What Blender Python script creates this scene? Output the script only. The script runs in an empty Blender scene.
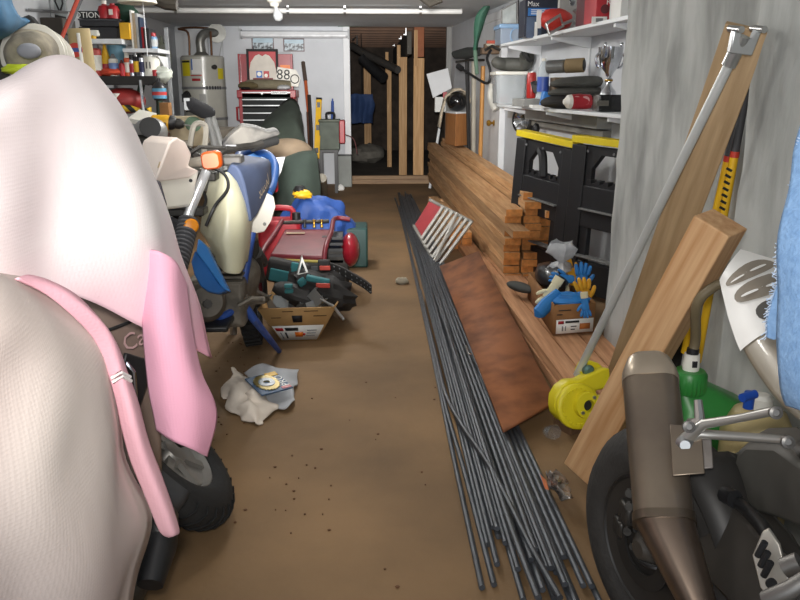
import bpy, math, random
from mathutils import Vector, Matrix
from mathutils import noise as mnoise
random.seed(7)
SC = bpy.context.scene
COL = SC.collection
# ---------------- camera ----------------
EYE, FOC = 1.30, 778.0
PITCH = math.atan2(212, 778); YAW = math.radians(2.6)
FW = Vector((math.sin(YAW)*math.cos(PITCH), math.cos(YAW)*math.cos(PITCH), -math.sin(PITCH)))
RT = Vector((math.cos(YAW), -math.sin(YAW), 0)); UP = RT.cross(FW)
EP = Vector((0, 0, EYE))
cd = bpy.data.cameras.new('camera'); cam = bpy.data.objects.new('camera', cd); COL.objects.link(cam)
cam.matrix_world = Matrix(((RT.x, UP.x, -FW.x, 0), (RT.y, UP.y, -FW.y, 0), (RT.z, UP.z, -FW.z, EYE), (0, 0, 0, 1)))
cd.sensor_width = 36; cd.lens = 36*FOC/800; cd.clip_start = .02
SC.camera = cam
# ---------------- world and lights ----------------
w = bpy.data.worlds.new('world'); SC.world = w; w.use_nodes = True
w.node_tree.nodes['Background'].inputs[0].default_value = (.72, .82, 1, 1)
w.node_tree.nodes['Background'].inputs[1].default_value = .25
def light(name, typ, loc, aim, power, col, **k):
    l = bpy.data.lights.new(name, typ); l.energy = power; l.color = col
    for a, b in k.items(): setattr(l, a, b)
    o = bpy.data.objects.new(name, l); COL.objects.link(o); o.location = loc
    d = Vector(aim)-Vector(loc); o.rotation_euler = d.to_track_quat('-Z', 'Y').to_euler(); return o
# the flash of the camera, daylight through the open garage door behind it, two ceiling lamps out of frame, plus two added fill spots
light('flash', 'SPOT', (-.03, -.02, 1.40), (.12, 5, 1.05), 100, (1, .97, .93), spot_size=math.radians(95), spot_blend=.8, shadow_soft_size=.04)
light('back_wall_fill_spot', 'SPOT', (-.03, -.02, 1.40), (-.05, 11, 1.15), 2100, (1, .97, .94), spot_size=math.radians(29), spot_blend=1.0, shadow_soft_size=.04)  # added narrow spot to brighten the back wall, not a real source
light('garage_door_daylight', 'AREA', (-.3, -1.7, 1.15), (-.2, 4, .9), 34, (.88, .94, 1), shape='RECTANGLE', size=3.6, size_y=1.7)
light('ceiling_fill_spot', 'SPOT', (.40, -.6, 1.0), (-.4, 10.2, 2.2), 900, (1, .98, .96), spot_size=math.radians(17), spot_blend=1.0, shadow_soft_size=.1)  # unseen spot added low behind the camera to lift the far ceiling
for y_, p_ in ((2.6, 15), (4.4, 24), (6.2, 52)):
    light('lamp_ceiling', 'POINT', (-.45, y_, 1.93), (0, y_, 0), p_, (1, .97, .92), shadow_soft_size=.12)
SC.view_settings.view_transform = 'Standard'; SC.view_settings.look = 'None'
SC.view_settings.exposure = 0.25; SC.view_settings.gamma = 1.0
SC.view_settings.use_curve_mapping = False
# ---------------- points of the place seen along a view ray ----------------
def ray(px, py): return FW+RT*((px-400)/FOC)-UP*((py-300)/FOC)
def fp(px, py, z=0.0): r = ray(px, py); return EP+r*((z-EYE)/r.z)
def yp(px, py, y): r = ray(px, py); return EP+r*(y/r.y)
def xp(px, py, x): r = ray(px, py); return EP+r*(x/r.x)
W0 = Vector((1.67, 3.9, 0)); WD = Vector((-.068, 1, 0)).normalized(); WN = Vector((-WD.y, WD.x, 0))
def wp(px, py, off=0.0):
    r = ray(px, py); o = W0+WN*off; return EP+r*((o-EP).dot(WN)/r.dot(WN))
def wl(s, off=0.0, z=0.0): return W0+WD*s+WN*off+Vector((0, 0, z))
# ---------------- mesh builder ----------------
def fr(o, x, y):
    x = Vector(x).normalized(); y = Vector(y); y = (y-x*x.dot(y)).normalized(); z = x.cross(y)
    return Matrix(((x.x, y.x, z.x, o[0]), (x.y, y.y, z.y, o[1]), (x.z, y.z, z.z, o[2]), (0, 0, 0, 1)))
def axm(o, z):
    z = Vector(z).normalized(); a = Vector((0, 0, 1)) if abs(z.z) < .9 else Vector((1, 0, 0))
    x = a.cross(z).normalized(); return fr(o, x, z.cross(x))
class MB:
    def __init__(s): s.v = []; s.f = []; s.mi = []; s.m = 0
    def add(s, vs, fs):
        b = len(s.v); s.v += [Vector(q) for q in vs]
        for f in fs: s.f.append([b+i for i in f]); s.mi.append(s.m)
        return s
    def box(s, c, d, R=None):
        x, y, z = d[0]/2, d[1]/2, d[2]/2; c = Vector(c)
        vs = [Vector((i*x, j*y, k*z)) for k in (-1, 1) for j in (-1, 1) for i in (-1, 1)]
        vs = [(R @ q if R else q)+c for q in vs]
        return s.add(vs, [(0, 2, 3, 1), (4, 5, 7, 6), (0, 1, 5, 4), (2, 6, 7, 3), (0, 4, 6, 2), (1, 3, 7, 5)])
    def hexa(s, p):      # eight corners: 4 bottom ring, 4 top ring
        return s.add(p, [(3, 2, 1, 0), (4, 5, 6, 7), (0, 1, 5, 4), (1, 2, 6, 5), (2, 3, 7, 6), (3, 0, 4, 7)])
    def loft(s, loops, cap=True):
        n = len(loops[0]); vs = [q for l in loops for q in l]; fs = []
        for a in range(len(loops)-1):
            for i in range(n): j = (i+1) % n; fs.append((a*n+i, a*n+j, (a+1)*n+j, (a+1)*n+i))
        if cap: fs.append(tuple(range(n-1, -1, -1))); fs.append(tuple((len(loops)-1)*n+i for i in range(n)))
        return s.add(vs, fs)
    def tube(s, pts, r, n=8, sy=1.0):
        pts = [Vector(p) for p in pts]; L = len(pts); rs = r if isinstance(r, (list, tuple)) else [r]*L
        loops = []; px = None
        for i, p in enumerate(pts):
            t = (pts[min(i+1, L-1)]-pts[max(i-1, 0)]).normalized()
            if px is None: a = Vector((0, 0, 1)) if abs(t.z) < .9 else Vector((1, 0, 0)); px = a.cross(t).normalized()
            else: px = (px-t*px.dot(t)).normalized()
            py = t.cross(px)
            loops.append([p+px*(rs[i]*math.cos(2*math.pi*k/n))+py*(rs[i]*sy*math.sin(2*math.pi*k/n)) for k in range(n)])
        return s.loft(loops)
    def lathe(s, prof, M=None, n=20):
        M = M or Matrix()
        loops = [[M @ Vector((max(r, 1e-4)*math.cos(2*math.pi*k/n), max(r, 1e-4)*math.sin(2*math.pi*k/n), z)) for k in range(n)] for r, z in prof]
        return s.loft(loops)
    def prism(s, poly, M, d):
        a = [M @ Vector((x, y, 0)) for x, y in poly]; b = [M @ Vector((x, y, d)) for x, y in poly]
        return s.loft([a, b])
    def ring(s, outer, inner, M, d):   # plate with a hole; equal point counts
        n = len(outer); A = []
        for z in (0, d):
            for P in (outer, inner): A += [M @ Vector((x, y, z)) for x, y in P]
        fs = []
        for i in range(n):
            j = (i+1) % n
            fs += [(i, n+i, n+j, j), (2*n+i, 2*n+j, 3*n+j, 3*n+i), (i, j, 2*n+j, 2*n+i), (n+i, 3*n+i, 3*n+j, n+j)]
        return s.add(A, fs)
    def ell(s, c, r, R=None, nu=16, nv=10, amp=0, fq=3.0, seed=0):
        c = Vector(c); vs = []; fs = []
        for j in range(nv+1):
            th = math.pi*j/nv
            for i in range(nu):
                ph = 2*math.pi*i/nu; q = Vector((math.sin(th)*math.cos(ph), math.sin(th)*math.sin(ph), math.cos(th)))
                k = 1+amp*mnoise.noise(q*fq+Vector((seed, seed*.7, 0))) if amp else 1
                q = Vector((q.x*r[0], q.y*r[1], q.z*r[2]))*k
                vs.append((R @ q if R else q)+c)
        for j in range(nv):
            for i in range(nu): k = (i+1) % nu; fs.append((j*nu+i, (j+1)*nu+i, (j+1)*nu+k, j*nu+k))
        return s.add(vs, fs)
    def grid(s, P):
        nu, nv = len(P), len(P[0])
        return s.add([q for row in P for q in row], [(i*nv+j, i*nv+j+1, (i+1)*nv+j+1, (i+1)*nv+j) for i in range(nu-1) for j in range(nv-1)])
    def wobble(s, amp, fq, seed=0):
        for i, q in enumerate(s.v):
            s.v[i] = q+Vector(mnoise.noise_vector(q*fq+Vector((seed, 0, seed))))*amp
        return s
def catmull(P, n):
    out = []; L = len(P)
    for i in range(L-1):
        a, b, c, d = P[max(i-1, 0)], P[i], P[i+1], P[min(i+2, L-1)]
        for k in range(n):
            t = k/n; out.append(.5*((2*b)+(c-a)*t+(2*a-5*b+4*c-d)*t*t+(3*b-a-3*c+d)*t**3))
    out.append(P[-1].copy()); return out
def sheet(rows, n=6):
    R = [catmull([Vector(q) for q in r], n) for r in rows]
    return [list(c) for c in zip(*[catmull(list(c), n) for c in zip(*R)])]
def curve(pts, n=6): return catmull([Vector(p) for p in pts], n)
def circ(r, n=24, cx=0, cy=0, ry=None): return [(cx+r*math.cos(2*math.pi*k/n), cy+(ry or r)*math.sin(2*math.pi*k/n)) for k in range(n)]
def rrect(w, h, r, n=4, cx=0, cy=0):
    out = []
    for a, (sx, sy) in enumerate(((1, 1), (-1, 1), (-1, -1), (1, -1))):
        for k in range(n+1):
            t = math.pi/2*(a+k/n); out.append((cx+sx*(w/2-r)+r*math.cos(t), cy+sy*(h/2-r)+r*math.sin(t)))
    return out
# ---------------- objects ----------------
def tag(o, label=None, cat=None, group=None, kind=None):
    if label: o['label'] = label
    if cat: o['category'] = cat
    if group: o['group'] = group
    if kind: o['kind'] = kind
    return o
def thing(name, label, cat, loc, group=None):
    o = bpy.data.objects.new(name, None); o.empty_display_size = .05; COL.objects.link(o); o.location = Vector(loc)
    return tag(o, label, cat, group)
def base(o):
    p = o
    while p.parent: p = p.parent
    return p.location
def obj(name, mb, mat, parent=None, bev=0, sm=True, solid=0, sub=0, ang=38, label=None):
    if parent: org = Vector(base(parent))
    else:
        lo = [min(q[i] for q in mb.v) for i in range(3)]; hi = [max(q[i] for q in mb.v) for i in range(3)]
        org = Vector(((lo[0]+hi[0])/2, (lo[1]+hi[1])/2, lo[2]))
    me = bpy.data.meshes.new(name); me.from_pydata([q-org for q in mb.v], [], mb.f)
    for m in (mat if isinstance(mat, (list, tuple)) else [mat]): me.materials.append(m)
    me.polygons.foreach_set('material_index', mb.mi)
    me.validate(); me.update()
    if sm:
        me.shade_smooth(); me.set_sharp_from_angle(angle=math.radians(ang))
    o = bpy.data.objects.new(name, me); COL.objects.link(o)
    if parent: o.parent = parent
    else: o.location = org
    if solid: k = o.modifiers.new('thick', 'SOLIDIFY'); k.thickness = solid; k.offset = 0
    if bev: k = o.modifiers.new('bevel', 'BEVEL'); k.width = bev; k.segments = 2; k.limit_method = 'ANGLE'
    if sub: k = o.modifiers.new('sub', 'SUBSURF'); k.levels = sub; k.render_levels = sub
    if label: o['label'] = label
    return o
def one(name, mb, mat, label, cat, group=None, **k): return tag(obj(name, mb, mat, **k), label, cat, group)
def struct(name, mb, mat, **k): return tag(obj(name, mb, mat, **k), kind='structure')
def dup(root, loc, rz=0, label=None, group=None):
    r = root.copy(); COL.objects.link(r); r.location = loc; r.rotation_euler = (0, 0, rz)
    if label: r['label'] = label
    if group: r['group'] = group
    for ch in root.children:
        c = ch.copy(); COL.objects.link(c); c.parent = r
        for g in ch.children: d = g.copy(); COL.objects.link(d); d.parent = c
    return r
def text(s, M, size, mat, parent, name='lettering', ext=.0006, align='CENTER', sx=1.0):
    cu = bpy.data.curves.new('t', 'FONT'); cu.body = s; cu.size = 1; cu.extrude = 0; cu.align_x = align; cu.align_y = 'CENTER'; cu.resolution_u = 2
    o = bpy.data.objects.new('t', cu); COL.objects.link(o); dg = bpy.context.evaluated_depsgraph_get()
    me = bpy.data.meshes.new_from_object(o.evaluated_get(dg)); bpy.data.objects.remove(o); bpy.data.curves.remove(cu)
    org = Vector(base(parent))
    for q in me.vertices: q.co = M @ Vector((q.co.x*size*sx, q.co.y*size, ext))-org
    me.name = name; me.materials.clear(); me.materials.append(mat)
    t = bpy.data.objects.new(name, me); COL.objects.link(t); t.parent = parent; return t
# ---------------- materials ----------------
def lin(h):
    if not isinstance(h, int): return h
    return tuple((lambda c: c/12.92 if c <= .04045 else ((c+.055)/1.055)**2.4)(((h >> k) & 255)/255) for k in (16, 8, 0))
CACHE = {}
def M(name, col, rough=.6, metal=0, var=.1, scale=9, bump=0, bs=None, st=(1, 1, 1), col2=None, emit=0, tr=0, alpha=1, coat=0, rnd=0, lo=.35, hi=.65, det=5, fabric=False):
    if name in CACHE: return CACHE[name]
    m = bpy.data.materials.new(name); m.use_nodes = True; nt = m.node_tree; P = nt.nodes['Principled BSDF']; L = nt.links
    c = lin(col); P.inputs['Roughness'].default_value = rough; P.inputs['Metallic'].default_value = metal
    if tr: P.inputs['Transmission Weight'].default_value = tr; P.inputs['IOR'].default_value = 1.2
    if alpha < 1: P.inputs['Alpha'].default_value = alpha
    if coat: P.inputs['Coat Weight'].default_value = coat
    if emit: P.inputs['Emission Color'].default_value = (*c, 1); P.inputs['Emission Strength'].default_value = emit
    tc = nt.nodes.new('ShaderNodeTexCoord'); mp = nt.nodes.new('ShaderNodeMapping'); mp.inputs['Scale'].default_value = st
    L.new(tc.outputs['Object'], mp.inputs[0])
    if rnd:
        oi = nt.nodes.new('ShaderNodeObjectInfo'); ml = nt.nodes.new('ShaderNodeMath'); ml.operation = 'MULTIPLY'; ml.inputs[1].default_value = 37
        L.new(oi.outputs['Random'], ml.inputs[0]); cb = nt.nodes.new('ShaderNodeCombineXYZ')
        for k in range(3): L.new(ml.outputs[0], cb.inputs[k])
        L.new(cb.outputs[0], mp.inputs['Location'])
    nz = nt.nodes.new('ShaderNodeTexNoise'); nz.inputs['Scale'].default_value = scale; nz.inputs['Detail'].default_value = det
    L.new(mp.outputs[0], nz.inputs['Vector'])
    cr = nt.nodes.new('ShaderNodeValToRGB'); cr.color_ramp.elements[0].position = lo; cr.color_ramp.elements[1].position = hi
    if col2 is not None: a, b = lin(col2), c
    else: a, b = tuple(x*(1-var) for x in c), tuple(min(x*(1+var), .95) for x in c)
    cr.color_ramp.elements[0].color = (*a, 1); cr.color_ramp.elements[1].color = (*b, 1)
    L.new(nz.outputs['Fac'], cr.inputs[0]); out = cr.outputs[0]
    if rnd:
        hs = nt.nodes.new('ShaderNodeHueSaturation'); mr = nt.nodes.new('ShaderNodeMapRange')
        mr.inputs['To Min'].default_value = 1-rnd; mr.inputs['To Max'].default_value = 1+rnd
        L.new(oi.outputs['Random'], mr.inputs[0]); L.new(mr.outputs[0], hs.inputs['Value']); L.new(out, hs.inputs['Color']); out = hs.outputs[0]
    L.new(out, P.inputs['Base Color'])
    if bump:
        bp = nt.nodes.new('ShaderNodeBump'); bp.inputs['Strength'].default_value = bump; bp.inputs['Distance'].default_value = .01
        n2 = nt.nodes.new('ShaderNodeTexNoise'); n2.inputs['Scale'].default_value = bs or scale*3; n2.inputs['Detail'].default_value = 4
        L.new(mp.outputs[0], n2.inputs['Vector']); L.new(n2.outputs['Fac'], bp.inputs['Height']); L.new(bp.outputs[0], P.inputs['Normal'])
    CACHE[name] = m; return m
blackp = M('black_plastic', 0x1b1b1c, .45); rubber = M('rubber', 0x191919, .75, bump=.2, scale=40)
darkm = M('dark_dirty_metal', 0x3a3835, .55, .6, .35, 14, bump=.2); steel = M('steel', 0xb4b4b2, .3, .9, .08)
chrome = M('chrome', 0xd6d8dc, .12, 1, .03); white = M('white_paint', 0xdcdee0, .5, 0, .04, 5)
whitepl = M('white_plastic', 0xe2e0d6, .4, 0, .05, 6); red = M('red_paint', 0xa51722, .4, 0, .12); yellow = M('yellow', 0xe0b01a, .5, 0, .06)
orange = M('orange', 0xd8701e, .45); blue = M('blue', 0x2c63b0, .5); grey = M('grey', 0x77787a, .55); ltgrey = M('light_grey', 0xb5b7b8, .5)
green = M('green', 0x2f7a35, .5); tan = M('cardboard', 0xb08a58, .8, 0, .1, 6); tan2 = M('brown_cardboard', 0x8d6238, .8, 0, .12, 6)
ink = M('ink', 0x1d1d1f, .6, var=0); wink = M('white_ink', 0xf2f2ee, .5, var=0); paper = M('paper', 0xe6e6e2, .7, 0, .03)
brass = M('brass', 0xb08a3c, .3, .9); khaki = M('khaki_cloth', 0x8f8672, .9, 0, .15, 12, bump=.3)
clear = M('clear_plastic', 0xe8eef2, .08, 0, .02, tr=.9, alpha=.45)
def woodm(name, col, col2, st, rnd=.0, sc=9, bump=.12): return M(name, col, .65, 0, .1, sc, bump, st=st, col2=col2, rnd=rnd, lo=.3, hi=.7)
fir_y = woodm('fir_along_y', 0xc9a176, 0xa3764a, (9, .5, 9), .3, 5); fir_x = woodm('fir_along_x', 0xcda67c, 0xae8053, (.5, 9, 9), .0, 5)
fir_z = woodm('fir_along_z', 0xc19a6c, 0x9b7446, (9, 9, .5), .1, 5); endg = M('fir_end_grain', 0xc98443, .7, 0, .2, 30, rnd=.18)
# ---------------- the setting ----------------
CZ = 2.09; YB = 11.0; XL = -2.47
floor_m = M('floor_concrete_dusty', 0x8a6c49, .8, 0, .2, 1.6, .25, 25, col2=0x675035, lo=.3, hi=.7, det=9)
wall_m = M('white_wall', 0xc9ccd0, .7, 0, .05, 2.5, .08, 40); ceil_m = M('ceiling_board', 0xd0d4d7, .8, 0, .06, 1.5)
conc = M('cement_plaster', 0xb6b8b5, .9, 0, .2, 3.2, .8, 9, st=(1, 1.6, .6), col2=0x8c8e8b, lo=.36, hi=.6, det=9)
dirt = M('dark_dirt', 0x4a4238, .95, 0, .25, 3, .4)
def bx(x0, x1, y0, y1, z0, z1): return MB().box(((x0+x1)/2, (y0+y1)/2, (z0+z1)/2), (x1-x0, y1-y0, z1-z0))
struct('floor', bx(-2.75, 2.0, -2, YB, -.1, 0), floor_m, sm=False)
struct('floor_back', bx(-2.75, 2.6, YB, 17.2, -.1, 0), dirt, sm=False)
struct('ceiling', bx(-2.75, 2.0, -2, YB, CZ, CZ+.1), ceil_m, sm=False)
struct('wall_left', bx(XL-.1, XL, -2, YB+.1, 0, CZ), wall_m, sm=False)
xo = yp(347, 100, YB).x
struct('wall_back', bx(XL, xo, YB, YB+.1, 0, CZ), wall_m, sm=False)
m = MB(); a, b = wl(-.1), wl(7.3)
m.hexa([a, b, b-WN*.1, a-WN*.1]+[q+Vector((0, 0, CZ)) for q in (a, b, b-WN*.1, a-WN*.1)]); struct('wall_right', m, wall_m, sm=False)
XC = 1.25
# near part of the right wall: two rough cement slabs, the nearer one standing a little proud
N = 26
def slab(y0, y1, x, seed):
    m = MB(); P = [[Vector((x+.012*mnoise.noise(Vector((i*.31+seed, j*.33, 0)))+.008*mnoise.noise(Vector((i*.9+seed, j*.9, 4))), y0+(y1-y0)*i/N, CZ*j/N)) for j in range(N+1)] for i in range(N+1)]
    m.grid(P)
    m.box((x+.26, (y0+y1)/2, CZ/2), (.48, y1-y0, CZ)); return m
struct('wall_right_cement_far', slab(2.46, 3.85, XC, 0), conc, ang=60)
struct('wall_right_cement_near', slab(-2, 2.46, XC-.045, 5), conc, ang=60)
# white door in the right wall
def wallrect(m, p0, p1, z0, z1, o0, o1):   # slab on the right wall between two points of it
    s0, s1 = (p0-W0).dot(WD), (p1-W0).dot(WD)
    q = [wl(s0, o0), wl(s1, o0), wl(s1, o1), wl(s0, o1)]
    m.hexa([v+Vector((0, 0, z0)) for v in q]+[v+Vector((0, 0, z1)) for v in q]); return m
dA, dB = wp(503, 120), wp(478, 110)
d = struct('door_1', wallrect(MB(), dA, dB, .02, 1.95, .005, .045), white, sm=False)
kb = wp(494, 123, .05)
obj('door_knob', MB().lathe([(.0, 0), (.03, 0), (.03, .006), (.012, .012), (.012, .03), (.03, .045), (.033, .06), (.022, .075), (0, .078)], axm(kb, WN)), brass, d)
m = MB(); wallrect(m, dA-WD*.09, dA, 0, 2.03, 0, .06); wallrect(m, dB, dB+WD*.09, 0, 2.03, 0, .06); wallrect(m, dA, dB, 1.95, 2.03, 0, .06)
struct('trim_1', m, white, sm=False, bev=.006)
# doorway to the dark room
m = MB().box((xo+.005, YB-.03, CZ/2), (.09, .06, CZ)); struct('trim_2', m, white, bev=.006)
xr = wl(7.1).x
m = MB().box((xr-.03, YB-.02, CZ/2), (.07, .08, CZ)); struct('trim_3', m, M('grey_weathered_wood', 0x8d8d8a, .8, 0, .15, 8, st=(6, 6, .6)), bev=.004)
m = MB(); m.box(((xo+xr)/2, YB+.05, .03), (xr-xo, .14, .06)); m.box(((xo+xr)/2, YB+.05, .085), (xr-xo, .09, .05)); struct('trim_4', m, woodm('sill_wood', 0x9b7f5f, 0x7a6048, (.5, 9, 9)), bev=.003)
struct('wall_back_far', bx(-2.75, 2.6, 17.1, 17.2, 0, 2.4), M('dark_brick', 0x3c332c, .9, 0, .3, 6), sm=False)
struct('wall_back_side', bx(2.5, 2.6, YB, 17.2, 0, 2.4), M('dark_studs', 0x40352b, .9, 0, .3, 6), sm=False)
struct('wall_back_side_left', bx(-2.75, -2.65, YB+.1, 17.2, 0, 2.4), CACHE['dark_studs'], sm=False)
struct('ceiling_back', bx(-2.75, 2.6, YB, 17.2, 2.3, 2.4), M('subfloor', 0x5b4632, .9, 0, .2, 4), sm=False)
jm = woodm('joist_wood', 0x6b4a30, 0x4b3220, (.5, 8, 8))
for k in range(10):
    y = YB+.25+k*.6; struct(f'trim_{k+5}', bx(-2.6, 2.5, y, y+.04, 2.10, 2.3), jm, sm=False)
# ======================= dark room beyond the doorway =======================
def pbox(px0, px1, py0, py1, Y, dep, zb=None, m=None):   # box whose front face, at distance Y, spans these view rays
    pm = (px0+px1)/2; a = yp(px0, py1, Y); b = yp(px1, py1, Y); t = yp(pm, py0, Y).z; z = yp(pm, py1, Y).z if zb is None else zb
    return (m or MB()).box(((a.x+b.x)/2, Y+dep/2, (t+z)/2), (abs(b.x-a.x), dep, t-z))
m = bx(.62, .68, YB+.42, 16.8, 1.76, 2.06)
struct('beam_back', m, M('beam_dark_plywood', 0x55524c, .85, 0, .1, 4), sm=False)
posts = [(413.5, 424, 58, 11.20, 'pale stud post nearest in the doorway, under the brown block'),
         (399, 407, 57, 12.0, 'second pale stud post beyond the doorway, behind the nearest one'),
         (387, 391.5, 62, 13.4, 'third stud post in the dark room, thin and far behind'),
         (364, 371, 56, 14.5, 'farthest stud post in the dark room, beside the blue sheet')]
for a, b, t, Y, lb in posts:
    p = thing('stud_post', lb, 'post', (yp((a+b)/2, 100, Y).x, Y+.05, 0), 'stud posts of the dark room')
    obj('post_board', pbox(a, b, t, 100, Y, .09, 0), fir_z, p, bev=.003)
    if Y == 11.2:
        obj('cap_block', pbox(414, 424, 26, 57, Y, .09), M('red_brown_wood', 0x8a4f2c, .7, 0, .12, 8), p, bev=.003)
for a, b, t, bt, Y, lb in [(414, 417.6, 30, 66, 11.158, 'short pale cleat nailed beside the nearest stud post'), (397, 400.5, 45, 70, 11.958, 'short pale cleat on the second stud post'), (385.5, 388.5, 52, 73, 13.358, 'short pale cleat on the third stud post')]:
    one('wood_cleat', pbox(a, b, t, bt, Y, .04), fir_z, lb, 'wood strip', 'cleats on the stud posts')
for k, (px, py, Y) in enumerate([(404.5, 31, 11.7), (399.5, 35.5, 13.2), (391.5, 43, 16)]):
    m = MB(); c = yp(px, py, Y); m.box((.614, Y, c.z), (.012, .08, .12)); m.box((.595, Y, c.z-.05), (.03, .08, .012))
    one('joist_hanger', m, M('bright_zinc', 0xe6e8ea, .35, .3), ['bright metal hanger on the dark beam, nearest', 'bright metal hanger on the dark beam, middle', 'bright metal hanger on the dark beam, farthest'][k], 'bracket', 'metal hangers on the beam')
# dark conveyor-like pipe slung across the room
m = MB().tube([yp(352, 46, 12.6), yp(362, 52, 12.4), yp(398, 70, 11.6)], .055, 10)
p = thing('slung_pipe', 'long dark pipe slung under the joists of the dark room', 'pipe', yp(370, 60, 12))
obj('pipe_tube', m, M('dark_pipe', 0x45423f, .5, .3), p)
obj('elbow', MB().tube([yp(362, 58, 12.3), yp(372, 68, 12.2), yp(384, 78, 12)], .08, 10), blackp, p)
obj('hook', MB().tube([yp(352, 40, 12.6), yp(357, 36, 12.6), yp(357, 48, 12.55)], .012, 6), steel, p)
a = yp(362, 108, 13)
t = thing('blue_sheet', 'blue plastic sheet hanging in the dark room', 'tarp', a-Vector((0, 0, .3)))
rows = [[a+Vector((x*.16, .05*math.sin(x*7+z), z*.2)) for x in (-1.2, -.7, -.2, .3, .8, 1.2)] for z in (1.1, .5, -.1, -.7, -1.2)]
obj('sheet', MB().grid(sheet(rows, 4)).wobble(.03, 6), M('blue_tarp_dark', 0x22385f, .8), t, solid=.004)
obj('cord', MB().tube([a+Vector((0, 0, .2)), Vector((a.x, a.y, 2.29))], .006, 5), blackp, t)
m = MB().ell((.05, 14.2, .16), (.32, .3, .17), amp=.3, fq=4); one('stone_rubble', m, M('stone_grey', 0x6b675f, .9, 0, .2, 8), 'grey lump of rubble on the dark room floor', 'rubble')
# white paper sheet and small boxes right of the doorway
c = [yp(426.5, 74, 10.8), yp(448, 68, 10.75), yp(452, 88, 10.7), yp(433, 98, 10.75)]
m = MB().hexa(c+[q+Vector((0, .03, 0)) for q in c]); one('white_sheet', m, white, 'white square panel tilted beside the doorway studs', 'panel', bev=.003)
m = pbox(435, 446, 97, 112, 10.7, .12); one('white_carton', m, paper, 'small white carton under the tilted white panel', 'box', bev=.003)
m = pbox(443, 447, 92, 98, 10.68, .03); one('red_cup', m, red, 'small red cup on the white carton', 'cup')
m = MB().tube([Vector((yp(430, 160, 10.45).x, 10.45, .0)), yp(442, 112, 10.6)], .018, 8); one('white_stick', m, white, 'white stick leaning by the wooden cabinet', 'stick')
# wooden bedside cabinet with helmet under a cloth
cz0 = .69
t = thing('wooden_cabinet', 'small wooden cabinet standing on the far end of the lumber stack', 'cabinet', (yp(457, 140, 8.7).x, 8.8, cz0))
A_, B_, C_ = yp(445.5, 110, 8.95), yp(456, 112, 8.55), yp(470, 111, 8.75)
zt = B_.z; q = [Vector((A_.x, A_.y, 0)), Vector((B_.x, B_.y, 0)), Vector((C_.x, C_.y, 0)), Vector((A_.x+C_.x-B_.x, A_.y+C_.y-B_.y, 0))]
cab = woodm('cabinet_wood', 0xa8713f, 0x8a5a30, (8, 8, .8))
obj('body', MB().hexa([v+Vector((0, 0, cz0)) for v in q]+[v+Vector((0, 0, zt-.02)) for v in q]), cab, t, bev=.004)
c0 = sum(q, Vector())/4
obj('cabinet_top', MB().hexa([c0+(v-c0)*1.05+Vector((0, 0, zt-.02)) for v in q]+[c0+(v-c0)*1.05+Vector((0, 0, zt)) for v in q]), white, t, bev=.004)
h = c0+Vector((-.01, -.03, zt+.105))
hm = MB().ell(h, (.115, .13, .105)); one('crash_helmet', hm, M('black_gloss', 0x101012, .15, coat=.6), 'black helmet lying on the wooden cabinet', 'helmet')
P = []
for i in range(13):
    th = math.pi*(i/12); row = []
    for j in range(8):
        y = -.06+.22*j/7; r = .135+.012*math.sin(j*2+i*.8); row.append(h+Vector((-math.cos(th)*r*1.0, y, math.sin(th)*r*1.1-.02)))
    P.append(row)
P.insert(0, [q+Vector((-.03, 0, -.10)) for q in P[0]]); P.insert(0, [q+Vector((-.03, -.02, -.16)) for q in P[0]])
one('beige_cloth', MB().grid(P).wobble(.012, 9), M('beige_cloth', 0xb3a793, .9, 0, .06, 6, bump=.2), 'beige cloth draped over the black helmet', 'cloth', solid=.006)
# ======================= back wall =======================
# green pipe over the doorway and the white pipe under the ceiling
one('green_pipe', MB().tube([Vector((xo-.1, YB-.1, yp(345, 25, YB-.1).z)), Vector((yp(402, 24, YB-.1).x, YB-.1, yp(402, 24, YB-.1).z))], .022, 10), M('green_pipe', 0x5f7a63, .6), 'thin green pipe over the dark doorway', 'pipe')
pa, pb = fp(160, 13, 2.03), fp(464, 11, 2.03)
cp_ = thing('ceiling_pipe', 'long white conduit running under the ceiling boards', 'pipe', ((pa+pb)/2))
yy = (pa.y+pb.y)/2; pa = Vector((XL, yy, 2.04)); pb = Vector((pb.x, yy, 2.04))
obj('conduit', MB().tube([pa, pb], .026, 12), M('white_pipe', 0xd9d9d6, .35, 0, .08, 6), cp_)
for px in (180, 289, 345, 420):
    x = fp(px, 12, 2.04).x
    obj('pipe_clip', MB().lathe([(.028, -.012), (.036, -.012), (.036, .012), (.028, .012)], axm((x, yy, 2.04), (1, 0, 0))).box((x, yy, 2.075), (.02, .02, .03)), steel, cp_)
bp = fp(279, 4, CZ); c = Vector((bp.x, 7.7, CZ))
t = thing('bulb_holder', 'porcelain holder with a bare bulb on the ceiling, above the red tool chest', 'lamp', c)
obj('holder', MB().lathe([(0, 0), (.07, 0), (.07, -.02), (.045, -.035), (.04, -.06), (.022, -.07), (0, -.07)], Matrix.Translation(c)), whitepl, t)
obj('bulb', MB().lathe([(.0, 0), (.018, 0), (.02, .03), (.04, .07), (.045, .1), (.035, .13), (0, .145)], axm(c+Vector((.01, 0, -.06)), (.25, -.35, -1))), M('bulb_glass', 0xcfd2d4, .2), t)
c = Vector((yp(137, 0, 4.6).x, 4.6, CZ))
t = thing('ceiling_lamp_shade', 'round white lamp shade on the ceiling with a pull string', 'lamp', c)
zl = yp(137, 3, 4.6).z
obj('shade', MB().lathe([(.05, CZ), (.05, zl+.06), (.10, zl+.02), (.105, zl), (.095, zl-.004), (.02, zl+.03), (0, zl+.03)], Matrix.Translation((c.x, c.y, 0)), 32), M('shade_white', 0xdedccb, .5), t)
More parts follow.
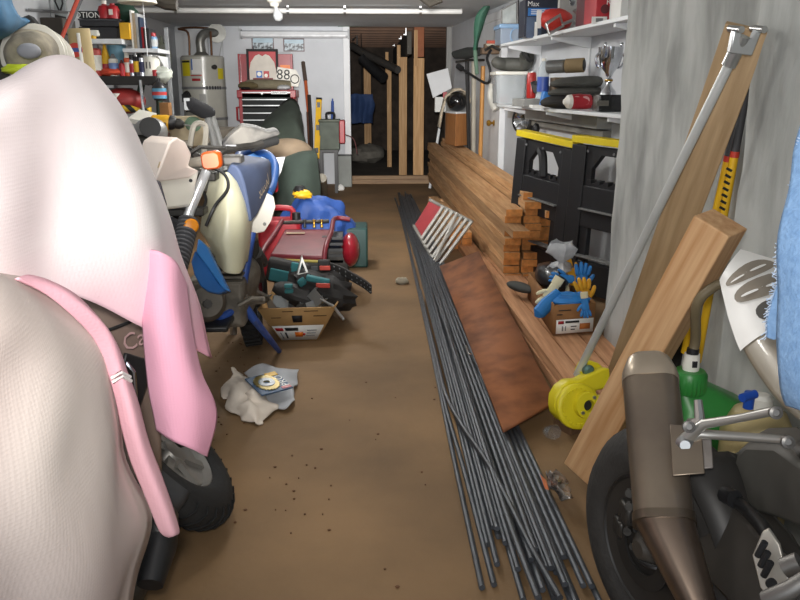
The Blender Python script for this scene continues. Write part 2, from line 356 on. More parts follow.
obj('pull_string', MB().tube([Vector((c.x+.03, c.y, zl+.02)), Vector((c.x+.032, c.y, zl-.28))], .003, 5), white, t)
# dark wooden ends hanging above (hoist hooks)
m = MB().tube([yp(152, -2, 5), yp(166, 4, 5), yp(177, 5, 5)], .035, 8); one('ceiling_hook', m, M('olive_brown', 0x37322a, .8), 'dark padded hook under the ceiling, right of the white lamp shade', 'hook')
m = MB().tube([yp(422, -4, 5.5), yp(430, 3, 5.5), yp(441, -2, 5.5)], .03, 8); one('ceiling_hook', m, CACHE['olive_brown'], 'dark padded hook under the ceiling, above the doorway', 'hook')
# white boards behind the water heater
m = pbox(181, 216, 27, 180, YB-.08, .06, 0); one('white_board', m, white, 'white painted board behind the water heater', 'board', bev=.004)
# water heater
wx, wy, wr = yp(205, 100, 10.55).x, 10.55, .275
zt = yp(205, 56, 10.55).z
t = thing('water_heater', 'tall cream water heater in the back left corner', 'water heater', (wx, wy, 0))
whm = M('heater_enamel', 0xb9b8ae, .25, 0, .03, coat=.4)
obj('tank', MB().lathe([(0, .0), (wr, .0), (wr, zt-.02), (wr-.02, zt), (0, zt+.01)], Matrix.Translation((wx, wy, 0)), 40), whm, t)
for z in (yp(205, 88, 10.3).z, yp(205, 119, 10.3).z):
    obj('strap', MB().lathe([(wr+.001, z-.016), (wr+.006, z-.016), (wr+.006, z+.016), (wr+.001, z+.016)], Matrix.Translation((wx, wy, 0)), 40), grey, t)
def on_cyl(a0, a1, z0, z1, r):
    m = MB(); P = [[Vector((wx+r*math.sin(a0+(a1-a0)*i/6), wy-r*math.cos(a0+(a1-a0)*i/6), z)) for z in (z0, z1)] for i in range(7)]
    return m.grid(P)
zz = lambda py: yp(205, py, 10.28).z
ylab = M('label_yellow', 0xd8c81e, .5, var=.02)
obj('label_sticker', on_cyl(-.95, -.42, zz(76), zz(60), wr+.002), ylab, t, label='yellow warning sticker')
obj('label_sticker', on_cyl(-.95, -.42, zz(62.5), zz(60.5), wr+.003), ink, t, label='black heading of the sticker')
obj('label_sticker', on_cyl(-.34, .12, zz(74), zz(59), wr+.002), paper, t, label='white instruction sticker')
obj('label_sticker', on_cyl(-.34, -.28, zz(70), zz(59), wr+.003), blue, t, label='blue edge strip')
obj('label_sticker', on_cyl(-.4, .12, zz(76), zz(75), wr+.003), red, t, label='red rule')
obj('label_sticker', on_cyl(.9, 1.3, zz(79), zz(68), wr+.002), ylab, t, label='yellow sticker at the edge')
obj('label_sticker', on_cyl(-.05, .25, zz(106), zz(94), wr+.002), M('plate_grey', 0x9b9b97, .5), t, label='grey rating plate')
obj('label_sticker', on_cyl(-.35, .05, zz(81), zz(78.5), wr+.003), red, t, label='red lettering line')
for k in range(6): obj('numeral', on_cyl(.28+k*.13, .35+k*.13, zz(89.5), zz(86), wr+.008), ink, t)
obj('valve_knob', MB().lathe([(0, 0), (.025, 0), (.025, .04), (.03, .04), (.03, .06), (0, .06)], axm((wx+.17, wy-.215, zz(67)), (.5, -.8, 0))), darkm, t)
fl = Matrix.Translation((wx-.01, wy, zt))
obj('flue', MB().lathe([(.11, 0), (.06, .05), (.06, .09)], fl).tube(curve([(wx-.01, wy, zt+.08), (wx-.01, wy, zt+.2), (wx+.05, wy+.05, zt+.28), (wx+.17, wy+.2, zt+.29)], 5), .058, 14), M('galvanised', 0x93938e, .4, .7, .15), t)
obj('flue_collar', MB().lathe([(.06, 0), (.12, 0), (.12, .02), (.06, .02)], axm((wx+.17, wy+.16, zt+.29), (.3, -.9, 0))), CACHE['galvanised'], t)
obj('water_pipe', MB().tube(curve([(wx-.16, wy, zt), (wx-.16, wy, zt+.28), (wx-.28, wy+.02, zt+.33), (wx-.1, wy+.2, zt+.36), (wx+.1, wy+.3, zt+.35)], 5), .014, 8), M('copper_old', 0x7d5a44, .4, .8), t)
obj('water_pipe', MB().tube([(wx+.12, wy, zt), (wx+.12, wy+.03, zt+.3)], .014, 8), CACHE['copper_old'], t)
obj('cable', MB().tube(curve([(wx+.2, wy+.1, zt), (wx+.23, wy+.2, zt+.2), (wx+.25, wy+.35, zt+.36)], 5), .008, 6), ltgrey, t)
m = MB().tube([yp(186, 94, 10.2), (wx-.2, wy-.2, yp(186, 92, 10.2).z)], .01, 6).tube(curve([yp(183, 96, 10.2), yp(187, 92, 10.2), yp(190, 97, 10.2)], 4), .02, 8).box(yp(186, 98, 10.2), (.09, .05, .1)).tube([yp(186, 100, 10.2), yp(188, 112, 10.2)], .03, 8)
one('pipe_clamp', m, M('black_iron', 0x202020, .6, .4), 'black clamp tool hanging beside the water heater', 'clamp')
# fluorescent shop light and wiring board
t = thing('fluorescent_fixture', 'white fluorescent shop light high on the back wall', 'light', (yp(292, 34, YB).x, YB-.08, yp(292, 36, YB).z))
xa, xb = yp(241, 34, YB-.1).x, yp(348, 34, YB-.1).x; z0, z1 = yp(292, 38, YB-.1).z, yp(292, 30, YB-.1).z
obj('housing', MB().loft([[Vector((x, YB-.004, z1)), Vector((x, YB-.14, z1-.02)), Vector((x, YB-.15, z0+.03)), Vector((x, YB-.1, z0)), Vector((x, YB-.004, z0))] for x in (xa, xb)]), white, t, bev=.004)
obj('lens_strip', MB().tube([(xa+.03, YB-.13, z0+.03), (xb-.03, YB-.13, z0+.03)], .022, 10), M('tube_white', 0xe8eaec, .3), t)
for x in (xa-.004, xb+.004): obj('end_cap', MB().box((x, YB-.08, (z0+z1)/2), (.014, .155, z1-z0+.02)), ltgrey, t, bev=.003)
t = thing('wiring_board', 'wooden batten with wires under the ceiling above the shop light', 'batten', yp(239, 25, YB-.05))
obj('batten', pbox(225, 254, 21.5, 25.5, YB-.06, .06), woodm('batten_wood', 0xa89878, 0x8c7c5e, (.6, 9, 9)), t, bev=.003)
obj('wire', MB().tube(curve([yp(238, 25, YB-.07), yp(239, 31, YB-.06), yp(243, 34, YB-.03)], 4), .005, 5), ltgrey, t)
obj('wire', MB().tube(curve([yp(222, 24, YB-.05), yp(223, 60, YB-.02), yp(222, 80, YB-.02)], 4), .005, 5), ltgrey, t)
# photographs on the wall
for (a, b, c_, d_, lb) in [(252, 274, 37, 52, 'framed photo of people under the shop light, left one'), (283.5, 304.5, 38.5, 51.5, 'framed photo of a crowd under the shop light, right one')]:
    t = thing('framed_photo', lb, 'picture', yp((a+b)/2, d_, YB-.02), 'photos on the back wall')
    obj('frame', pbox(a, b, c_, d_, YB-.02, .02), M('photo_frame', 0x6a5658, .5), t)
    obj('photo_print', pbox(a+1, b-1, c_+1, d_-1, YB-.024, .004), M('photo_print', 0xb9c6cd, .4, 0, .2, 25, col2=0x3e4246, lo=.42, hi=.6), t)
    obj('photo_sky', pbox(a+1, b-1, c_+1, c_+(d_-c_)*.38, YB-.026, .002), M('photo_sky', 0xa5bcc8, .4), t)
# ---- tool chest ----
Yt = 9.6
A = yp(238, 92, Yt); Bx = yp(294.5, 92, Yt); ztop = yp(266, 90, Yt).z
cx = (A.x+Bx.x)/2; wd = Bx.x-A.x
redt = M('tool_chest_red', 0x8c1420, .35, 0, .12, 5, coat=.2)
t = thing('tool_chest', 'red tool chest with black drawers and raised lid against the back wall', 'tool chest', (cx, Yt+.22, 0))
obj('body', MB().box((cx, Yt+.23, (ztop-.09+.1)/2+.0), (wd, .44, ztop-.09-.1)), redt, t, bev=.008)
for sx in (-1, 1):
    for sy in (.07, .39): obj('caster', MB().lathe([(0, -.02), (.045, -.02), (.05, 0), (.045, .02), (0, .02)], axm((cx+sx*(wd/2-.07), Yt+sy, .05), (1, 0, 0)), 14).box((cx+sx*(wd/2-.07), Yt+sy, .08), (.05, .06, .05)), blackp, t)
obj('top_tray', MB().box((cx, Yt+.22, ztop-.045), (wd+.03, .47, .09)), redt, t, bev=.008)
# raised lid
l0, l1, lt = yp(239.5, 80, Yt+.42), yp(293.5, 80, Yt+.42), yp(266, 54, Yt+.42).z
obj('lid', MB().box(((l0.x+l1.x)/2, Yt+.44, (ztop+lt)/2), (l1.x-l0.x, .03, lt-ztop)).box((l0.x+.01, Yt+.40, (ztop+lt)/2), (.02, .08, lt-ztop)).box((l1.x-.01, Yt+.40, (ztop+lt)/2), (.02, .08, lt-ztop)), redt, t, bev=.003)
obj('sticker', MB().box((yp(285, 66, Yt+.4).x, Yt+.42, yp(285, 67, Yt+.4).z), (.12, .004, .05)), orange, t, label='orange sticker in the lid')
for k, py in enumerate((92.5, 99.5, 105.5, 113, 120, 128, 137)):
    zT = yp(266, py, Yt).z; hh = .085 if k < 4 else .1
    dr = obj('drawer', MB().box((cx, Yt+.0, zT-hh/2-.01), (wd*.86, .03, hh)), M('drawer_black', 0x121615, .75), t, bev=.002)
    obj('drawer_pull', MB().box((cx, Yt-.025, zT), (wd*.86, .02, .014)), M('drawer_trim', 0xb9bcbd, .3, .5), dr, bev=.002)
obj('name_plate', MB().box((yp(279, 87, Yt-.03).x, Yt-.03, ztop-.03), (.19, .012, .032)), M('plate_white', 0xd8d8d8, .4), t)
text('CRAFTSMAN', fr((yp(279, 87, Yt-.03).x, Yt-.0365, ztop-.03), (1, 0, 0), (0, 0, 1)), .032, ink, t)
obj('lock', MB().lathe([(0, 0), (.012, 0), (.012, .01), (0, .01)], axm((cx-.05, Yt-.015, ztop-.04), (0, -1, 0))), steel, t)
obj('side_handle', MB().tube([(cx-wd/2, Yt+.1, ztop-.35), (cx-wd/2-.04, Yt+.1, ztop-.35), (cx-wd/2-.04, Yt+.1, ztop-.2), (cx-wd/2, Yt+.1, ztop-.2)], .012, 8), redt, t)
# framed racing shirt standing on the chest
a, b, tp, bt = 246.5, 278, 49, 79
Yf = Yt+.3
t = thing('framed_shirt', 'black framed racing shirt picture standing on the tool chest', 'picture', yp(262, bt, Yf))
fz0, fz1 = ztop+.001, yp(262, tp, Yf).z; fx0, fx1 = yp(a, 60, Yf).x, yp(b, 60, Yf).x
fm = fr(((fx0+fx1)/2, Yf, fz0), (1, 0, 0), (0, .06, 1)); FWd, FH = fx1-fx0, fz1-fz0
o_ = [(-FWd/2, 0), (FWd/2, 0), (FWd/2, FH), (-FWd/2, FH)]; i_ = [(x*.86, FH/2+(y-FH/2)*.88) for x, y in o_]
obj('frame', MB().ring(o_, i_, fm, .03), M('frame_black', 0x0f0f0f, .7), t)
obj('backing', MB().prism(i_, fm, .008), red, t)
sh = [(-.185, .03), (.185, .03), (.185, .2), (.165, .27), (.10, .335), (.045, .35), (.0, .33), (-.045, .35), (-.10, .335), (-.165, .27), (-.185, .2)]
sh = [(x*FWd/.44, y*FH/.40) for x, y in sh]
obj('shirt', MB().prism(sh, fm @ Matrix.Translation((0, 0, .008)), .006), M('shirt_white', 0xc9c2b8, .8, 0, .06), t)
k_ = FWd/.44
obj('emblem', MB().prism([(-.09*k_, .165*k_), (-.01*k_, .165*k_), (-.01*k_, .255*k_), (-.09*k_, .255*k_)], fm @ Matrix.Translation((0, 0, .0145)), .002), blue, t)
obj('emblem', MB().prism([(.01, .165*k_), (.09*k_, .165*k_), (.09*k_, .255*k_), (.01, .255*k_)], fm @ Matrix.Translation((0, 0, .0145)), .002), red, t)
obj('emblem', MB().prism(circ(.03*k_, 16, -.05*k_, .215*k_), fm @ Matrix.Translation((0, 0, .0167)), .001), whitepl, t)
obj('emblem', MB().prism(circ(.025*k_, 16, .045*k_, .195*k_), fm @ Matrix.Translation((0, 0, .0167)), .001), whitepl, t)
obj('stripe', MB().box(fm @ Vector((0, .150*k_, .016)), (.28*k_, .004, .022*k_)), M('maroon', 0x6b2128, .6), t)
# number plate 88 and drawing beside it
pm = fr(yp(285, 76, Yt+.27), (1, 0, -.05), (0, .05, 1))
t = thing('race_number_plate', 'white number plate reading 88 leaning on the tool chest lid', 'number plate', yp(285, 84, Yt+.27))
obj('plate', MB().prism([(-.12, -.1), (.16, -.12), (.19, -.02), (.13, .08), (-.09, .1)], pm, .006), M('plate_cream', 0xd8d5cb, .5), t)
text('88', pm @ Matrix.Translation((-.02, .01, .007)), .17, ink, t, 'number')
obj('ring', MB().tube([pm @ Vector((.12+.05*math.cos(k*.42), -.03+.05*math.sin(k*.42), .012)) for k in range(16)], .006, 5), ink, t)
# rolled bag lying on the chest
c = Vector((cx-.02, Yt+.12, ztop+.06))
t = thing('rolled_bag', 'rolled olive canvas bag lying on the tool chest', 'bag', (c.x, c.y, ztop))
obj('roll', MB().tube([c+Vector((-.27, 0, -.005)), c+Vector((-.2, -.01, .0)), c+Vector((0, 0, .005)), c+Vector((.2, 0, .0)), c+Vector((.3, .02, 0))], [.03, .058, .056, .06, .045], 14).wobble(.01, 12), M('olive_canvas', 0x6d6653, .9, 0, .15, 10, bump=.3), t)
obj('bundle', MB().ell(c+Vector((-.2, -.05, -.01)), (.12, .06, .045), amp=.25), M('olive_dark', 0x54492f, .9), t)
one('white_cloth_scrap', MB().ell((yp(283, 87, Yt).x, Yt+.08, ztop+.03), (.08, .07, .03), amp=.3, fq=4), ltgrey, 'pale rag on the right end of the tool chest', 'rag')
one('dark_glove', MB().ell((yp(243, 93, Yt).x+.03, Yt+.05, ztop+.02), (.06, .08, .02), amp=.3, fq=4), blackp, 'dark work glove on the left end of the tool chest', 'glove')
# ---- long handled tools, level and metal box by the back wall ----
t = thing('long_handled_lopper', 'orange and black long handled tool leaning on the back wall', 'tool', fp(311, 178, 0))
obj('grip', MB().tube([yp(303, 62, 10.8), yp(305.5, 81, 10.7)], .026, 8), M('grip_dark', 0x4c4038, .7), t)
obj('shaft', MB().tube([yp(305.5, 81, 10.7), yp(308.5, 112, 10.5)], .022, 8), M('orange_shaft', 0xb0542c, .5), t)
obj('blade', MB().tube([yp(308.5, 112, 10.5), fp(312, 187, .0)], .03, 8), M('rust', 0x5b3a2a, .8), t)
m = MB().tube([yp(309, 95, 10.5), yp(311, 130, 10.4), yp(312, 176, 10.25)], .024, 8); one('crowbar', m, M('dark_iron', 0x3a3432, .5, .5), 'dark iron bar between the orange tool and the yellow level', 'bar')
t = thing('spirit_level', 'yellow spirit level standing upright beside the metal box', 'level', fp(317, 166, 0))
LM = fr(yp(316.5, 158, 9.9), Vector(yp(319, 98, 10.2))-Vector(yp(316.5, 158, 9.9)), (1, 0, 0)); LL = (Vector(yp(319, 98, 10.2))-Vector(yp(316.5, 158, 9.9))).length
obj('level_bar', MB().prism([(0, -.035), (LL, -.035), (LL, .035), (0, .035)], LM, .03), yellow, t, bev=.003)
for u in (.12, .5, .88): obj('vial', MB().box(LM @ Vector((LL*u, 0, -.002 if (LM @ Vector((0, 0, 1))-LM @ Vector((0, 0, 0))).y > 0 else .032)), (.04, .02, .07)), blackp, t)
obj('end_cap', MB().prism([(LL-.02, -.037), (LL+.006, -.037), (LL+.006, .037), (LL-.02, .037)], LM @ Matrix.Translation((0, 0, -.002)), .034), blackp, t)
# stand with the metal box
Ys = 10.0; sx0, sx1 = yp(319, 150, Ys).x, yp(338, 150, Ys).x; sz = yp(328, 150, Ys).z
t = thing('black_stand', 'small black stand carrying the grey metal box', 'stand', ((sx0+sx1)/2, Ys+.15, 0))
obj('stand_top', bx(sx0, sx1, Ys, Ys+.3, sz-.03, sz), blackp, t)
for x in (sx0+.02, sx1-.03):
    for y in (Ys+.02, Ys+.28): obj('leg', MB().box((x, y, (sz-.03)/2), (.04, .04, sz-.03)), blackp, t)
gz = yp(328, 122, Ys).z
t = thing('metal_tool_case', 'weathered grey green metal case with red end on the black stand', 'case', ((sx0+sx1)/2, Ys+.15, sz))
obj('case_body', bx(sx0+.01, sx1+.02, Ys+.01, Ys+.27, sz+.001, gz), M('weathered_green', 0x4f564d, .6, .3, .2, 9), t, bev=.006)
obj('case_lid', bx(sx0, sx1+.03, Ys, Ys+.28, gz, gz+.03), M('weathered_green2', 0x5b6056, .6, .3, .2, 9), t, bev=.008)
obj('red_end', bx(sx1+.02, sx1+.09, Ys-.0, Ys+.26, sz+.08, gz+.02), red, t, bev=.01)
obj('carry_handle', MB().tube(curve([(sx0+.1, Ys+.14, gz+.03), (sx0+.1, Ys+.14, gz+.1), (sx0+.19, Ys+.14, gz+.1), (sx0+.19, Ys+.14, gz+.03)], 4), .016, 8), blackp, t)
obj('power_cord', MB().tube(curve([(sx1+.09, Ys+.1, gz-.16), (sx1+.2, Ys+.1, gz-.22), (sx1+.24, Ys+.1, gz-.4)], 5), .006, 5), M('dark_red_cord', 0x5a1a1c, .6), t)
m = MB().tube([yp(332.5, 119, Ys+.2), yp(332.5, 101, Ys+.2)], [.022, .018], 8); m.tube([yp(332.5, 101, Ys+.2), yp(332.5, 98.5, Ys+.2)], .01, 6); one('blue_marker', m, M('marker_blue', 0x3a5596, .5), 'blue stick standing upright on the grey metal case', 'stick')
m = MB(); q0 = fp(336, 187, 0); q1 = fp(349, 187, 0)
m.box(((q0.x+q1.x)/2+.02, q0.y+.12, .21), (q1.x-q0.x+.04, .26, .42)); one('grey_floor_box', m, M('galv_sheet', 0x6c6f6b, .5, .3, .15, 4), 'dull grey metal box on the floor by the doorway', 'box', bev=.006)
m = MB().ell(fp(340, 188, .03), (.06, .04, .045), amp=.3, fq=4); one('white_scrap', m, paper, 'white scrap of cloth on the floor by the doorway', 'rag')
# ======================= left wall: shelves and clutter =======================
YS = 6.3                                        # front edge of the shelves
def X_(px, Y=YS): return yp(px, 80, Y).x
def Z_(py, Y=YS): return yp(140, py, Y).z
def shelf(name, label, px0, px1, pyt, pyb, Y, dep, mat, brackets=True):
    t = thing(name, label, 'shelf', yp((px0+px1)/2, pyb, Y))
    x0 = min(XL+.002, X_(px0, Y)) if px0 < 60 else X_(px0, Y)
    obj('shelf_board', bx(x0, X_(px1, Y), Y, Y+dep, Z_(pyb, Y), Z_(pyt, Y)), mat, t, bev=.004)
    return Z_(pyt, Y)
# side panels that carry the shelves stand on the bench
bz = Z_(137, 6.0)
t = thing('workbench', 'cluttered grey workbench along the left wall', 'workbench', (-2.0, 6.3, 0))
obj('bench_top', bx(XL+.002, X_(196, 5.9), 3.5, 7.6, bz-.06, bz), M('bench_top', 0x6f675c, .8, 0, .2, 6), t, bev=.005)
for x, y in ((XL+.06, 3.6), (X_(190, 5.9), 3.6), (XL+.06, 7.5), (X_(190, 5.9), 7.5)): obj('leg', MB().box((x, y, (bz-.06)/2), (.08, .08, bz-.06)), M('bench_leg', 0x5b4f41, .8), t)
shz = {}
rk = thing('shelf_rack', 'black shelf rack with two white boards on the left wall', 'shelf rack', (-2.1, YS+.2, bz))
for px in (100, 158): obj('upright', bx(X_(px)-.012, X_(px)+.012, YS+.36, YS+.40, bz, Z_(24)), M('upright_grey', 0x8c8f92, .5), rk)
obj('shelf_board', bx(X_(82), X_(156), YS, YS+.36, Z_(85), Z_(76)), M('black_shelf', 0x221f1d, .6), rk, bev=.003); shz[2] = Z_(76)
obj('shelf_board', bx(X_(88), X_(126), YS-.02, YS+.36, Z_(44), Z_(39)), M('white_shelf', 0xdfe2e5, .4), rk, bev=.003, label='upper white board'); shz[0] = Z_(39)
obj('shelf_board', bx(X_(126), X_(161), YS-.02, YS+.36, Z_(52.5), Z_(48.5)), CACHE['white_shelf'], rk, bev=.003, label='lower white board'); shz[1] = Z_(48.5)
for px, z in ((100, shz[0]), (157, shz[1])): obj('bracket', MB().hexa([Vector((X_(px)-.01, YS+.36, z-.18)), Vector((X_(px)+.01, YS+.36, z-.18)), Vector((X_(px)+.01, YS+.34, z-.18)), Vector((X_(px)-.01, YS+.34, z-.18)), Vector((X_(px)-.01, YS+.36, z-.05)), Vector((X_(px)+.01, YS+.36, z-.05)), Vector((X_(px)+.01, YS+.05, z-.05)), Vector((X_(px)-.01, YS+.05, z-.05))]), white, rk)
def sbox(name, label, cat, px0, px1, pyt, zb, mat, dy=.05, dep=.2, group=None, bev=.004):
    return one(name, bx(X_(px0, YS+dy), X_(px1, YS+dy), YS+dy, YS+dy+dep, zb+.001, Z_(pyt, YS+dy)), mat, label, cat, group, bev=bev)
z0, z1, z2 = shz[0], shz[1], shz[2]
# black cases on the upper white shelf
sbox('black_tool_case', 'black plastic case resting on the upper white shelf', 'case', 84, 121, 27, z0, M('case_black', 0x26262a, .5), .05, .28)
zc = Z_(27, YS+.05)+.002
t = thing('flat_black_case', 'flat black case with a rim lying on top of another black case', 'case', (X_(102), YS+.2, zc))
obj('case_body', bx(X_(85, YS+.03), X_(124, YS+.03), YS+.03, YS+.3, zc, Z_(19, YS+.03)), CACHE['case_black'], t, bev=.006)
obj('case_rim', bx(X_(84, YS+.02), X_(125, YS+.02), YS+.02, YS+.31, Z_(20.5, YS+.02), Z_(19, YS+.02)), M('case_rim', 0x3f3f44, .4), t)
zd = Z_(19, YS+.03)+.006
t = sbox('battery_box', 'black cardboard box with white lettering, topmost of the dark cases', 'box', 85, 106, 11, zd, M('box_black', 0x1b1b1e, .5), .06, .15)
text('MOTION', fr((X_(91, YS+.06), YS+.0585, Z_(15.5, YS+.06)), (1, 0, 0), (0, 0, 1)), .06, wink, t)
for px, k in ((111, 0), (119, 1)):
    c = Vector((X_(px, YS+.1), YS+.1, zd)); t = thing('red_bottle', ['red plastic bottle with a white cap on the dark cases', 'red plastic bottle without a cap, beside the dark green hat'][k], 'bottle', c)
    obj('bottle_body', MB().lathe([(0, 0), (.05, .0), (.052, .06), (.04, .09), (.018, .1), (.018, .11), (0, .11)], Matrix.Translation(c)), red, t)
    if k == 0: obj('bottle_cap', MB().lathe([(0, .105), (.02, .105), (.02, .13), (0, .13)], Matrix.Translation(c)), whitepl, t)
    else: obj('bottle_label', MB().box((c.x, c.y-.052, c.z+.045), (.03, .004, .04)), whitepl, t)
one('green_hat', MB().ell((X_(129, YS+.2), YS+.2, zd-.01+.06), (.12, .1, .07), amp=.2), M('hat_green', 0x1e3d2f, .8), 'dark green hat lying at the end of the stacked cases', 'hat')
sbox('yellow_box', 'yellow carton standing between the cases and the books', 'box', 124, 134, 22.5, z0, M('carton_yellow', 0xd9a51c, .6), .03, .12)
for k, (a, b, tp, mat, lb) in enumerate([(135.2, 137, 10, paper, 'white paper folder upright on the shelf beside the yellow carton'), (137.3, 140, 13, M('book_tan', 0xb6a58c, .6), 'tan book upright on the lower white shelf'), (140.3, 142.5, 13, ltgrey, 'pale grey book upright on the lower white shelf'), (142.8, 145, 17, M('book_dark', 0x2b3a52, .6), 'dark blue book upright on the lower white shelf'), (145.2, 147.3, 27, red, 'small red and white book next to the black binders')]):
    sbox('book', lb, 'book', a, b, tp, z1, mat, .06, .18, 'books on the lower white shelf', .002)
for k, (a, b) in enumerate([(147.6, 150.2), (150.4, 153)]):
    sbox('black_binder', ['black binder upright on the lower white shelf, beside the red book', 'black binder upright on the lower white shelf, beside the blue can'][k], 'binder', a, b, 28, z1, CACHE['case_black'], .04, .2, 'binders on the lower white shelf', .002)
def can(name, label, cat, px, pyt, zb, r, bm, lm=None, cm=None, dy=.1, nozzle=False, group=None):
    c = Vector((X_(px, YS+dy), YS+dy, zb+.001)); h = Z_(pyt, YS+dy)-zb
    t = thing(name, label, cat, c, group); Mx = Matrix.Translation(c)
    hb = h*.78 if cm else h
    obj('can_body', MB().lathe([(0, 0), (r, 0), (r, hb*.95), (r*.8, hb), (0, hb)], Mx, 14), bm, t)
    if lm: obj('can_label', MB().lathe([(r+.001, hb*.2), (r+.002, hb*.2), (r+.002, hb*.75), (r+.001, hb*.75)], Mx, 14), lm, t)
    if cm: obj('can_cap', MB().lathe([(0, hb), (r*.75, hb), (r*.7 if not nozzle else r*.25, h), (0, h)], Mx, 14), cm, t)
    return t
can('blue_can', 'blue and silver can on the right end of the lower white shelf', 'can', 156, 33, z1, .035, M('can_blue', 0x6f93b5, .3, .4), ltgrey, red, .12)
# lower black shelf
c = Vector((X_(97, YS+.06), YS+.06, z2+.001))
can('spray_bottle', 'tall red and white spray can with a grey top on the black shelf', 'spray can', 97, 41, z2, .05, M('spray_red', 0xa5352c, .4), whitepl, grey, .05)
t = thing('trigger_bottle', 'white and yellow trigger sprayer standing on the upper white shelf edge', 'spray bottle', (X_(96), YS+.02, z0))
obj('trigger_head', MB().box((X_(95), YS+.04, Z_(33)), (.1, .04, .045)).box((X_(99), YS+.04, Z_(34)), (.05, .03, .03)), whitepl, t, bev=.008)
obj('neck', MB().lathe([(0, 0), (.02, 0), (.02, Z_(34)-z0), (0, Z_(34)-z0)], Matrix.Translation((X_(96), YS+.04, z0+.001))), yellow, t)
c = Vector((X_(107.5, YS+.1), YS+.1, z2+.001)); t = thing('glue_bottle', 'yellow tapered glue bottle on the black shelf', 'bottle', c)
obj('bottle_body', MB().lathe([(0, 0), (.045, 0), (.045, .1), (.015, .2), (.008, .24), (0, .24)], Matrix.Translation(c)), yellow, t)
obj('bottle_label', MB().lathe([(.0455, .03), (.0465, .03), (.0465, .09), (.0455, .09)], Matrix.Translation(c)), red, t)
can('white_bottle', 'white bottle with blue label beside the tall blue cup', 'bottle', 115, 54, z2, .035, whitepl, M('label_blue', 0x6a86b8, .5), grey, .06, True)
c = Vector((X_(119.5, YS+.2), YS+.2, z2)); one('blue_cup', MB().lathe([(0, 0), (.055, 0), (.075, .3), (.07, .3), (.05, .01), (0, .01)], Matrix.Translation(c)), M('cup_blue', 0x7fb0c8, .5), 'tall pale blue plastic cup on the black shelf', 'cup')
can('red_can', 'slim red can with a pointed cap on the black shelf', 'can', 123, 60, z2, .022, red, None, M('cap_dark', 0x59302a, .5), .05, True)
for k, (px, py, cm_, bm, lb) in enumerate([(129, 53, whitepl, M('can_orange', 0xd45a30, .4), 'orange spray can on the black shelf'), (133.5, 55, blackp, M('can_silver', 0xb9bcc4, .25, .7), 'silver spray can with black cap on the black shelf'), (138, 51, steel, M('can_black', 0x25252a, .35), 'black spray can with bright cap on the black shelf'), (143.5, 52, blackp, M('can_silver2', 0xcfd2da, .2, .8), 'tall silver spray can beside the white tin')]):
    can('spray_can', lb, 'spray can', px, py, z2, .028, bm, [whitepl, red, yellow, M('label_navy', 0x2b2f55, .4)][k], cm_, .08, False, 'spray cans on the black shelf')
c = Vector((X_(152, YS+.12), YS+.12, z2+.001)); t = thing('white_tin', 'white paint tin with dark marks on the black shelf', 'tin', c)
obj('tin_body', MB().lathe([(0, 0), (.07, 0), (.07, .145), (0, .145)], Matrix.Translation(c), 20), whitepl, t)
obj('tin_lid', MB().lathe([(0, .145), (.074, .145), (.074, .155), (.05, .152), (0, .152)], Matrix.Translation(c), 20), steel, t)
obj('tin_marks', MB().box(c+Vector((-.015, -.07, .08)), (.008, .004, .05)).box(c+Vector((.012, -.07, .08)), (.008, .004, .05)), ink, t)
one('red_rag', MB().ell((X_(111, YS+.04), YS+.05, z2+.03), (.09, .05, .03), amp=.35, fq=4), M('rag_orange', 0xc2452b, .8), 'orange red rag lying on the black shelf', 'rag')
can('small_red_bottle', 'tiny red bottle at the right end of the black shelf', 'bottle', 155.5, 70, z2, .018, red, None, None, .06)
# hanging from the shelf end
one('pale_rag', MB().ell((X_(162, YS+.1), YS+.1, z2+.01), (.08, .06, .06), amp=.4, fq=4), M('rag_pale', 0xb9beb4, .9, 0, .1, 12), 'pale crumpled rag at the right end of the black shelf', 'rag')
c = yp(160, 101, YS-.1); t = thing('hanging_bottle', 'dark bottle with blue and red label hanging at the shelf end', 'bottle', c)
Mx = Matrix.Translation(c)
obj('bottle_body', MB().lathe([(0, .0), (.07, .01), (.085, .06), (.085, .16), (.05, .21), (.025, .23), (.025, .27), (0, .27)], Mx @ Matrix.Scale(.62, 4)), M('bottle_dark', 0x2b2a2c, .3), t)
obj('bottle_label', MB().lathe([(.086, .03), (.0875, .03), (.0875, .15), (.086, .15)], Mx @ Matrix.Scale(.62, 4)), M('label_sky', 0x5b95b5, .5), t)
obj('label_band', MB().lathe([(.088, .07), (.089, .07), (.089, .11), (.088, .11)], Mx @ Matrix.Scale(.62, 4)), M('label_rd', 0xc23a3a, .5), t)
obj('hanger_cord', MB().tube([c+Vector((0, 0, .165)), Vector((X_(155.5, YS), YS+.02, z2-.03))], .006, 5), blackp, t)
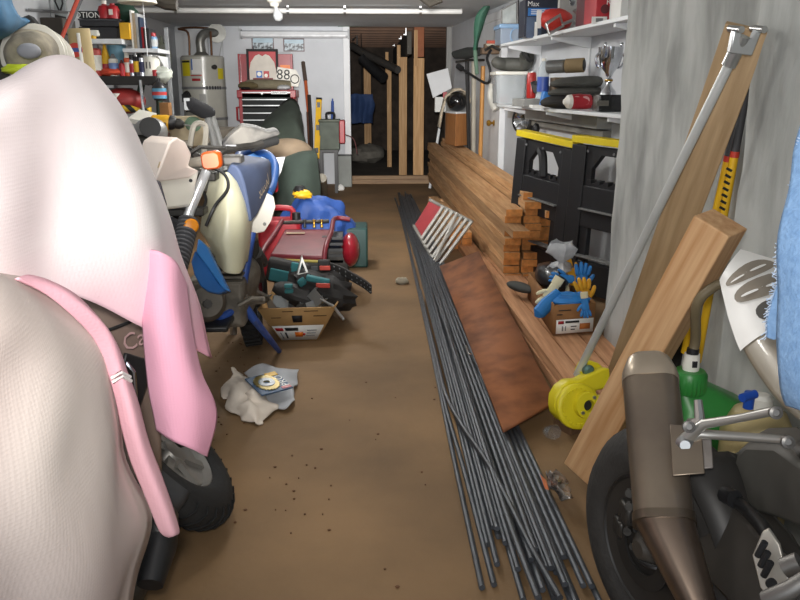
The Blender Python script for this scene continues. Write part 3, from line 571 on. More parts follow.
# red cap, caution strap and hose under the shelf
t = thing('red_helmet', 'red helmet with yellow and black strap under the black shelf', 'helmet', yp(124, 108, YS+.1))
c = yp(124, 101, YS+.1)
obj('shell', MB().ell(c, (.17, .14, .10)), M('helmet_red', 0x8e2a28, .5), t)
m = MB(); P = [[c+Vector((.24*(i/14-.5)*2, -.15+.06*abs(i/14-.5), -.09+.05*math.sin(i*.9)*.3+dz)) for dz in (0, .05)] for i in range(15)]
def stripes(name, a, b, sc):
    m_ = bpy.data.materials.new(name); m_.use_nodes = True; nt = m_.node_tree; P_ = nt.nodes['Principled BSDF']
    tc = nt.nodes.new('ShaderNodeTexCoord'); wv = nt.nodes.new('ShaderNodeTexWave'); wv.inputs['Scale'].default_value = sc; wv.bands_direction = 'DIAGONAL'
    cr = nt.nodes.new('ShaderNodeValToRGB'); cr.color_ramp.interpolation = 'CONSTANT'; cr.color_ramp.elements[1].position = .5
    cr.color_ramp.elements[0].color = (*lin(a), 1); cr.color_ramp.elements[1].color = (*lin(b), 1)
    nt.links.new(tc.outputs['Object'], wv.inputs[0]); nt.links.new(wv.outputs['Fac'], cr.inputs[0]); nt.links.new(cr.outputs[0], P_.inputs['Base Color']); return m_
obj('strap', m.grid(P), stripes('caution', 0xd7b021, 0x20201e, 6), t, solid=.006)
one('white_mug', MB().lathe([(0, 0), (.035, 0), (.035, .08), (.03, .08), (.03, .01), (0, .01)], Matrix.Translation(yp(117, 104, YS+.0))), whitepl, 'small white cup beside the red helmet', 'cup')
c = yp(150, 103, YS+.15); m = MB()
for k in range(3): m.tube([c+Vector((.075*math.cos(a*.3927), .02*k-.02, .2*math.sin(a*.3927))) for a in range(17)], .022, 8)
t = thing('hose_coil', 'dark green hose coil hanging under the black shelf', 'hose', c-Vector((0, 0, .22)))
obj('coil', m, M('hose_green', 0x24382b, .5), t); obj('hanger', MB().tube([c+Vector((0, 0, .2)), Vector((c.x, c.y, z2-.07))], .008, 6), darkm, t)
m = MB().tube([yp(140.5, 80, YS), yp(142, 95, YS), yp(146, 132, YS-.1)], .012, 6); one('chrome_rod', m, chrome, 'thin shiny rod leaning against the black shelf', 'rod')
sbox('box_under_shelf', 'grey box standing on the bench under the black shelf', 'box', 104, 127, 88, Z_(97, YS+.2), M('box_dim', 0x6d6b68, .7), .2, .15)
# swim fin on the wall
fm = fr(yp(166, 65, 7.6), (1, .0, 0), (0, .05, 1))
t = thing('hanging_fin', 'grey tapered fin with two prongs hanging on the left wall', 'fin', yp(166, 65, 7.6))
k = 7.6/FOC
obj('blade', MB().prism([(x*k, -y*k) for x, y in [(-3.5, -25), (-2.5, -27), (0, -19), (2.5, -25), (3.5, -24), (6, -8), (5, 0), (2, 0), (-3, -2), (-6, -14)]], fm, .03), M('fin_grey', 0x63665f, .7, 0, .2, 14, col2=0x4c4f3b), t, bev=.008)
obj('wall_hook', MB().tube([yp(166, 42, 7.6), (XL, 7.62, yp(166, 42, 7.6).z+.03)], .008, 6), steel, t)
obj('tip', MB().prism([(x*k, -y*k) for x, y in [(-3, -2), (5, 0), (3, 5), (-1, 4)]], fm @ Matrix.Translation((0, 0, -.002)), .034), M('fin_dark', 0x39362c, .8), t, bev=.004)
# bench clutter
t = thing('cordless_drill', 'yellow cordless drill with black chuck lying on the bench', 'drill', yp(166, 137, 5.5))
yd = M('drill_yellow', 0xe0a81c, .45)
a, b = yp(152, 123, 5.5), yp(170, 122.5, 5.5)
obj('motor_body', MB().tube([a, a+(b-a)*.1, a+(b-a)*.85, b], [.045, .055, .052, .045], 14), yd, t)
obj('gearbox', MB().tube([b, yp(173, 123, 5.5), yp(176, 123.5, 5.5)], [.05, .048, .035], 14), blackp, t)
obj('chuck', MB().tube([yp(176, 123.5, 5.5), yp(180, 124, 5.5), yp(184, 124.5, 5.5)], [.034, .036, .02], 12), darkm, t)
obj('drill_bit', MB().tube([yp(184, 124.5, 5.5), yp(191, 126, 5.5)], .006, 6), steel, t)
obj('handle', MB().tube([yp(164, 126, 5.5), yp(162.5, 137, 5.5)], [.026, .03], 10, 1.2), yd, t, label='yellow grip')
obj('trigger', MB().box(yp(166, 129, 5.48), (.02, .03, .05)), blackp, t)
obj('decal', MB().box(yp(159, 124, 5.44), (.09, .004, .02)), ink, t, label='black lettering band')
one('canvas_pouch', MB().box(yp(185, 131, 5.75), (.24, .3, .2), Matrix.Rotation(.35, 3, 'Z')).wobble(.02, 5), M('pouch_tan', 0x948870, .9, 0, .1, 8), 'beige carton leaning behind the yellow drill', 'box', bev=.01)
one('brown_block', MB().box(yp(166, 112, 6.2), (.07, .1, .14)), tan2, 'small brown cardboard box beside the hanging bottle', 'box', bev=.003)
c = yp(152, 148, 4.9); c.z = bz+.092; t = thing('angle_grinder', 'grey power tool with round dark opening on the bench front', 'power tool', c-Vector((0, 0, .09)))
obj('housing', MB().ell(c, (.10, .14, .09)), M('tool_grey', 0x8c8c8a, .4, .2), t)
obj('opening', MB().lathe([(.02, 0), (.06, 0), (.062, .02), (.02, .02)], axm(c+Vector((.03, -.12, .03)), (.3, -1, .35))), blackp, t)
obj('collar', MB().ell(c+Vector((-.02, -.05, -.05)), (.1, .12, .06)), darkm, t)
m = MB().hexa([yp(128, 118, 5.6), yp(146, 122, 5.5), yp(146, 126, 5.5), yp(128, 123, 5.6)]+[v+Vector((0, .3, .05)) for v in (yp(128, 118, 5.6), yp(146, 122, 5.5), yp(146, 126, 5.5), yp(128, 123, 5.6))]); one('white_tray', m, whitepl, 'white tray tilted on the bench under the red helmet', 'tray')
one('red_lump', MB().ell(yp(150, 137, 5.4), (.12, .12, .06), amp=.3, fq=4), M('rag_maroon', 0x7c4b42, .9), 'reddish brown rag on the bench by the drill', 'rag')
one('green_spool', MB().lathe([(0, -.03), (.05, -.03), (.05, -.02), (.03, -.02), (.03, .02), (.05, .02), (.05, .03), (0, .03)], axm(yp(193, 124, 5.6), (.5, -1, 0))), M('spool', 0x47604a, .5), 'small green spool on the bench right of the drill', 'spool')
# ---- upper left corner: jacket roll, garments, sign, poles, tubes ----
c = yp(30, 50, 2.6)
jm_ = M('jacket_canvas', 0x9a917e, .9, 0, .3, 14, bump=.6, bs=25, col2=0x6d675b)
t = thing('canvas_jacket', 'rolled dusty canvas jacket with reflective bands on the left wall', 'jacket', c-Vector((0, 0, .2)))
rings = []
cen = [yp(27, 58, 2.45), yp(30, 56, 2.5), yp(36, 55, 2.64), yp(44, 57, 2.8), yp(52, 60, 2.95), yp(60, 65, 3.1)]
ax = (cen[-1]-cen[0]).normalized()
rad = [.055, .075, .082, .078, .066, .05]
obj('roll', MB().tube(curve(cen, 4), [rad[min(int(i/4), 5)]+(rad[min(int(i/4)+1, 5)]-rad[min(int(i/4), 5)])*(i % 4)/4 for i in range(21)], 22).wobble(.012, 14), jm_, t, sub=1)
fold = M('jacket_fold', 0xc6bfae, .8, 0, .08, 10)
for k, u in enumerate((.30, .44, .60, .76)):
    i = u*5; j = int(i); p = cen[j]+(cen[min(j+1, 5)]-cen[j])*(i-j); r_ = rad[j]+(rad[min(j+1, 5)]-rad[j])*(i-j)
    obj('reflective_band', MB().lathe([(r_+.004, -.012), (r_+.014, -.008), (r_+.014, .008), (r_+.004, .012)], axm(p, ax), 22).wobble(.008, 9, 1), M('reflective', 0xb9b5aa, .5, .2), t)
e = yp(29, 51, 2.37)
obj('end_patch', MB().ell(e-Vector((0, .0, 0)), (.034, .02, .022)), M('patch_grey', 0x85868a, .8), t)
obj('neon_hem', MB().ell(yp(23, 70, 2.44), (.06, .05, .016), amp=.35), M('neon_yellow', 0xb4c22a, .6), t)
obj('dark_strap', MB().tube([yp(29, 22, 2.62), yp(34, 28, 2.58), yp(38, 36, 2.58)], .022, 8), blackp, t)
dm = M('denim_blue_dark', 0x3a6788, .85, 0, .1, 20)
P = [[yp(-25, -8, 2.4), yp(-5, -8, 2.3), yp(10, -6, 2.4)], [yp(-25, 10, 2.35), yp(-4, 10, 2.26), yp(13, 10, 2.4)], [yp(-25, 30, 2.4), yp(-2, 26, 2.3), yp(16, 17, 2.45)], [yp(-20, 46, 2.5), yp(2, 38, 2.42), yp(27, 22, 2.6)]]
one('blue_garment', MB().grid(sheet(P, 6)).wobble(.02, 8), dm, 'blue garment hanging above the rolled canvas jacket', 'garment', solid=.02)
P = [[yp(-30, 20, 2.75), yp(-4, 30, 2.6), yp(10, 38, 2.7)], [yp(-30, 60, 2.7), yp(-2, 60, 2.55), yp(9, 62, 2.65)], [yp(-30, 110, 2.75), yp(-4, 110, 2.6), yp(12, 100, 2.7)]]
one('dark_garment', MB().grid(sheet(P, 6)).wobble(.03, 8), M('coat_dark', 0x35352f, .9, 0, .2, 14), 'dark coat hanging behind the rolled canvas jacket', 'garment', solid=.02)
# sign on the left wall
def lp(px, py, off=.01): return xp(px, py, XL+off)
q = [lp(53, 30.5), lp(67, 27), lp(58.5, -4), lp(47, -4)]
t = thing('framed_sign', 'grey framed sign with black scrollwork on the left wall', 'sign', (q[0]+q[1])/2)
SM = fr((q[0]+q[1])/2, (0, 1, 0), (0, 0, 1)); hw = (q[1].y-q[0].y)/2; hh = .5
obj('sign_frame', MB().ring([(-hw, 0), (hw, 0), (hw, hh), (-hw, hh)], [(-hw*.88, .03), (hw*.88, .03), (hw*.88, hh-.03), (-hw*.88, hh-.03)], SM, .02), ltgrey, t)
obj('sign_panel', MB().prism([(-hw*.88, .03), (hw*.88, .03), (hw*.88, hh-.03), (-hw*.88, hh-.03)], SM, .008), M('sign_grey', 0x8d9496, .4), t)
obj('sign_bar', MB().prism([(-hw*.8, .045), (hw*.8, .045), (hw*.8, .10), (-hw*.8, .10)], SM @ Matrix.Translation((0, 0, .009)), .003), ink, t)
m = MB()
for s in (-1, 1):
    m.tube([SM @ Vector((s*(hw*.35+hw*.22*math.cos(a*.5)*(1-a*.03)), .27+.08*math.sin(a*.5)*(1-a*.03)+a*.004, .012)) for a in range(22)], .008, 5)
    m.tube([SM @ Vector((s*hw*.1, .14, .012)), SM @ Vector((s*hw*.5, .2, .012)), SM @ Vector((s*hw*.3, .42, .012))], .008, 5)
obj('scrollwork', m, ink, t)
one('wall_rod', MB().tube([lp(29, 10, .03), lp(70, 12.5, .03)], .012, 6), grey, 'thin grey rod fixed across the left wall below the sign', 'rod')
m = MB().tube([yp(79, -4, 4.4), yp(60, 42, 4.3)], .011, 8)
t = thing('red_pole', 'red pole leaning diagonally in front of the framed sign', 'pole', yp(60, 42, 4.3)); obj('shaft', m, M('pole_red', 0xb5442f, .5), t); obj('ferrule', MB().tube([yp(60.6, 40.5, 4.3), yp(58.5, 46, 4.3)], .016, 8), blackp, t)
one('grey_pole', MB().tube([yp(82, -4, 4.5), yp(66, 34, 4.4)], .012, 8), M('pole_grey', 0x55565a, .5), 'dark grey pole leaning beside the red pole', 'pole')
m = bx(0, 0, 0, 0, 0, 0); m = MB().box(yp(60, 40, 4.6), (.12, .2, .22)); one('dark_box_on_wall', m, M('box_brown_dark', 0x37312b, .8), 'dark box behind the rolled canvas jacket, under the sign', 'box', bev=.006)
t = thing('cardboard_tube', 'tan cardboard tube with a round red and blue label', 'tube', yp(80, 66, 4.0))
b = yp(78.5, 29, 4.0); a = Vector((yp(82, 66, 4.0).x+.03, 4.0, bz+.001))
obj('tube_wall', MB().tube([a, b], .052, 18), M('tube_tan', 0xb5a174, .7, 0, .08, 8), t)
obj('edge_strip', MB().tube([yp(82.5, 66, 3.94), yp(78, 33, 3.94)], .008, 6), M('strip_bright', 0xe9e6df, .3), t)
lm_ = axm(yp(75.5, 50, 3.94), (.05, -1, .05))
obj('round_label', MB().prism(circ(.033, 20), lm_, .004), M('label_red2', 0xc2392b, .5), t)
obj('label_bar', MB().prism([(-.03, -.009), (.03, -.009), (.03, .009), (-.03, .009)], lm_ @ Matrix.Translation((0, 0, .004)), .002), M('label_blue2', 0x3f4f8f, .5), t)
# ======================= covered motorcycle, left foreground =======================
bike = thing('covered_motorcycle', 'brown grey motorcycle under white and pink cloths in the left foreground', 'motorcycle', (-.75, 1.9, 0))
fair = M('fairing_brown', 0x7a6a60, .35, .1, .08, 6, coat=.3)
P = [[yp(60, 270, 1.62), yp(100, 285, 1.60), yp(150, 310, 1.66)], [yp(75, 310, 1.56), yp(110, 330, 1.545), yp(155, 350, 1.62)], [yp(90, 350, 1.54), yp(122, 365, 1.53), yp(158, 395, 1.60)], [yp(105, 400, 1.56), yp(133, 420, 1.545), yp(160, 440, 1.60)], [yp(110, 470, 1.62), yp(140, 480, 1.60), yp(160, 470, 1.66)]]
obj('fairing_panel', MB().grid(sheet(P, 5)), fair, bike, solid=.012)
obj('panel_seam', MB().tube([yp(95, 333, 1.535), yp(112, 329, 1.53), yp(140, 318, 1.57)], .004, 6), blackp, bike)
obj('air_vent', MB().prism(*(lambda o: ([(0, 0), (.06, -.005), (.075, -.06), (.06, -.17), (.03, -.1), (.0, -.03)], fr(o, yp(140, 355, 1.53)-yp(125, 352, 1.5), (0, .1, 1))))(yp(123, 352, 1.505)), .01), blackp, bike, bev=.004)
obj('vent_trim', MB().tube([yp(126, 362, 1.5), yp(134, 372, 1.495), yp(136, 400, 1.5)], .004, 6), chrome, bike)
text('Can', fr(yp(122, 345, 1.505), yp(145, 336, 1.55)-yp(122, 345, 1.505), (0, .15, 1)), .05, M('script_rose', 0xb99a98, .3, .3), bike, 'script_lettering', .002, 'LEFT')
# main body under the cloth: seat hump, tank and belly
obj('body_shell', MB().tube([(-1.15, 1.0, .62), (-.95, 1.3, .66), (-.85, 1.6, .68), (-.8, 1.95, .66), (-.76, 2.15, .55)], [.10, .16, .17, .15, .08], 14), fair, bike)
obj('engine', MB().box((-.74, 1.7, .33), (.26, .55, .3)), darkm, bike, bev=.05)
obj('exhaust', MB().tube([(-.56, 1.9, .16), (-.58, 1.5, .15), (-.62, 1.0, .18)], .045, 12), darkm, bike)
obj('windscreen_stem', MB().tube([(-.78, 1.85, .7), (-.72, 1.72, 1.0), (-.64, 1.6, 1.17)], .03, 10), blackp, bike)
def tyre(name, c, n, R, r, w_, parent, tread=True, mat=None):
    Mx = axm(c, n); prof = []
    for k in range(9): a = -math.pi*.62+k*math.pi*1.24/8; prof.append((R-r+r*math.cos(a)*1.0, w_*math.sin(a)))
    prof = [(R-r*1.55, -w_*.75)]+prof+[(R-r*1.55, w_*.75)]
    o = obj(name, MB().lathe(prof+[prof[0]], Mx, 48), mat or rubber, parent)
    return o, Mx
wn = Vector((.72, .10, .68)); wc = yp(202, 462, 2.16)
wc = Vector((-.605, 2.16, .225))
R_ = .255
tt, Mx = tyre('front_tyre', wc, wn, R_, .07, .058, bike)
m = MB()
for k in range(34):
    a0 = 2*math.pi*k/34
    pts = [Mx @ Vector(((R_-.07+.072*math.cos(b))*math.cos(a0+.10*math.sin(b*2.2)), (R_-.07+.072*math.cos(b))*math.sin(a0+.10*math.sin(b*2.2)), .060*math.sin(b))) for b in (-1.1, -.7, -.3, .1, .5, .9)]
    m.tube(pts, .0035, 4)
obj('tread_grooves', m, M('groove', 0x0c0c0c, .9), tt)
obj('front_rim', MB().lathe([(R_-.108, -.042), (R_-.104, .040), (R_-.112, .042), (R_-.125, .02), (.05, .012), (.04, .04), (0, .04)], Mx, 40), M('rim_silver', 0x8d8a85, .45, .5, .1), bike)
m = MB()
for k in range(6):
    a = k*math.pi/3; m.box(Mx @ Vector((.08*math.cos(a), .08*math.sin(a), .024)), (.10, .026, .016), (Mx.to_3x3() @ Matrix.Rotation(a, 3, 'Z')))
obj('spoke', m, CACHE['rim_silver'], bike)
obj('front_fender', (lambda: (lambda m_: (m_.grid([[Mx @ Vector(((R_+.012-.05*abs(s)**2)*math.cos(a), (R_+.012-.05*abs(s)**2)*math.sin(a), .088*s)) for s in (-1, -.6, -.2, .2, .6, 1)] for a in FA]), m_)[1])(MB()))() if False else (lambda P_: MB().grid(P_))([[Mx @ Vector(((R_+.02-.03*s*s)*math.cos(a), (R_+.02-.03*s*s)*math.sin(a), .072*s)) for s in (-1, -.6, -.2, .2, .6, 1)] for a in [math.atan2((Mx.inverted() @ yp(168, 458, 2.08)).y, (Mx.inverted() @ yp(168, 458, 2.08)).x)+d for d in [x*.075-.45 for x in range(13)]]]), M('fender_dark', 0x3b3b3c, .45), bike, solid=.006)
obj('fork_leg', MB().tube([wc+Vector(wn).normalized()*.075, Vector((-.74, 1.94, .74))], .022, 10), darkm, bike)
obj('fork_leg', MB().tube([wc-Vector(wn).normalized()*.09, Vector((-.86, 2.0, .70))], .022, 10), darkm, bike)
rc = Vector((-.80, .98, .27)); _, Mr = tyre('rear_tyre', rc, (1, .1, 0), .27, .08, .075, bike)
obj('rear_rim', MB().lathe([(.17, -.05), (.17, .05), (.05, .03), (0, .04)], Mr, 30), darkm, bike)
obj('lower_cowl', MB().tube([yp(150, 585, 1.52), yp(158, 545, 1.6), yp(166, 515, 1.72)], [.03, .045, .03], 10), blackp, bike)
# ---- cloths ----
def waffle(name, c, c2, sc=1.2):
    m_ = M(name, c, .9, 0, .05, sc, col2=c2, lo=.35, hi=.6, det=2); nt = m_.node_tree; P_ = nt.nodes['Principled BSDF']
    tc = nt.nodes.new('ShaderNodeTexCoord'); ck = nt.nodes.new('ShaderNodeTexVoronoi'); ck.inputs['Scale'].default_value = 170; ck.inputs['Randomness'].default_value = .15
    bp = nt.nodes.new('ShaderNodeBump'); bp.inputs['Strength'].default_value = .13; bp.inputs['Distance'].default_value = .004
    nt.links.new(tc.outputs['Object'], ck.inputs['Vector']); nt.links.new(ck.outputs['Distance'], bp.inputs['Height']); nt.links.new(bp.outputs[0], P_.inputs['Normal'])
    return m_
pinkc = waffle('waffle_pink', 0xe3a9bc, 0xd898ae); creamc = waffle('waffle_cream', 0xd2c9c0, 0xcab5b0); hemc = waffle('waffle_hem', 0xe0b3b8, 0xd693aa)
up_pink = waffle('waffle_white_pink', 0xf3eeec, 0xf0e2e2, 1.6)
def flash_whitening(m_, z0, z1, c):      # pink cloth coloured whiter towards its top, flash overexposure put into the colour
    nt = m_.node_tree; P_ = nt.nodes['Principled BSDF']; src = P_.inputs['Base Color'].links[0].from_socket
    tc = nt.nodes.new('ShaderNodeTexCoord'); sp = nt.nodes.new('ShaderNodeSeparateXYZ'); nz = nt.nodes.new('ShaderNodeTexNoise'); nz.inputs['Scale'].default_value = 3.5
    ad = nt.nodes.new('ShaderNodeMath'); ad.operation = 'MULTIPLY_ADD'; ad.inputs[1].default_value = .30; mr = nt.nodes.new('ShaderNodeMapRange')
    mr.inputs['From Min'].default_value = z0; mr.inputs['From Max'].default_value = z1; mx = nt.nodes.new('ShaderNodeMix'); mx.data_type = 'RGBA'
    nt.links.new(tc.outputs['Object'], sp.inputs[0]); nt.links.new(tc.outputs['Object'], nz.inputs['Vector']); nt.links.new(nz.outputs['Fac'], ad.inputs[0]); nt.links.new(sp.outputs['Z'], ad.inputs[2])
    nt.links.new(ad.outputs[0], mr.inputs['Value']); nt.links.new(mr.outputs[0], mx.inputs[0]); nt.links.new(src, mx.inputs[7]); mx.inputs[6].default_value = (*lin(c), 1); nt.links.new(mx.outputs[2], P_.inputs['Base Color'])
flash_whitening(up_pink, .30+.13, .58+.13, 0xe2a4b6)
def cloth(name, rows, mat, parent, n=6, amp=.008, fq=7, solid=.004, seed=0):
    return obj(name, MB().grid(sheet(rows, n)).wobble(amp, fq, seed), mat, parent, solid=solid, ang=180)
R = lambda *a: [yp(*q) for q in a]
cov = thing('motorcycle_cover', 'white and pink waffle cloth draped high over the left motorcycle', 'cloth', (-.5, 1.4, .5), 'cloths on the left motorcycle')
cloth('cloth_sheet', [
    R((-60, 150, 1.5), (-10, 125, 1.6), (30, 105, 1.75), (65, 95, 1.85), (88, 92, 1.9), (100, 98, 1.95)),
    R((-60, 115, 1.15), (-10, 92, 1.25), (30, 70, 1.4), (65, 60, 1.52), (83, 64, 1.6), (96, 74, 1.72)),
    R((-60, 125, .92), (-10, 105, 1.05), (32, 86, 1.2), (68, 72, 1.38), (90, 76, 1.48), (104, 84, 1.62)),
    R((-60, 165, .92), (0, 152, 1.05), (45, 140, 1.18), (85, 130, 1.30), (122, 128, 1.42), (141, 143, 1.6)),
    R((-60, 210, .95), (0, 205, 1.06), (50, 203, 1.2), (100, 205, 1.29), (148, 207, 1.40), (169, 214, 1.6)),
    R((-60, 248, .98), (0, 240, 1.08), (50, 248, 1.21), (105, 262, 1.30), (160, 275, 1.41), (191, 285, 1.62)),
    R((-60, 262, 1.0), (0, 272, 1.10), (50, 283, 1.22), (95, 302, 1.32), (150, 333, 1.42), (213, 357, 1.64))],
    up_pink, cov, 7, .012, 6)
cloth('hanging_flap', [
    R((143, 250, 1.385), (160, 252, 1.375), (176, 262, 1.40), (186, 285, 1.46)),
    R((143, 300, 1.39), (160, 300, 1.37), (178, 305, 1.39), (192, 325, 1.46)),
    R((146, 350, 1.40), (164, 350, 1.37), (186, 352, 1.39), (201, 372, 1.46)),
    R((150, 392, 1.41), (170, 395, 1.38), (194, 398, 1.40), (214, 415, 1.47)),
    R((157, 430, 1.42), (176, 441, 1.39), (196, 450, 1.41), (207, 456, 1.46))], pinkc, cov, 7, .007, 9, seed=3, solid=.005)
cov2 = thing('motorcycle_cover', 'cream waffle cloth with a pink hem, nearest in the left foreground', 'cloth', (-.5, .9, .4), 'cloths on the left motorcycle')
cloth('cloth_sheet', [
    R((-80, 262, 1.15), (0, 268, 1.2), (22, 272, 1.25), (45, 282, 1.30)),
    R((-80, 275, .78), (-10, 281, .92), (25, 281, 1.04), (47, 284, 1.13)),
    R((-80, 325, .74), (0, 326, .86), (52, 318, 1.0), (97, 338, 1.17)),
    R((-80, 380, .72), (0, 385, .84), (60, 380, .96), (114, 387, 1.2)),
    R((-80, 450, .72), (0, 450, .82), (70, 450, .94), (129, 447, 1.22)),
    R((-80, 520, .72), (0, 520, .82), (85, 525, .95), (156, 522, 1.27)),
    R((-80, 600, .74), (0, 598, .84), (85, 600, .96), (139, 588, 1.25)),
    R((-80, 700, .76), (0, 700, .86), (80, 690, .98), (120, 660, 1.25))], creamc, cov2, 7, .020, 6, seed=9)
cloth('pink_hem', [
    R((16, 279, .98), (28, 277, 1.02), (46, 281, 1.09)), R((52, 299, 1.045), (66, 294, 1.065), (80, 299, 1.12)),
    R((92, 336, 1.115), (104, 328, 1.12), (114, 342, 1.16)), R((110, 380, 1.153), (120, 372, 1.15), (129, 381, 1.19)),
    R((122, 429, 1.172), (134, 425, 1.165), (145, 430, 1.21)), R((139, 479, 1.197), (151, 475, 1.19), (161, 478, 1.23)),
    R((158, 528, 1.225), (170, 527, 1.22), (177, 526, 1.25)), R((169, 537, 1.235), (173, 536, 1.23), (177, 534, 1.25))], hemc, cov2, 6, .003, 9, solid=.005)
obj('hem_stitching', MB().tube(R((112, 378, 1.140), (121, 372, 1.135), (130, 377, 1.175)), .003, 5).tube(R((113, 382, 1.142), (122, 376, 1.137), (131, 381, 1.177)), .003, 5), M('stitch_white', 0xf0e6e4, .8), cov2)
# ======================= white and blue dirt bike =======================
sz = thing('dirt_bike', 'white and blue dirt bike on its kickstand behind the pink cloth', 'motorcycle', (-.62, 3.4, 0))
bkw = M('bike_white', 0xe6e2d6, .35, 0, .04, 6, coat=.2); cream = M('tank_cream', 0xd0cdb0, .4, 0, .05, 5, coat=.2)
bblue = M('bike_blue', 0x3a7fc6, .4, 0, .06, 6); seatb = M('seat_blue', 0x47536f, .75, 0, .08, 8); frame_b = M('frame_blue', 0x2b4c94, .45, 0, .15, 12)
dirty = M('dirty_alloy', 0x6c665c, .6, .5, .35, 16, bump=.2)
# headlight cowl: front face lit, side face, top visor
a = R((178, 138, 2.78), (190, 150, 2.86), (197, 168, 2.92), (196, 184, 2.92), (188, 208, 2.86), (155, 210, 2.70), (152, 186, 2.70), (166, 142, 2.74))
b = [v+Vector((-.17, .06, -.01)) for v in a]
fr0 = R((156, 181, 2.66), (172, 137, 2.70), (184, 141, 2.76), (191, 152, 2.83), (193, 168, 2.88), (186, 184, 2.84))
m = MB()
# lower side panel
m.hexa(R((152, 180, 2.66), (200, 170, 2.86), (192, 207, 2.82), (161, 211, 2.64))[::-1]+[v+Vector((-.14, .16, 0)) for v in R((152, 180, 2.66), (200, 170, 2.86), (192, 207, 2.82), (161, 211, 2.64))][::-1])
obj('headlight_cowl', m, bkw, sz, bev=.012)
m = MB(); f_ = R((154, 183, 2.655), (170, 142, 2.70), (177, 137, 2.74), (186, 142, 2.80), (192, 154, 2.85), (189, 166, 2.85), (200, 171, 2.86), (190, 178, 2.80))
m.loft([[v for v in f_], [v+Vector((-.12, .12, .0)) for v in f_]])
obj('number_board', m, M('board_pinkish', 0xe6d8ce, .4, 0, .03, 6), sz, bev=.008)
obj('peeled_patch', MB().hexa(R((158, 168, 2.672), (168, 166, 2.725), (166, 159.5, 2.72), (160, 162, 2.68))+[v+Vector((-.01, .02, 0)) for v in R((158, 168, 2.672), (168, 166, 2.725), (166, 159.5, 2.72), (160, 162, 2.68))]), M('patch_tan', 0xc9b390, .7), sz, label='tan peeled sticker patch')
obj('headlight', MB().hexa(R((155, 180, 2.64), (161, 181, 2.64), (168, 206, 2.63), (160, 208, 2.62))+[v+Vector((-.05, .08, 0)) for v in R((155, 180, 2.64), (161, 181, 2.64), (168, 206, 2.63), (160, 208, 2.62))]), M('headlight_glass', 0x4a454c, .15), sz, bev=.006)
obj('cowl_screw', MB().lathe([(0, 0), (.006, 0), (.006, .004), (0, .004)], axm(yp(190.5, 180.5, 2.79), (.6, -1, 0))), ink, sz)
obj('turn_signal', MB().loft([[fr(yp(212, 160, 2.80)+Vector((0, dy, 0)), (1, .25, .1), (0, .1, 1)) @ Vector((x*s, y*s, 0)) for x, y in rrect(.068, .062, .018)] for dy, s in ((-.03, .8), (-.018, 1), (.02, 1), (.03, .85))]), M('signal_orange', 0xc65208, .5), sz)
obj('signal_stalk', MB().tube(R((192, 163, 2.93), (205, 161, 2.87)), .019, 10), M('stalk_grey', 0x8a8479, .5), sz)
obj('fork_tube', MB().tube(R((206, 172, 2.93), (191, 208, 2.82), (186, 222, 2.77)), .018, 14), M('fork_chrome', 0xd8dadc, .3, .55, .03), sz)
obj('fork_tube', MB().tube(R((192, 186, 3.02), (178, 212, 2.92), (173, 225, 2.87)), .018, 14), chrome, sz)
obj('triple_clamp', MB().box(yp(204, 176, 2.99), (.10, .09, .03)), darkm, sz, bev=.004)
obj('lower_clamp', MB().box(yp(188, 211, 2.87), (.13, .09, .025)), darkm, sz, bev=.004)
def gaiter(p, q, r, n=16):
    m = MB(); L = (q-p).length; pr = [(0, 0)]
    for i in range(n): pr += [(r, L*(i+.1)/n), (r, L*(i+.5)/n), (r*.78, L*(i+.75)/n)]
    return m.lathe(pr+[(0, L)], axm(p, q-p), 18)
gm = M('gaiter_grey', 0x4b4b4e, .7)
obj('fork_gaiter', gaiter(*R((189, 221, 2.78), (172, 284, 2.58)), .038), gm, sz)
obj('fork_gaiter', gaiter(*R((172, 222, 2.88), (146, 290, 2.66)), .036), gm, sz)
obj('fork_lower', MB().tube(R((172, 284, 2.58), (148, 346, 2.44)), .03, 12), dirty, sz)
obj('reflector', MB().lathe([(0, 0), (.024, .0), (.026, .008), (.02, .014), (0, .015)], axm(yp(191, 226, 2.74), (.35, -1, .2)), 20), M('amber', 0xe08a14, .2), sz)
obj('brake_line', MB().tube(curve(R((196, 165, 2.95), (222, 172, 2.95), (228, 188, 2.93), (215, 206, 2.86), (206, 226, 2.85)), 5), .006, 6), blackp, sz)
obj('cable', MB().tube(curve(R((190, 146, 3.0), (194, 126, 3.02), (203, 124, 3.05), (206, 132, 3.05), (202, 170, 2.99)), 5), .011, 6), M('cable_grey', 0x77736a, .5), sz)
obj('cable', MB().tube(curve(R((200, 186, 2.95), (206, 200, 2.92), (200, 216, 2.85)), 5), .006, 6), blackp, sz)
# front fender and lower shroud (blue)
def plate(name, pts, off, mat, **k): return obj(name, MB().loft([pts, [v+Vector(off) for v in pts]]), mat, sz, **k)
plate('front_fender', R((198, 238, 2.80), (206, 246, 2.82), (216, 266, 2.86), (229, 292, 2.9), (222, 288, 2.88), (208, 268, 2.83), (196, 252, 2.79)), (.0, .06, -.02), bblue, bev=.006)
plate('fender_side', R((195, 250, 2.80), (206, 264, 2.845), (217, 280, 2.87), (226, 291, 2.90), (218, 294, 2.88), (208, 292, 2.855), (200, 286, 2.83), (194, 274, 2.80), (191, 262, 2.79)), (.0, .06, -.02), M('bike_blue_dark', 0x2a63a6, .45), bev=.006)
plate('fender_strut', R((180, 228, 2.84), (184, 228, 2.84), (181, 245, 2.82), (176, 245, 2.82)), (-.03, .05, 0), bblue, bev=.004)
fc = yp(140, 345, 2.50); fc.z = .235
_, Mf = tyre('front_tyre', fc+Vector((-.06, .02, 0)), (.9, -.45, .05), .235, .04, .04, sz)
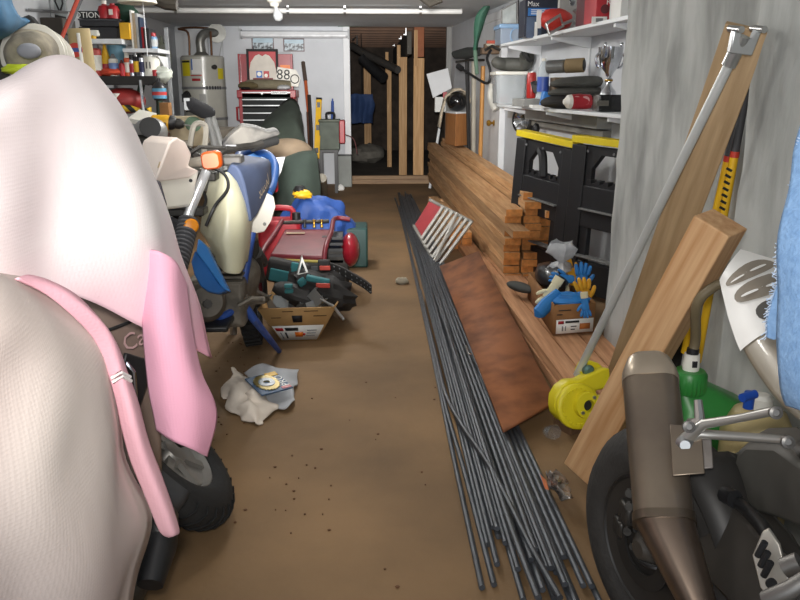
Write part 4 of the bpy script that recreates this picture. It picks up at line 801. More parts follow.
obj('front_rim', MB().lathe([(.15, -.03), (.165, -.03), (.165, .03), (.15, .03), (.15, -.03)], Mf, 36), steel, sz)
obj('spokes', (lambda m_: ([m_.tube([Mf @ Vector((.02*math.cos(a+.5), .02*math.sin(a+.5), s)), Mf @ Vector((.152*math.cos(a), .152*math.sin(a), 0))], .003, 4) for k in range(12) for a, s in ((k*math.pi/6, .03),)], m_)[1])(MB()), steel, sz)
# tank: tall cream shroud
rows = []
tk = [((222, 173, 3.06), (229, 172, 3.04), (240, 186, 3.08), (243, 196, 3.16)),
      ((217, 185, 3.04), (228, 186, 2.99), (243, 200, 3.04), (249, 205, 3.16)),
      ((210, 215, 3.02), (226, 215, 2.95), (243, 215, 3.00), (252, 220, 3.14)),
      ((207, 238, 3.02), (222, 240, 2.94), (242, 240, 2.98), (250, 246, 3.12)),
      ((218, 254, 3.02), (226, 256, 2.94), (242, 256, 2.98), (248, 262, 3.10)),
      ((222, 270, 3.02), (226, 273, 2.96), (240, 274, 2.98), (246, 262, 3.08))]
m = MB(); lo = []
for r in tk:
    f_ = R(*r); bk = [f_[3]+Vector((-.03, .12, 0)), f_[0]+Vector((-.06, .16, 0))]
    lo.append(curve(f_, 3)+bk)
m.loft(lo); obj('fuel_tank', m, cream, sz, bev=.012, ang=50)
# seat
st_ = [((225, 166, 3.10), (242, 164, 3.12), (255, 172, 3.2), (246, 200, 3.16), (236, 206, 3.12)),
       ((232, 160, 3.35), (250, 158, 3.38), (262, 168, 3.42), (256, 196, 3.38), (244, 205, 3.30)),
       ((236, 156, 3.62), (258, 153, 3.66), (270, 162, 3.70), (264, 186, 3.66), (250, 196, 3.6)),
       ((240, 153, 3.85), (260, 151, 3.9), (272, 158, 3.92), (268, 170, 3.9), (252, 180, 3.86))]
# seen from ahead and above: flat top sloping toward the tank, side facing the aisle
T = lambda px, py, y: yp(px, py, y)
P = [[T(230, 164, 3.06), T(238, 168, 3.05), T(245, 186, 3.06), T(252, 222, 3.07)],
     [T(233, 160, 3.25), T(252, 164, 3.22), T(257, 180, 3.21), T(258, 214, 3.22)],
     [T(238, 157, 3.5), T(262, 161, 3.44), T(266, 174, 3.42), T(265, 200, 3.42)],
     [T(242, 155, 3.75), T(268, 159, 3.68), T(271, 168, 3.66), T(272, 182, 3.66)]]
lo = [curve(r, 3)+[r[-1]+Vector((-.14, .05, 0)), r[0]+Vector((-.06, .03, -.12))] for r in P]
obj('seat', MB().loft(lo), seatb, sz, bev=.015, ang=60)
text('SUZUKI', fr(T(262.5, 186, 3.365), T(270, 174, 3.60)-T(257, 196, 3.25), (-.1, -.3, 1)), .075, M('letter_tan', 0xd3bd98, .6), sz, 'seat_lettering', .006)
plate('side_panel', R((248, 222, 3.36), (254, 204, 3.42), (268, 193, 3.52), (274, 196, 3.56), (276, 207, 3.56), (270, 222, 3.48), (265, 232, 3.44), (250, 235, 3.36), (246, 230, 3.34)), (-.03, .02, 0), bkw, bev=.006)
obj('panel_screw', MB().lathe([(0, 0), (.008, 0), (.006, .006), (0, .006)], axm(yp(264.5, 224, 3.425), (.5, -1, .2))), steel, sz)
obj('grab_rail', MB().tube(curve(R((238, 160, 3.72), (240, 154, 3.88), (252, 151, 4.0), (268, 155, 3.95), (275, 166, 3.85), (273, 184, 3.72), (268, 194, 3.62)), 5), .02, 10), M('rail_blue', 0x21487f, .5), sz)
plate('rear_fender', R((244, 156, 3.86), (258, 151, 4.05), (268, 154, 4.1), (264, 163, 3.9), (250, 165, 3.8)), (0, .02, -.03), bblue, bev=.006)
plate('plate_holder', R((272, 158, 4.05), (285, 157, 4.1), (281, 172, 4.06), (272, 190, 3.95)), (0, .02, 0), M('plate_white2', 0xd5d6d8, .4), bev=.002, label='white tail plate')
obj('tail_light', MB().box(yp(271, 186, 4.0), (.07, .06, .06)), red, sz, bev=.01)
# bars, hand guard, mirror stalk
obj('handlebar', MB().tube(curve(R((166, 150, 3.12), (184, 148, 3.05), (205, 160, 3.02), (226, 150, 3.06), (250, 146, 3.16), (262, 143, 3.2)), 5), .014, 8), darkm, sz)
hg = R((222, 145, 3.08), (230, 136, 3.1), (242, 126, 3.14), (256, 128, 3.18), (268, 132, 3.22), (276, 130.5, 3.26), (281, 133, 3.26), (278, 136, 3.26), (262, 141, 3.2), (250, 149, 3.15), (232, 150, 3.08), (223, 150, 3.08))
plate('hand_guard', hg, (-.02, .10, .01), M('guard_dusty', 0x6f6c66, .7, 0, .3, 10, col2=0x26262a), bev=.012)
obj('guard_lettering', MB().box(yp(231, 145.5, 3.07), (.04, .004, .006)), grey, sz)
obj('grip', MB().tube(R((252, 147, 3.18), (276, 140, 3.28)), .02, 10), rubber, sz)
obj('brake_lever', MB().tube(R((225, 148, 3.04), (200, 147, 3.0), (186, 156, 2.96)), .008, 6), darkm, sz)
obj('instrument', MB().box(yp(228, 160, 3.2), (.12, .1, .04)), M('dash_grey', 0x4f4c48, .5), sz, bev=.01)
# frame, engine, kickstand, rear wheel
obj('down_tube', MB().tube(R((252, 232, 3.24), (247, 262, 3.22), (240, 300, 3.2)), .018, 10), frame_b, sz)
obj('frame_tube', MB().tube(R((200, 286, 3.0), (206, 308, 3.02), (220, 318, 3.06), (238, 308, 3.16)), .016, 8), frame_b, sz)
obj('engine_case', MB().box(yp(222, 296, 3.26), (.24, .3, .2)).ell(yp(240, 278, 3.36), (.09, .14, .12)).wobble(.012, 14), dirty, sz, bev=.02)
m = MB()
for k in range(6): m.box(yp(222, 252, 3.2)+Vector((0, 0, -k*.022)), (.18, .18, .009))
obj('cooling_fins', m, dirty, sz)
obj('clutch_cover', MB().lathe([(0, .03), (.06, .03), (.078, .01), (.08, 0), (0, 0)], axm(yp(206, 302, 2.98), (.4, -1, .3)), 24), M('alloy_rim', 0x5c564d, .55, .4, .25), sz)
obj('engine_bolt', MB().lathe([(0, 0), (.018, 0), (.018, .02), (0, .02)], axm(yp(207, 304, 2.945), (.4, -1, .3)), 8), darkm, sz)
obj('skid_plate', MB().box(yp(205, 322, 3.06), (.22, .22, .025)), blackp, sz, bev=.008)
obj('gear_lever', MB().tube(R((238, 306, 3.1), (252, 298, 3.12), (262, 300, 3.14)), .011, 8), dirty, sz)
obj('foot_peg', MB().tube(R((244, 301, 3.16), (264, 300, 3.20)), .017, 8), dirty, sz)
obj('kickstand', MB().tube([yp(242, 303, 3.18), yp(253, 318, 3.19), fp(279, 351, .012)], [.02, .018, .013], 10), frame_b, sz)
obj('kickstand_pivot', MB().box(yp(241, 302, 3.17), (.06, .06, .06)), dirty, sz, bev=.008)
rc = yp(246, 262, 3.95); rc.z = .24
_, Mq = tyre('rear_tyre', rc, (.98, .1, .1), .24, .05, .05, sz)
m = MB()
for k in range(36):
    a = k*math.pi/18
    for s in (0,): m.box(Mq @ Vector((.240*math.cos(a), .240*math.sin(a), s)), (.016, .024, .08), Mq.to_3x3() @ Matrix.Rotation(a, 3, 'Z'))
obj('tyre_tread', m, rubber, sz)
obj('rear_rim', MB().lathe([(.16, -.03), (.17, -.03), (.17, .03), (.16, .03), (.16, -.03)], Mq, 36), steel, sz)
obj('rear_hub', MB().lathe([(0, -.06), (.05, -.06), (.05, .06), (0, .06)], Mq), dirty, sz)
obj('swingarm', MB().tube([yp(246, 290, 3.3), rc+Vector((.09, 0, 0))], .025, 8), dirty, sz)
obj('chain_guard', MB().tube([yp(256, 252, 3.4), yp(262, 262, 3.6)], .03, 8), darkm, sz)
obj('shock', MB().tube(R((250, 240, 3.4), (258, 280, 3.45)), .035, 10), darkm, sz)
# rack with black grip behind the cowl (raised stand arm)
t = thing('padded_stand', 'silver stand arm with a black foam grip behind the dirt bike', 'stand', yp(218, 160, 4.2))
obj('foam_grip', MB().tube(R((187, 101, 4.2), (190, 104, 4.2), (204, 111, 4.25), (211, 113, 4.3)), [.025, .04, .04, .03], 12), M('foam', 0x17171a, .9), t)
obj('arm', MB().tube(R((206, 112, 4.28), (216, 150, 4.2), (222, 175, 4.1)), .018, 8), steel, t)
obj('arm', MB().tube(R((211, 113, 4.3), (222, 148, 4.22), (226, 172, 4.1)), .018, 8), steel, t)
obj('end_plate', MB().box(yp(188, 104, 4.2), (.03, .05, .06)), steel, t)
obj('post', MB().tube([yp(224, 172, 4.1), Vector((yp(224, 172, 4.1).x, 4.1, 0))], .02, 8), steel, t)
# ======================= tarps, compressor, boxes in the middle =======================
grn = M('canvas_green', 0x343c34, .9, 0, .12, 8, bump=.2)
t = thing('covered_machine', 'machine under a dark green peaked tarp in front of the tool chest', 'covered machine', fp(290, 200, 0))
P = [R((262, 128, 8.9), (278, 108, 8.9), (291, 100, 8.9), (297, 102, 8.9), (300, 112, 9.0)),
     R((245, 145, 8.3), (268, 125, 8.25), (292, 118, 8.2), (301, 128, 8.2), (304, 140, 8.5)),
     R((240, 168, 8.0), (266, 160, 7.9), (294, 155, 7.9), (305, 155, 8.0), (307, 165, 8.4)),
     R((240, 190, 7.8), (268, 188, 7.7), (296, 186, 7.7), (306, 186, 7.9), (309, 192, 8.3)), [fp(240, 215, .01), fp(268, 213, .01), fp(296, 211, .01), fp(307, 211, .01), fp(310, 206, .01)]]
obj('tarp_peak', MB().grid(sheet(P, 5)).wobble(.03, 5), grn, t, solid=.01)
t2 = thing('covered_machine', 'low machine with a brown padded top under a dark green tarp', 'covered machine', fp(300, 205, 0))
P = [R((268, 152, 7.2), (285, 150, 7.3), (304, 150, 7.3), (314, 151, 7.4)), R((270, 172, 6.9), (284, 158, 6.8), (304, 153, 6.8), (317, 152, 6.9)),
     R((274, 185, 6.75), (288, 180, 6.6), (306, 178, 6.6), (319, 178, 6.75)), R((276, 208, 6.7), (290, 207, 6.5), (308, 206, 6.5), (320, 203, 6.7))]
obj('tarp_skirt', MB().grid(sheet(P, 5)).wobble(.02, 6), M('canvas_green2', 0x2f3a33, .9, 0, .12, 8, bump=.2), t2, solid=.01)
obj('padded_top', MB().ell(yp(288, 152, 7.0), (.22, .22, .12)), M('pad_brown', 0x7b6a56, .8, 0, .1, 10), t2)
obj('inner_body', MB().box((yp(296, 190, 7.1).x, 7.15, .26), (.36, .5, .5)), grn, t2)
one('white_folder', MB().hexa(R((271, 172, 6.2), (284, 157, 6.3), (281, 170, 6.25), (272, 190, 6.15))+[v+Vector((0, .02, 0)) for v in R((271, 172, 6.2), (284, 157, 6.3), (281, 170, 6.25), (272, 190, 6.15))]), paper, 'white card leaning on the low green tarp', 'card')
one('bar_spacer', MB().tube([fp(324, 196, 0), yp(322, 178, 8.4)], .05, 10), M('bottle_pale', 0x8d8779, .6), 'pale bottle standing behind the blue sack', 'bottle')
# red fuel can behind the bike seat
t = thing('fuel_can', 'red plastic fuel can behind the white side panel of the dirt bike', 'fuel can', fp(283, 232, 0))
c = yp(279, 212, 5.5); obj('can_body', MB().box((c.x, 5.55, .2), (.3, .24, .40)), M('can_red', 0xa3202c, .45), t, bev=.03)
obj('can_handle', MB().tube(curve([(c.x-.09, 5.55, .4), (c.x-.08, 5.55, .47), (c.x+.08, 5.55, .47), (c.x+.09, 5.55, .4)], 4), .02, 8), CACHE['can_red'], t)
obj('can_neck', MB().lathe([(0, 0), (.03, 0), (.03, .05), (0, .05)], Matrix.Translation((c.x+.12, 5.5, .4))), blackp, t)
# blue sack
bs = M('blue_tarp', 0x24488c, .6, 0, .12, 9, bump=.3)
t = thing('blue_sack', 'crumpled blue plastic sack behind the red compressor', 'sack', fp(318, 232, 0))
c = yp(317, 212, 5.75)
obj('sack_body', MB().ell((c.x, 5.8, .24), (.29, .22, .27), nu=30, nv=20, amp=.35, fq=2.6), bs, t, sub=1)
obj('sack_tie', MB().ell(yp(302, 194, 5.7), (.07, .05, .035), amp=.4, fq=5), yellow, t, label='yellow cord tie')
obj('sack_neck', MB().ell(yp(300, 191, 5.72), (.05, .05, .04), amp=.3), blackp, t)
# red compressor / welder
ctn = thing('red_compressor', 'low red portable compressor with tube handles on the floor', 'compressor', fp(310, 275, 0))
q = [yp(273, 254, 4.85), yp(325, 256, 4.85), yp(332, 229, 5.3), yp(287, 230, 5.3)]
zc_ = (q[0].z+q[1].z)/2
q = [fp(270, 254, .36), fp(324, 256, .36), fp(332, 229, .40), fp(285, 229, .40)]
maroon = M('compressor_red', 0x671d27, .45, 0, .15, 8)
obj('hood', MB().hexa([v-Vector((0, 0, .035)) for v in q]+q), maroon, ctn, bev=.01)
cc = sum(q, Vector())/4
obj('body_box', MB().hexa([Vector((cc.x+(v.x-cc.x)*.92, cc.y+(v.y-cc.y)*.92, .05)) for v in q]+[Vector((cc.x+(v.x-cc.x)*.92, cc.y+(v.y-cc.y)*.92, v.z-.036)) for v in q]), M('compressor_grey', 0x55544f, .6, .2, .15), ctn, bev=.006)
e0, e1 = q[0], q[1]
for k in range(3): obj('front_louver', MB().box(e0+(e1-e0)*(.22+.28*k)+Vector((0, -.0, -.13)), (.085, .02, .14)), M('louver', 0x44474a, .5), ctn, bev=.004)
obj('trim_strip', MB().tube([e0+Vector((.02, -.012, -.03)), e1+Vector((-.02, -.012, -.03))], .008, 6), M('trim_yellow', 0xa89a50, .5), ctn)
obj('tube_handle', MB().tube(curve([Vector((q[1].x+.0, q[1].y-.03, .12)), q[1]+Vector((.005, -.02, .02)), q[1]*.5+q[2]*.5+Vector((.02, 0, .06)), q[2]+Vector((.02, 0, .07)), q[2]+Vector((.12, .02, .06))], 5), .015, 10), maroon, ctn)
obj('tube_handle', MB().tube(curve([Vector((q[0].x-.06, q[0].y-.05, .06)), Vector((q[0].x-.06, q[0].y-.06, .24)), q[0]+Vector((-.05, 0, .0)), q[3]*.6+q[0]*.4+Vector((-.03, 0, .03)), q[3]+Vector((-.02, .02, .05))], 5), .015, 10), maroon, ctn)
obj('rear_bar', MB().tube([q[3]+Vector((-.02, .02, .04)), q[2]+Vector((-.02, .02, .05))], .012, 8), darkm, ctn)
obj('badge', MB().box(q[3]*.62+q[2]*.3+q[0]*.08+Vector((-.01, -.09, .002)), (.12, .035, .004)), M('badge_tan', 0xa08a70, .5), ctn)
for u, mt in ((.42, blackp), (.62, brass), (.78, brass)): obj('valve', MB().lathe([(0, 0), (.010, 0), (.010, .012), (.006, .018), (.006, .04), (.011, .043), (.011, .052), (0, .052)], Matrix.Translation(q[3]+(q[2]-q[3])*u+Vector((0, .01, .01))), 12), mt, ctn)
tc_ = yp(350, 247, 4.98)
obj('motor_cover', MB().ell((tc_.x+.0, tc_.y+.03, .28), (.062, .15, .11)), M('cover_red', 0x861825, .35, coat=.3), ctn)
m = MB()
for k in range(6): m.box((tc_.x-.11, tc_.y+.05-.01*k, .18+.04*k), (.13, .2, .018))
obj('motor_fins', m, M('fin_black', 0x2a2b2c, .5), ctn)
obj('motor_block', MB().box((tc_.x-.09, tc_.y+.07, .17), (.16, .26, .26)), darkm, ctn, bev=.01)
obj('wheel', MB().lathe([(0, -.03), (.1, -.03), (.1, .03), (0, .03)], axm((q[0].x-.08, q[0].y+.1, .1), (1, 0, 0)), 20), rubber, ctn)
tl = fp(356, 268, 0); 
t = one('teal_box', bx(tl.x-.14, tl.x+.09, tl.y, tl.y+.3, 0, .30), M('teal_plastic', 0x1e3f3c, .5), 'teal plastic box standing beyond the red motor cover', 'box', bev=.015)
# tool belt in front of the compressor
tb = thing('tool_belt', 'black and teal tool belt with pouches heaped on the cardboard box', 'tool belt', fp(320, 312, 0))
tbm = M('belt_black', 0x2a2827, .8, 0, .2, 14, bump=.2); teal = M('belt_teal', 0x2d7277, .7, 0, .1, 10)
obj('pouch', MB().box(yp(288, 272, 4.35), (.24, .1, .14), Matrix.Rotation(.22, 3, 'Y')).wobble(.012, 8), tbm, tb, bev=.02)
obj('teal_panel', MB().box(yp(280, 276, 4.285), (.12, .02, .07), Matrix.Rotation(.22, 3, 'Y')), teal, tb, bev=.006)
obj('teal_panel', MB().box(yp(296, 268, 4.29), (.06, .02, .06), Matrix.Rotation(.22, 3, 'Y')), teal, tb, bev=.006)
obj('pouch', MB().ell(yp(322, 290, 4.25), (.20, .15, .09), Matrix.Rotation(.35, 3, 'Y'), 20, 14, .3, 3), tbm, tb)
obj('pouch', MB().ell(yp(303, 296, 4.15), (.17, .12, .055), Matrix.Rotation(.3, 3, 'Y'), 18, 10, .3, 3), tbm, tb)
obj('pouch', MB().box(yp(330, 290, 4.4), (.18, .16, .24)).wobble(.02, 7), tbm, tb, bev=.03)
obj('teal_panel', MB().box(yp(318, 280, 4.12), (.13, .05, .03), Matrix.Rotation(.2, 3, 'Y')).wobble(.008, 9), teal, tb, bev=.008)
obj('teal_panel', MB().box(yp(302, 282, 4.13), (.04, .05, .04), Matrix.Rotation(-.6, 3, 'Y')), teal, tb, bev=.008)
for px, py in ((288.5, 286), (289, 291)): obj('teal_panel', MB().box(yp(px, py, 4.03), (.045, .03, .022)), teal, tb, bev=.006)
obj('red_tag', MB().box(yp(323, 285.5, 4.06), (.075, .012, .024), Matrix.Rotation(.05, 3, 'Y')), M('tag_red', 0xc24436, .6), tb, bev=.003)
obj('belt_buckle', MB().box(yp(324, 265, 4.35), (.07, .05, .06)), tbm, tb, bev=.008)
obj('red_tag', MB().box(yp(325, 268, 4.31), (.06, .012, .025)), CACHE['tag_red'], tb, bev=.003)
P = [[p, p+Vector((.0, .02, -.055))] for p in curve(R((328, 262, 4.38), (340, 266, 4.32), (355, 274, 4.22), (365, 280, 4.15), (371, 285, 4.1)), 5)]
st = obj('strap', MB().grid(P), tbm, tb, solid=.012, bev=.003)
m = MB()
for i in range(1, 20, 2):
    for f in (.25, .75): p = P[i][0]*(1-f)+P[i][1]*f; m.lathe([(0, 0), (.006, 0), (0, .003)], axm(p+Vector((0, -.007, 0)), (0, -1, .2)), 8)
obj('eyelets', m, grey, st)
obj('hammer_loop', MB().tube(curve(R((290, 268, 4.27), (291, 278, 4.25), (297, 281, 4.25), (301, 270, 4.28)), 4), .008, 6), tbm, tb)
t = thing('speed_square', 'silver speed square standing up from the tool belt', 'square', yp(302, 275, 4.22))
SQ = fr(yp(296, 277, 4.22), yp(309, 275, 4.22)-yp(296, 277, 4.22), (0, .15, 1)); u = .0042
def tri(s, cx_, cy_): return [(cx_+(x-cx_)*s, cy_+(y-cy_)*s) for x, y in ((0, 0), (.075, .0), (.052, .11))]
obj('square_blade', MB().ring(tri(1, .043, .037), tri(.55, .043, .037), SQ, .004), M('alu', 0xb9b9b4, .35, .7), t)
obj('square_fence', MB().tube([SQ @ Vector((.002, 0, 0)), SQ @ Vector((.052, .112, 0))], .005, 6), CACHE['alu'], t)
one('nail_set', MB().tube(R((320, 299, 4.0), (333, 306, 3.98), (344, 320, 3.93)), [.005, .009, .009], 8), steel, 'silver steel tool poking out beside the cardboard box', 'tool')
# cardboard box with hardware
bxs = thing('cardboard_box', 'open cardboard box of metal hardware on the floor before the compressor', 'box', fp(300, 338, 0))
b0, b1 = fp(282, 341, 0), fp(317, 340, 0)
t0, t1, t2_, t3 = yp(258, 309, 3.86), yp(334, 307, 3.92), yp(342, 296, 4.3), yp(276, 287, 4.35)
b2, b3 = b1+Vector((.03, .30, 0)), b0+Vector((-.02, .30, 0))
for nm, (p0, p1, p2, p3) in (('front_panel', (b0, b1, t1, t0)), ('side_panel', (b1, b2, t2_, t1)), ('back_panel', (b2, b3, t3, t2_)), ('side_panel', (b3, b0, t0, t3))):
    o = obj(nm, MB().grid([[p0, p1], [p3, p2]]), tan, bxs, solid=.008)
obj('bottom_panel', MB().hexa([v+Vector((0, 0, .002)) for v in (b0, b1, b2, b3)]+[v+Vector((0, 0, .01)) for v in (b0, b1, b2, b3)]), tan, bxs)
def onq(u, v, d=.006):   # point on the front panel, u right, v up
    p = (b0*(1-u)+b1*u)*(1-v)+(t0*(1-u)+t1*u)*v; return p+Vector((0, -d, 0))
def qpanel(name, u0, u1, v0, v1, d, mat, par, label=None): return obj(name, MB().grid([[onq(u0, v0, d), onq(u1, v0, d)], [onq(u0, v1, d), onq(u1, v1, d)]]), mat, par, label=label, solid=.002)
lab = qpanel('printed_label', .02, .98, .04, .48, .007, paper, bxs, 'white printed label')
qpanel('label_print', .05, .2, .33, .42, .010, red, lab); qpanel('label_print', .24, .5, .33, .42, .010, ink, lab)
qpanel('label_print', .42, .6, .14, .28, .010, orange, lab); qpanel('label_print', .2, .24, .1, .28, .010, ink, lab); qpanel('label_print', .1, .13, .1, .28, .010, grey, lab)
qpanel('label_print', .68, .88, .16, .18, .010, grey, lab); qpanel('label_print', .68, .88, .24, .26, .010, grey, lab); qpanel('label_print', .68, .88, .32, .34, .010, grey, lab); qpanel('label_print', .6, .65, .18, .24, .010, red, lab)
qpanel('hand_hole', .42, .58, .58, .78, .007, ink, bxs)
for u0, u1, v0 in ((.1, .25, .72), (.3, .45, .9), (.6, .8, .9), (.75, .95, .75)): qpanel('carton_print', u0, u1, v0, v0+.02, .007, M('print_brown', 0x5e4526, .8), bxs)
hd = thing('metal_hardware', 'galvanised joist hangers heaped in the open cardboard box', 'hardware', yp(285, 300, 4.1))
random.seed(3)
for k in range(14):
    px, py = random.uniform(268, 322), random.uniform(297, 307); c = yp(px, py, random.uniform(4.0, 4.15))
    Rm = Matrix.Rotation(random.uniform(-1, 1), 3, 'Z') @ Matrix.Rotation(random.uniform(-.8, .8), 3, 'Y') @ Matrix.Rotation(random.uniform(-.6, .6), 3, 'X')
    obj('hanger', MB().box(c, (.08, .003, .07), Rm).box(c+Rm @ Vector((.04, .02, 0)), (.003, .04, .07), Rm).box(c+Rm @ Vector((-.04, .02, 0)), (.003, .04, .07), Rm), M('zinc', 0x8b8f90, .45, .5, .1), hd)
# ---- rags and blade pack on the floor ----
def rag(name, label, rows, mat, par=None, amp=.02, fq=11, seed=0, solid=.006):
    m = MB().grid(sheet([[fp(px, py, z) for px, py, z in r] for r in rows], 6)).wobble(amp, fq, seed)
    lo = min(q.z for q in m.v); m.v = [Vector((q.x, q.y, max(q.z, .006))) for q in m.v]
    if par: return obj(name, m, mat, par, solid=solid, ang=180, label=label)
    return one(name, m, mat, label, 'rag', solid=solid, ang=180)
rag('white_rag', 'crumpled white rag on the floor beside the saw blade pack', [[(233, 370, .06), (240, 372, .03), (255, 388, .03), (262, 391, .02)], [(222, 388, .02), (236, 385, .07), (255, 395, .05), (270, 402, .02)], [(220, 396, .01), (235, 402, .04), (252, 405, .06), (276, 406, .02)], [(226, 402, .01), (240, 414, .02), (255, 422, .02), (264, 420, .01)], [(232, 408, .01), (243, 418, .01), (256, 426, .01), (260, 424, .01)]], M('rag_white', 0xd9cdbf, .9, 0, .08, 9), amp=.035, fq=16)
rag('grey_gloves', 'pale grey work gloves spread under the saw blade pack', [[(245, 372, .03), (262, 366, .05), (285, 368, .05), (297, 372, .02)], [(250, 385, .02), (268, 380, .03), (288, 380, .04), (298, 384, .02)], [(262, 396, .01), (275, 396, .02), (290, 393, .03), (296, 392, .02)], [(272, 406, .01), (282, 409, .02), (290, 406, .02), (294, 400, .01)]], M('glove_grey', 0xaeb0b4, .85, 0, .1, 10), amp=.02, seed=4)
t = thing('blade_pack', 'blue saw blade package lying on the grey gloves', 'package', fp(268, 384, .05))
q = [fp(262, 395, .075), fp(293, 387, .075), fp(280, 372, .10), fp(248, 378, .10)]
BM = fr(q[0], q[1]-q[0], q[3]-q[0]); bw, bh = (q[1]-q[0]).length, (q[3]-q[0]).length
obj('card', MB().prism([(0, 0), (bw, 0), (bw, bh), (0, bh)], BM @ Matrix.Translation((0, 0, -.006)), .006), M('card_blue', 0x34506e, .5), t)
obj('card_header', MB().prism([(bw*.62, bh*.8), (bw*.98, bh*.8), (bw*.98, bh*1.0), (bw*.62, bh*1.0)], BM, .002), yellow, t)
obj('card_strip', MB().prism([(bw*.70, bh*.04), (bw*.98, bh*.04), (bw*.98, bh*.16), (bw*.70, bh*.16)], BM, .002), red, t)
obj('saw_blade', MB().ring([(bw*.44+(bw*.33+(.006 if k % 2 else 0))*math.cos(k*math.pi/24), bh*.52+(bh*.40+(.006 if k % 2 else 0))*math.sin(k*math.pi/24)) for k in range(48)], circ(.012, 48, bw*.44, bh*.52), BM, .004), M('blade_bronze', 0x7a6a30, .35, .6, .15), t)
obj('blade_window', MB().ring(circ(.036, 24, bw*.44, bh*.52), circ(.014, 24, bw*.44, bh*.52), BM @ Matrix.Translation((0, 0, .004)), .002), M('window_grey', 0x6a7680, .3), t)
text('PRO', fr(BM @ Vector((bw*.9, bh*.46, .001)), BM.to_3x3() @ Vector((0, 1, 0)), BM.to_3x3() @ Vector((-1, 0, 0))), .05, wink, t)
c = fp(402, 281, .02); one('floor_stone', MB().ell(c, (.045, .035, .025), amp=.4), M('stone_pale', 0xa29a88, .9), 'small pale stone on the bare floor by the rods', 'stone')
random.seed(11)
leaf = M('leaf_brown', 0x5a3a22, .9)
m = MB()
for k in range(70):
    px, py = random.choice([(random.uniform(215, 260), random.uniform(340, 372)), (random.uniform(200, 250), random.uniform(398, 440)), (random.uniform(230, 440), random.uniform(380, 590)), (random.uniform(255, 330), random.uniform(430, 520))])
    c = fp(px, py, .003); r_ = random.uniform(.002, .006)
    m.ell(c, (r_*random.uniform(.6, 1.6), r_, .003), nu=6, nv=4)
one('floor_debris', m, leaf, 'scattered brown leaf crumbs on the concrete floor', 'debris')['kind'] = 'stuff'
# ======================= steel rods on the floor =======================
rodm = M('rod_steel', 0x484b50, .5, .35, .22, 20, rnd=.15)
random.seed(5)
RB = 'steel rods in the bundle'
rl = 'grey steel rod in the dense bundle lying along the floor'
proto = None
def rod(pts, label=rl, group=RB):
    return one('steel_rod', MB().tube(pts, .0088, 8), rodm, label, 'rod', group)
x0, x1 = .43, .655
n1 = 14
for layer, n in ((0, n1), (1, n1-1), (2, 7)):
    for i in range(n):
        u = (i+.5*layer)/(n1-1) if layer < 2 else .15+.6*i/7
        xf, xn = .43+.15*u, .345+.255*u
        yf, yn = 9.6+random.uniform(-.5, .2), 1.75+random.uniform(-.05, .35)-.2*u
        z = .009+.0165*layer; pts = []
        for k in range(7):
            s = k/6; y = yn+(yf-yn)*s; x = xn+(xf-xn)*s**.85+random.uniform(-.004, .004)+.012*math.sin(s*5+i*.4)*s
            pts.append(Vector((x, y, z)))
        rod(pts)
def rodpx(pp, z, label): return rod(curve([fp(px, py, z) for px, py in pp], 4), label, None)
rodpx([(482, 588), (450, 440), (425, 320), (402, 220), (395, 198)], .01, 'leftmost grey steel rod, lying apart from the bundle on the bare floor')
rodpx([(494, 585), (464, 470), (444, 400), (424, 312), (400, 206)], .01, 'second steel rod from the bundle edge, beside the leftmost rod')
rodpx([(560, 598), (530, 545), (492, 470), (462, 425), (446, 395), (437, 360), (420, 290)], .062, 'bent grey steel rod crossing over the top of the bundle')
rodpx([(538, 598), (512, 530), (487, 455), (468, 395), (444, 320)], .062, 'straight grey steel rod lying on top of the bundle')
# foil scrap and orange chip on the rods
t = thing('foil_scrap', 'crumpled silver foil scrap lying on the near steel rods', 'litter', fp(560, 488, .06))
m = MB().grid(sheet([[fp(547, 472, .07), fp(553, 472, .10), fp(556, 470, .07)], [fp(553, 487, .06), fp(560, 486, .10), fp(566, 484, .07)], [fp(562, 503, .06), fp(568, 500, .085), fp(572, 497, .06)]], 6)).wobble(.02, 30)
obj('foil', m, M('foil', 0xbdb6ae, .25, .6, .3, 30, col2=0x5a5048), t, solid=.002, ang=20)
one('orange_chip', MB().hexa([fp(540, 474, .062), fp(546, 480, .062), fp(549, 490, .062), fp(545, 489, .062)]+[fp(540, 474, .07), fp(546, 480, .07), fp(549, 490, .07), fp(545, 489, .07)]), M('chip_orange', 0xb5653c, .8), 'orange wood chip beside the foil scrap', 'wood chip')
# ======================= lumber =======================
LD = Vector((-.02, 1, .017)).normalized(); LN = Vector((1, .02, 0)).normalized()
LO = fp(505, 282, 0)
def board(c, L, w_, h, mats=None, name='lumber_board', label='', group=None, end=True, u=(0, 0)):
    # board whose near end starts at c (near left bottom corner), running along LD
    m = MB(); d = LD*L; p = [c, c+LN*w_, c+LN*w_+d, c+d]; p = [Vector(v) for v in p]
    q = [v+Vector((0, 0, h)) for v in p]
    v = p+q; m.add(v, [(3, 2, 1, 0), (4, 5, 6, 7), (1, 2, 6, 5), (3, 0, 4, 7)]); m.m = 1; m.add(v, [(0, 1, 5, 4), (2, 3, 7, 6)])
    return one(name, m, mats or [fir_y, endg], label, 'lumber', group, bev=0, sm=False)
LG = 'boards in the lumber stack'
gen = 'rough fir board inside the tall lumber stack along the white wall'
random.seed(21); bt = .0505; bw_ = .112
colsx = [(0.0, 10, -.0), (.125, 12, .0), (.252, 10, .10)]
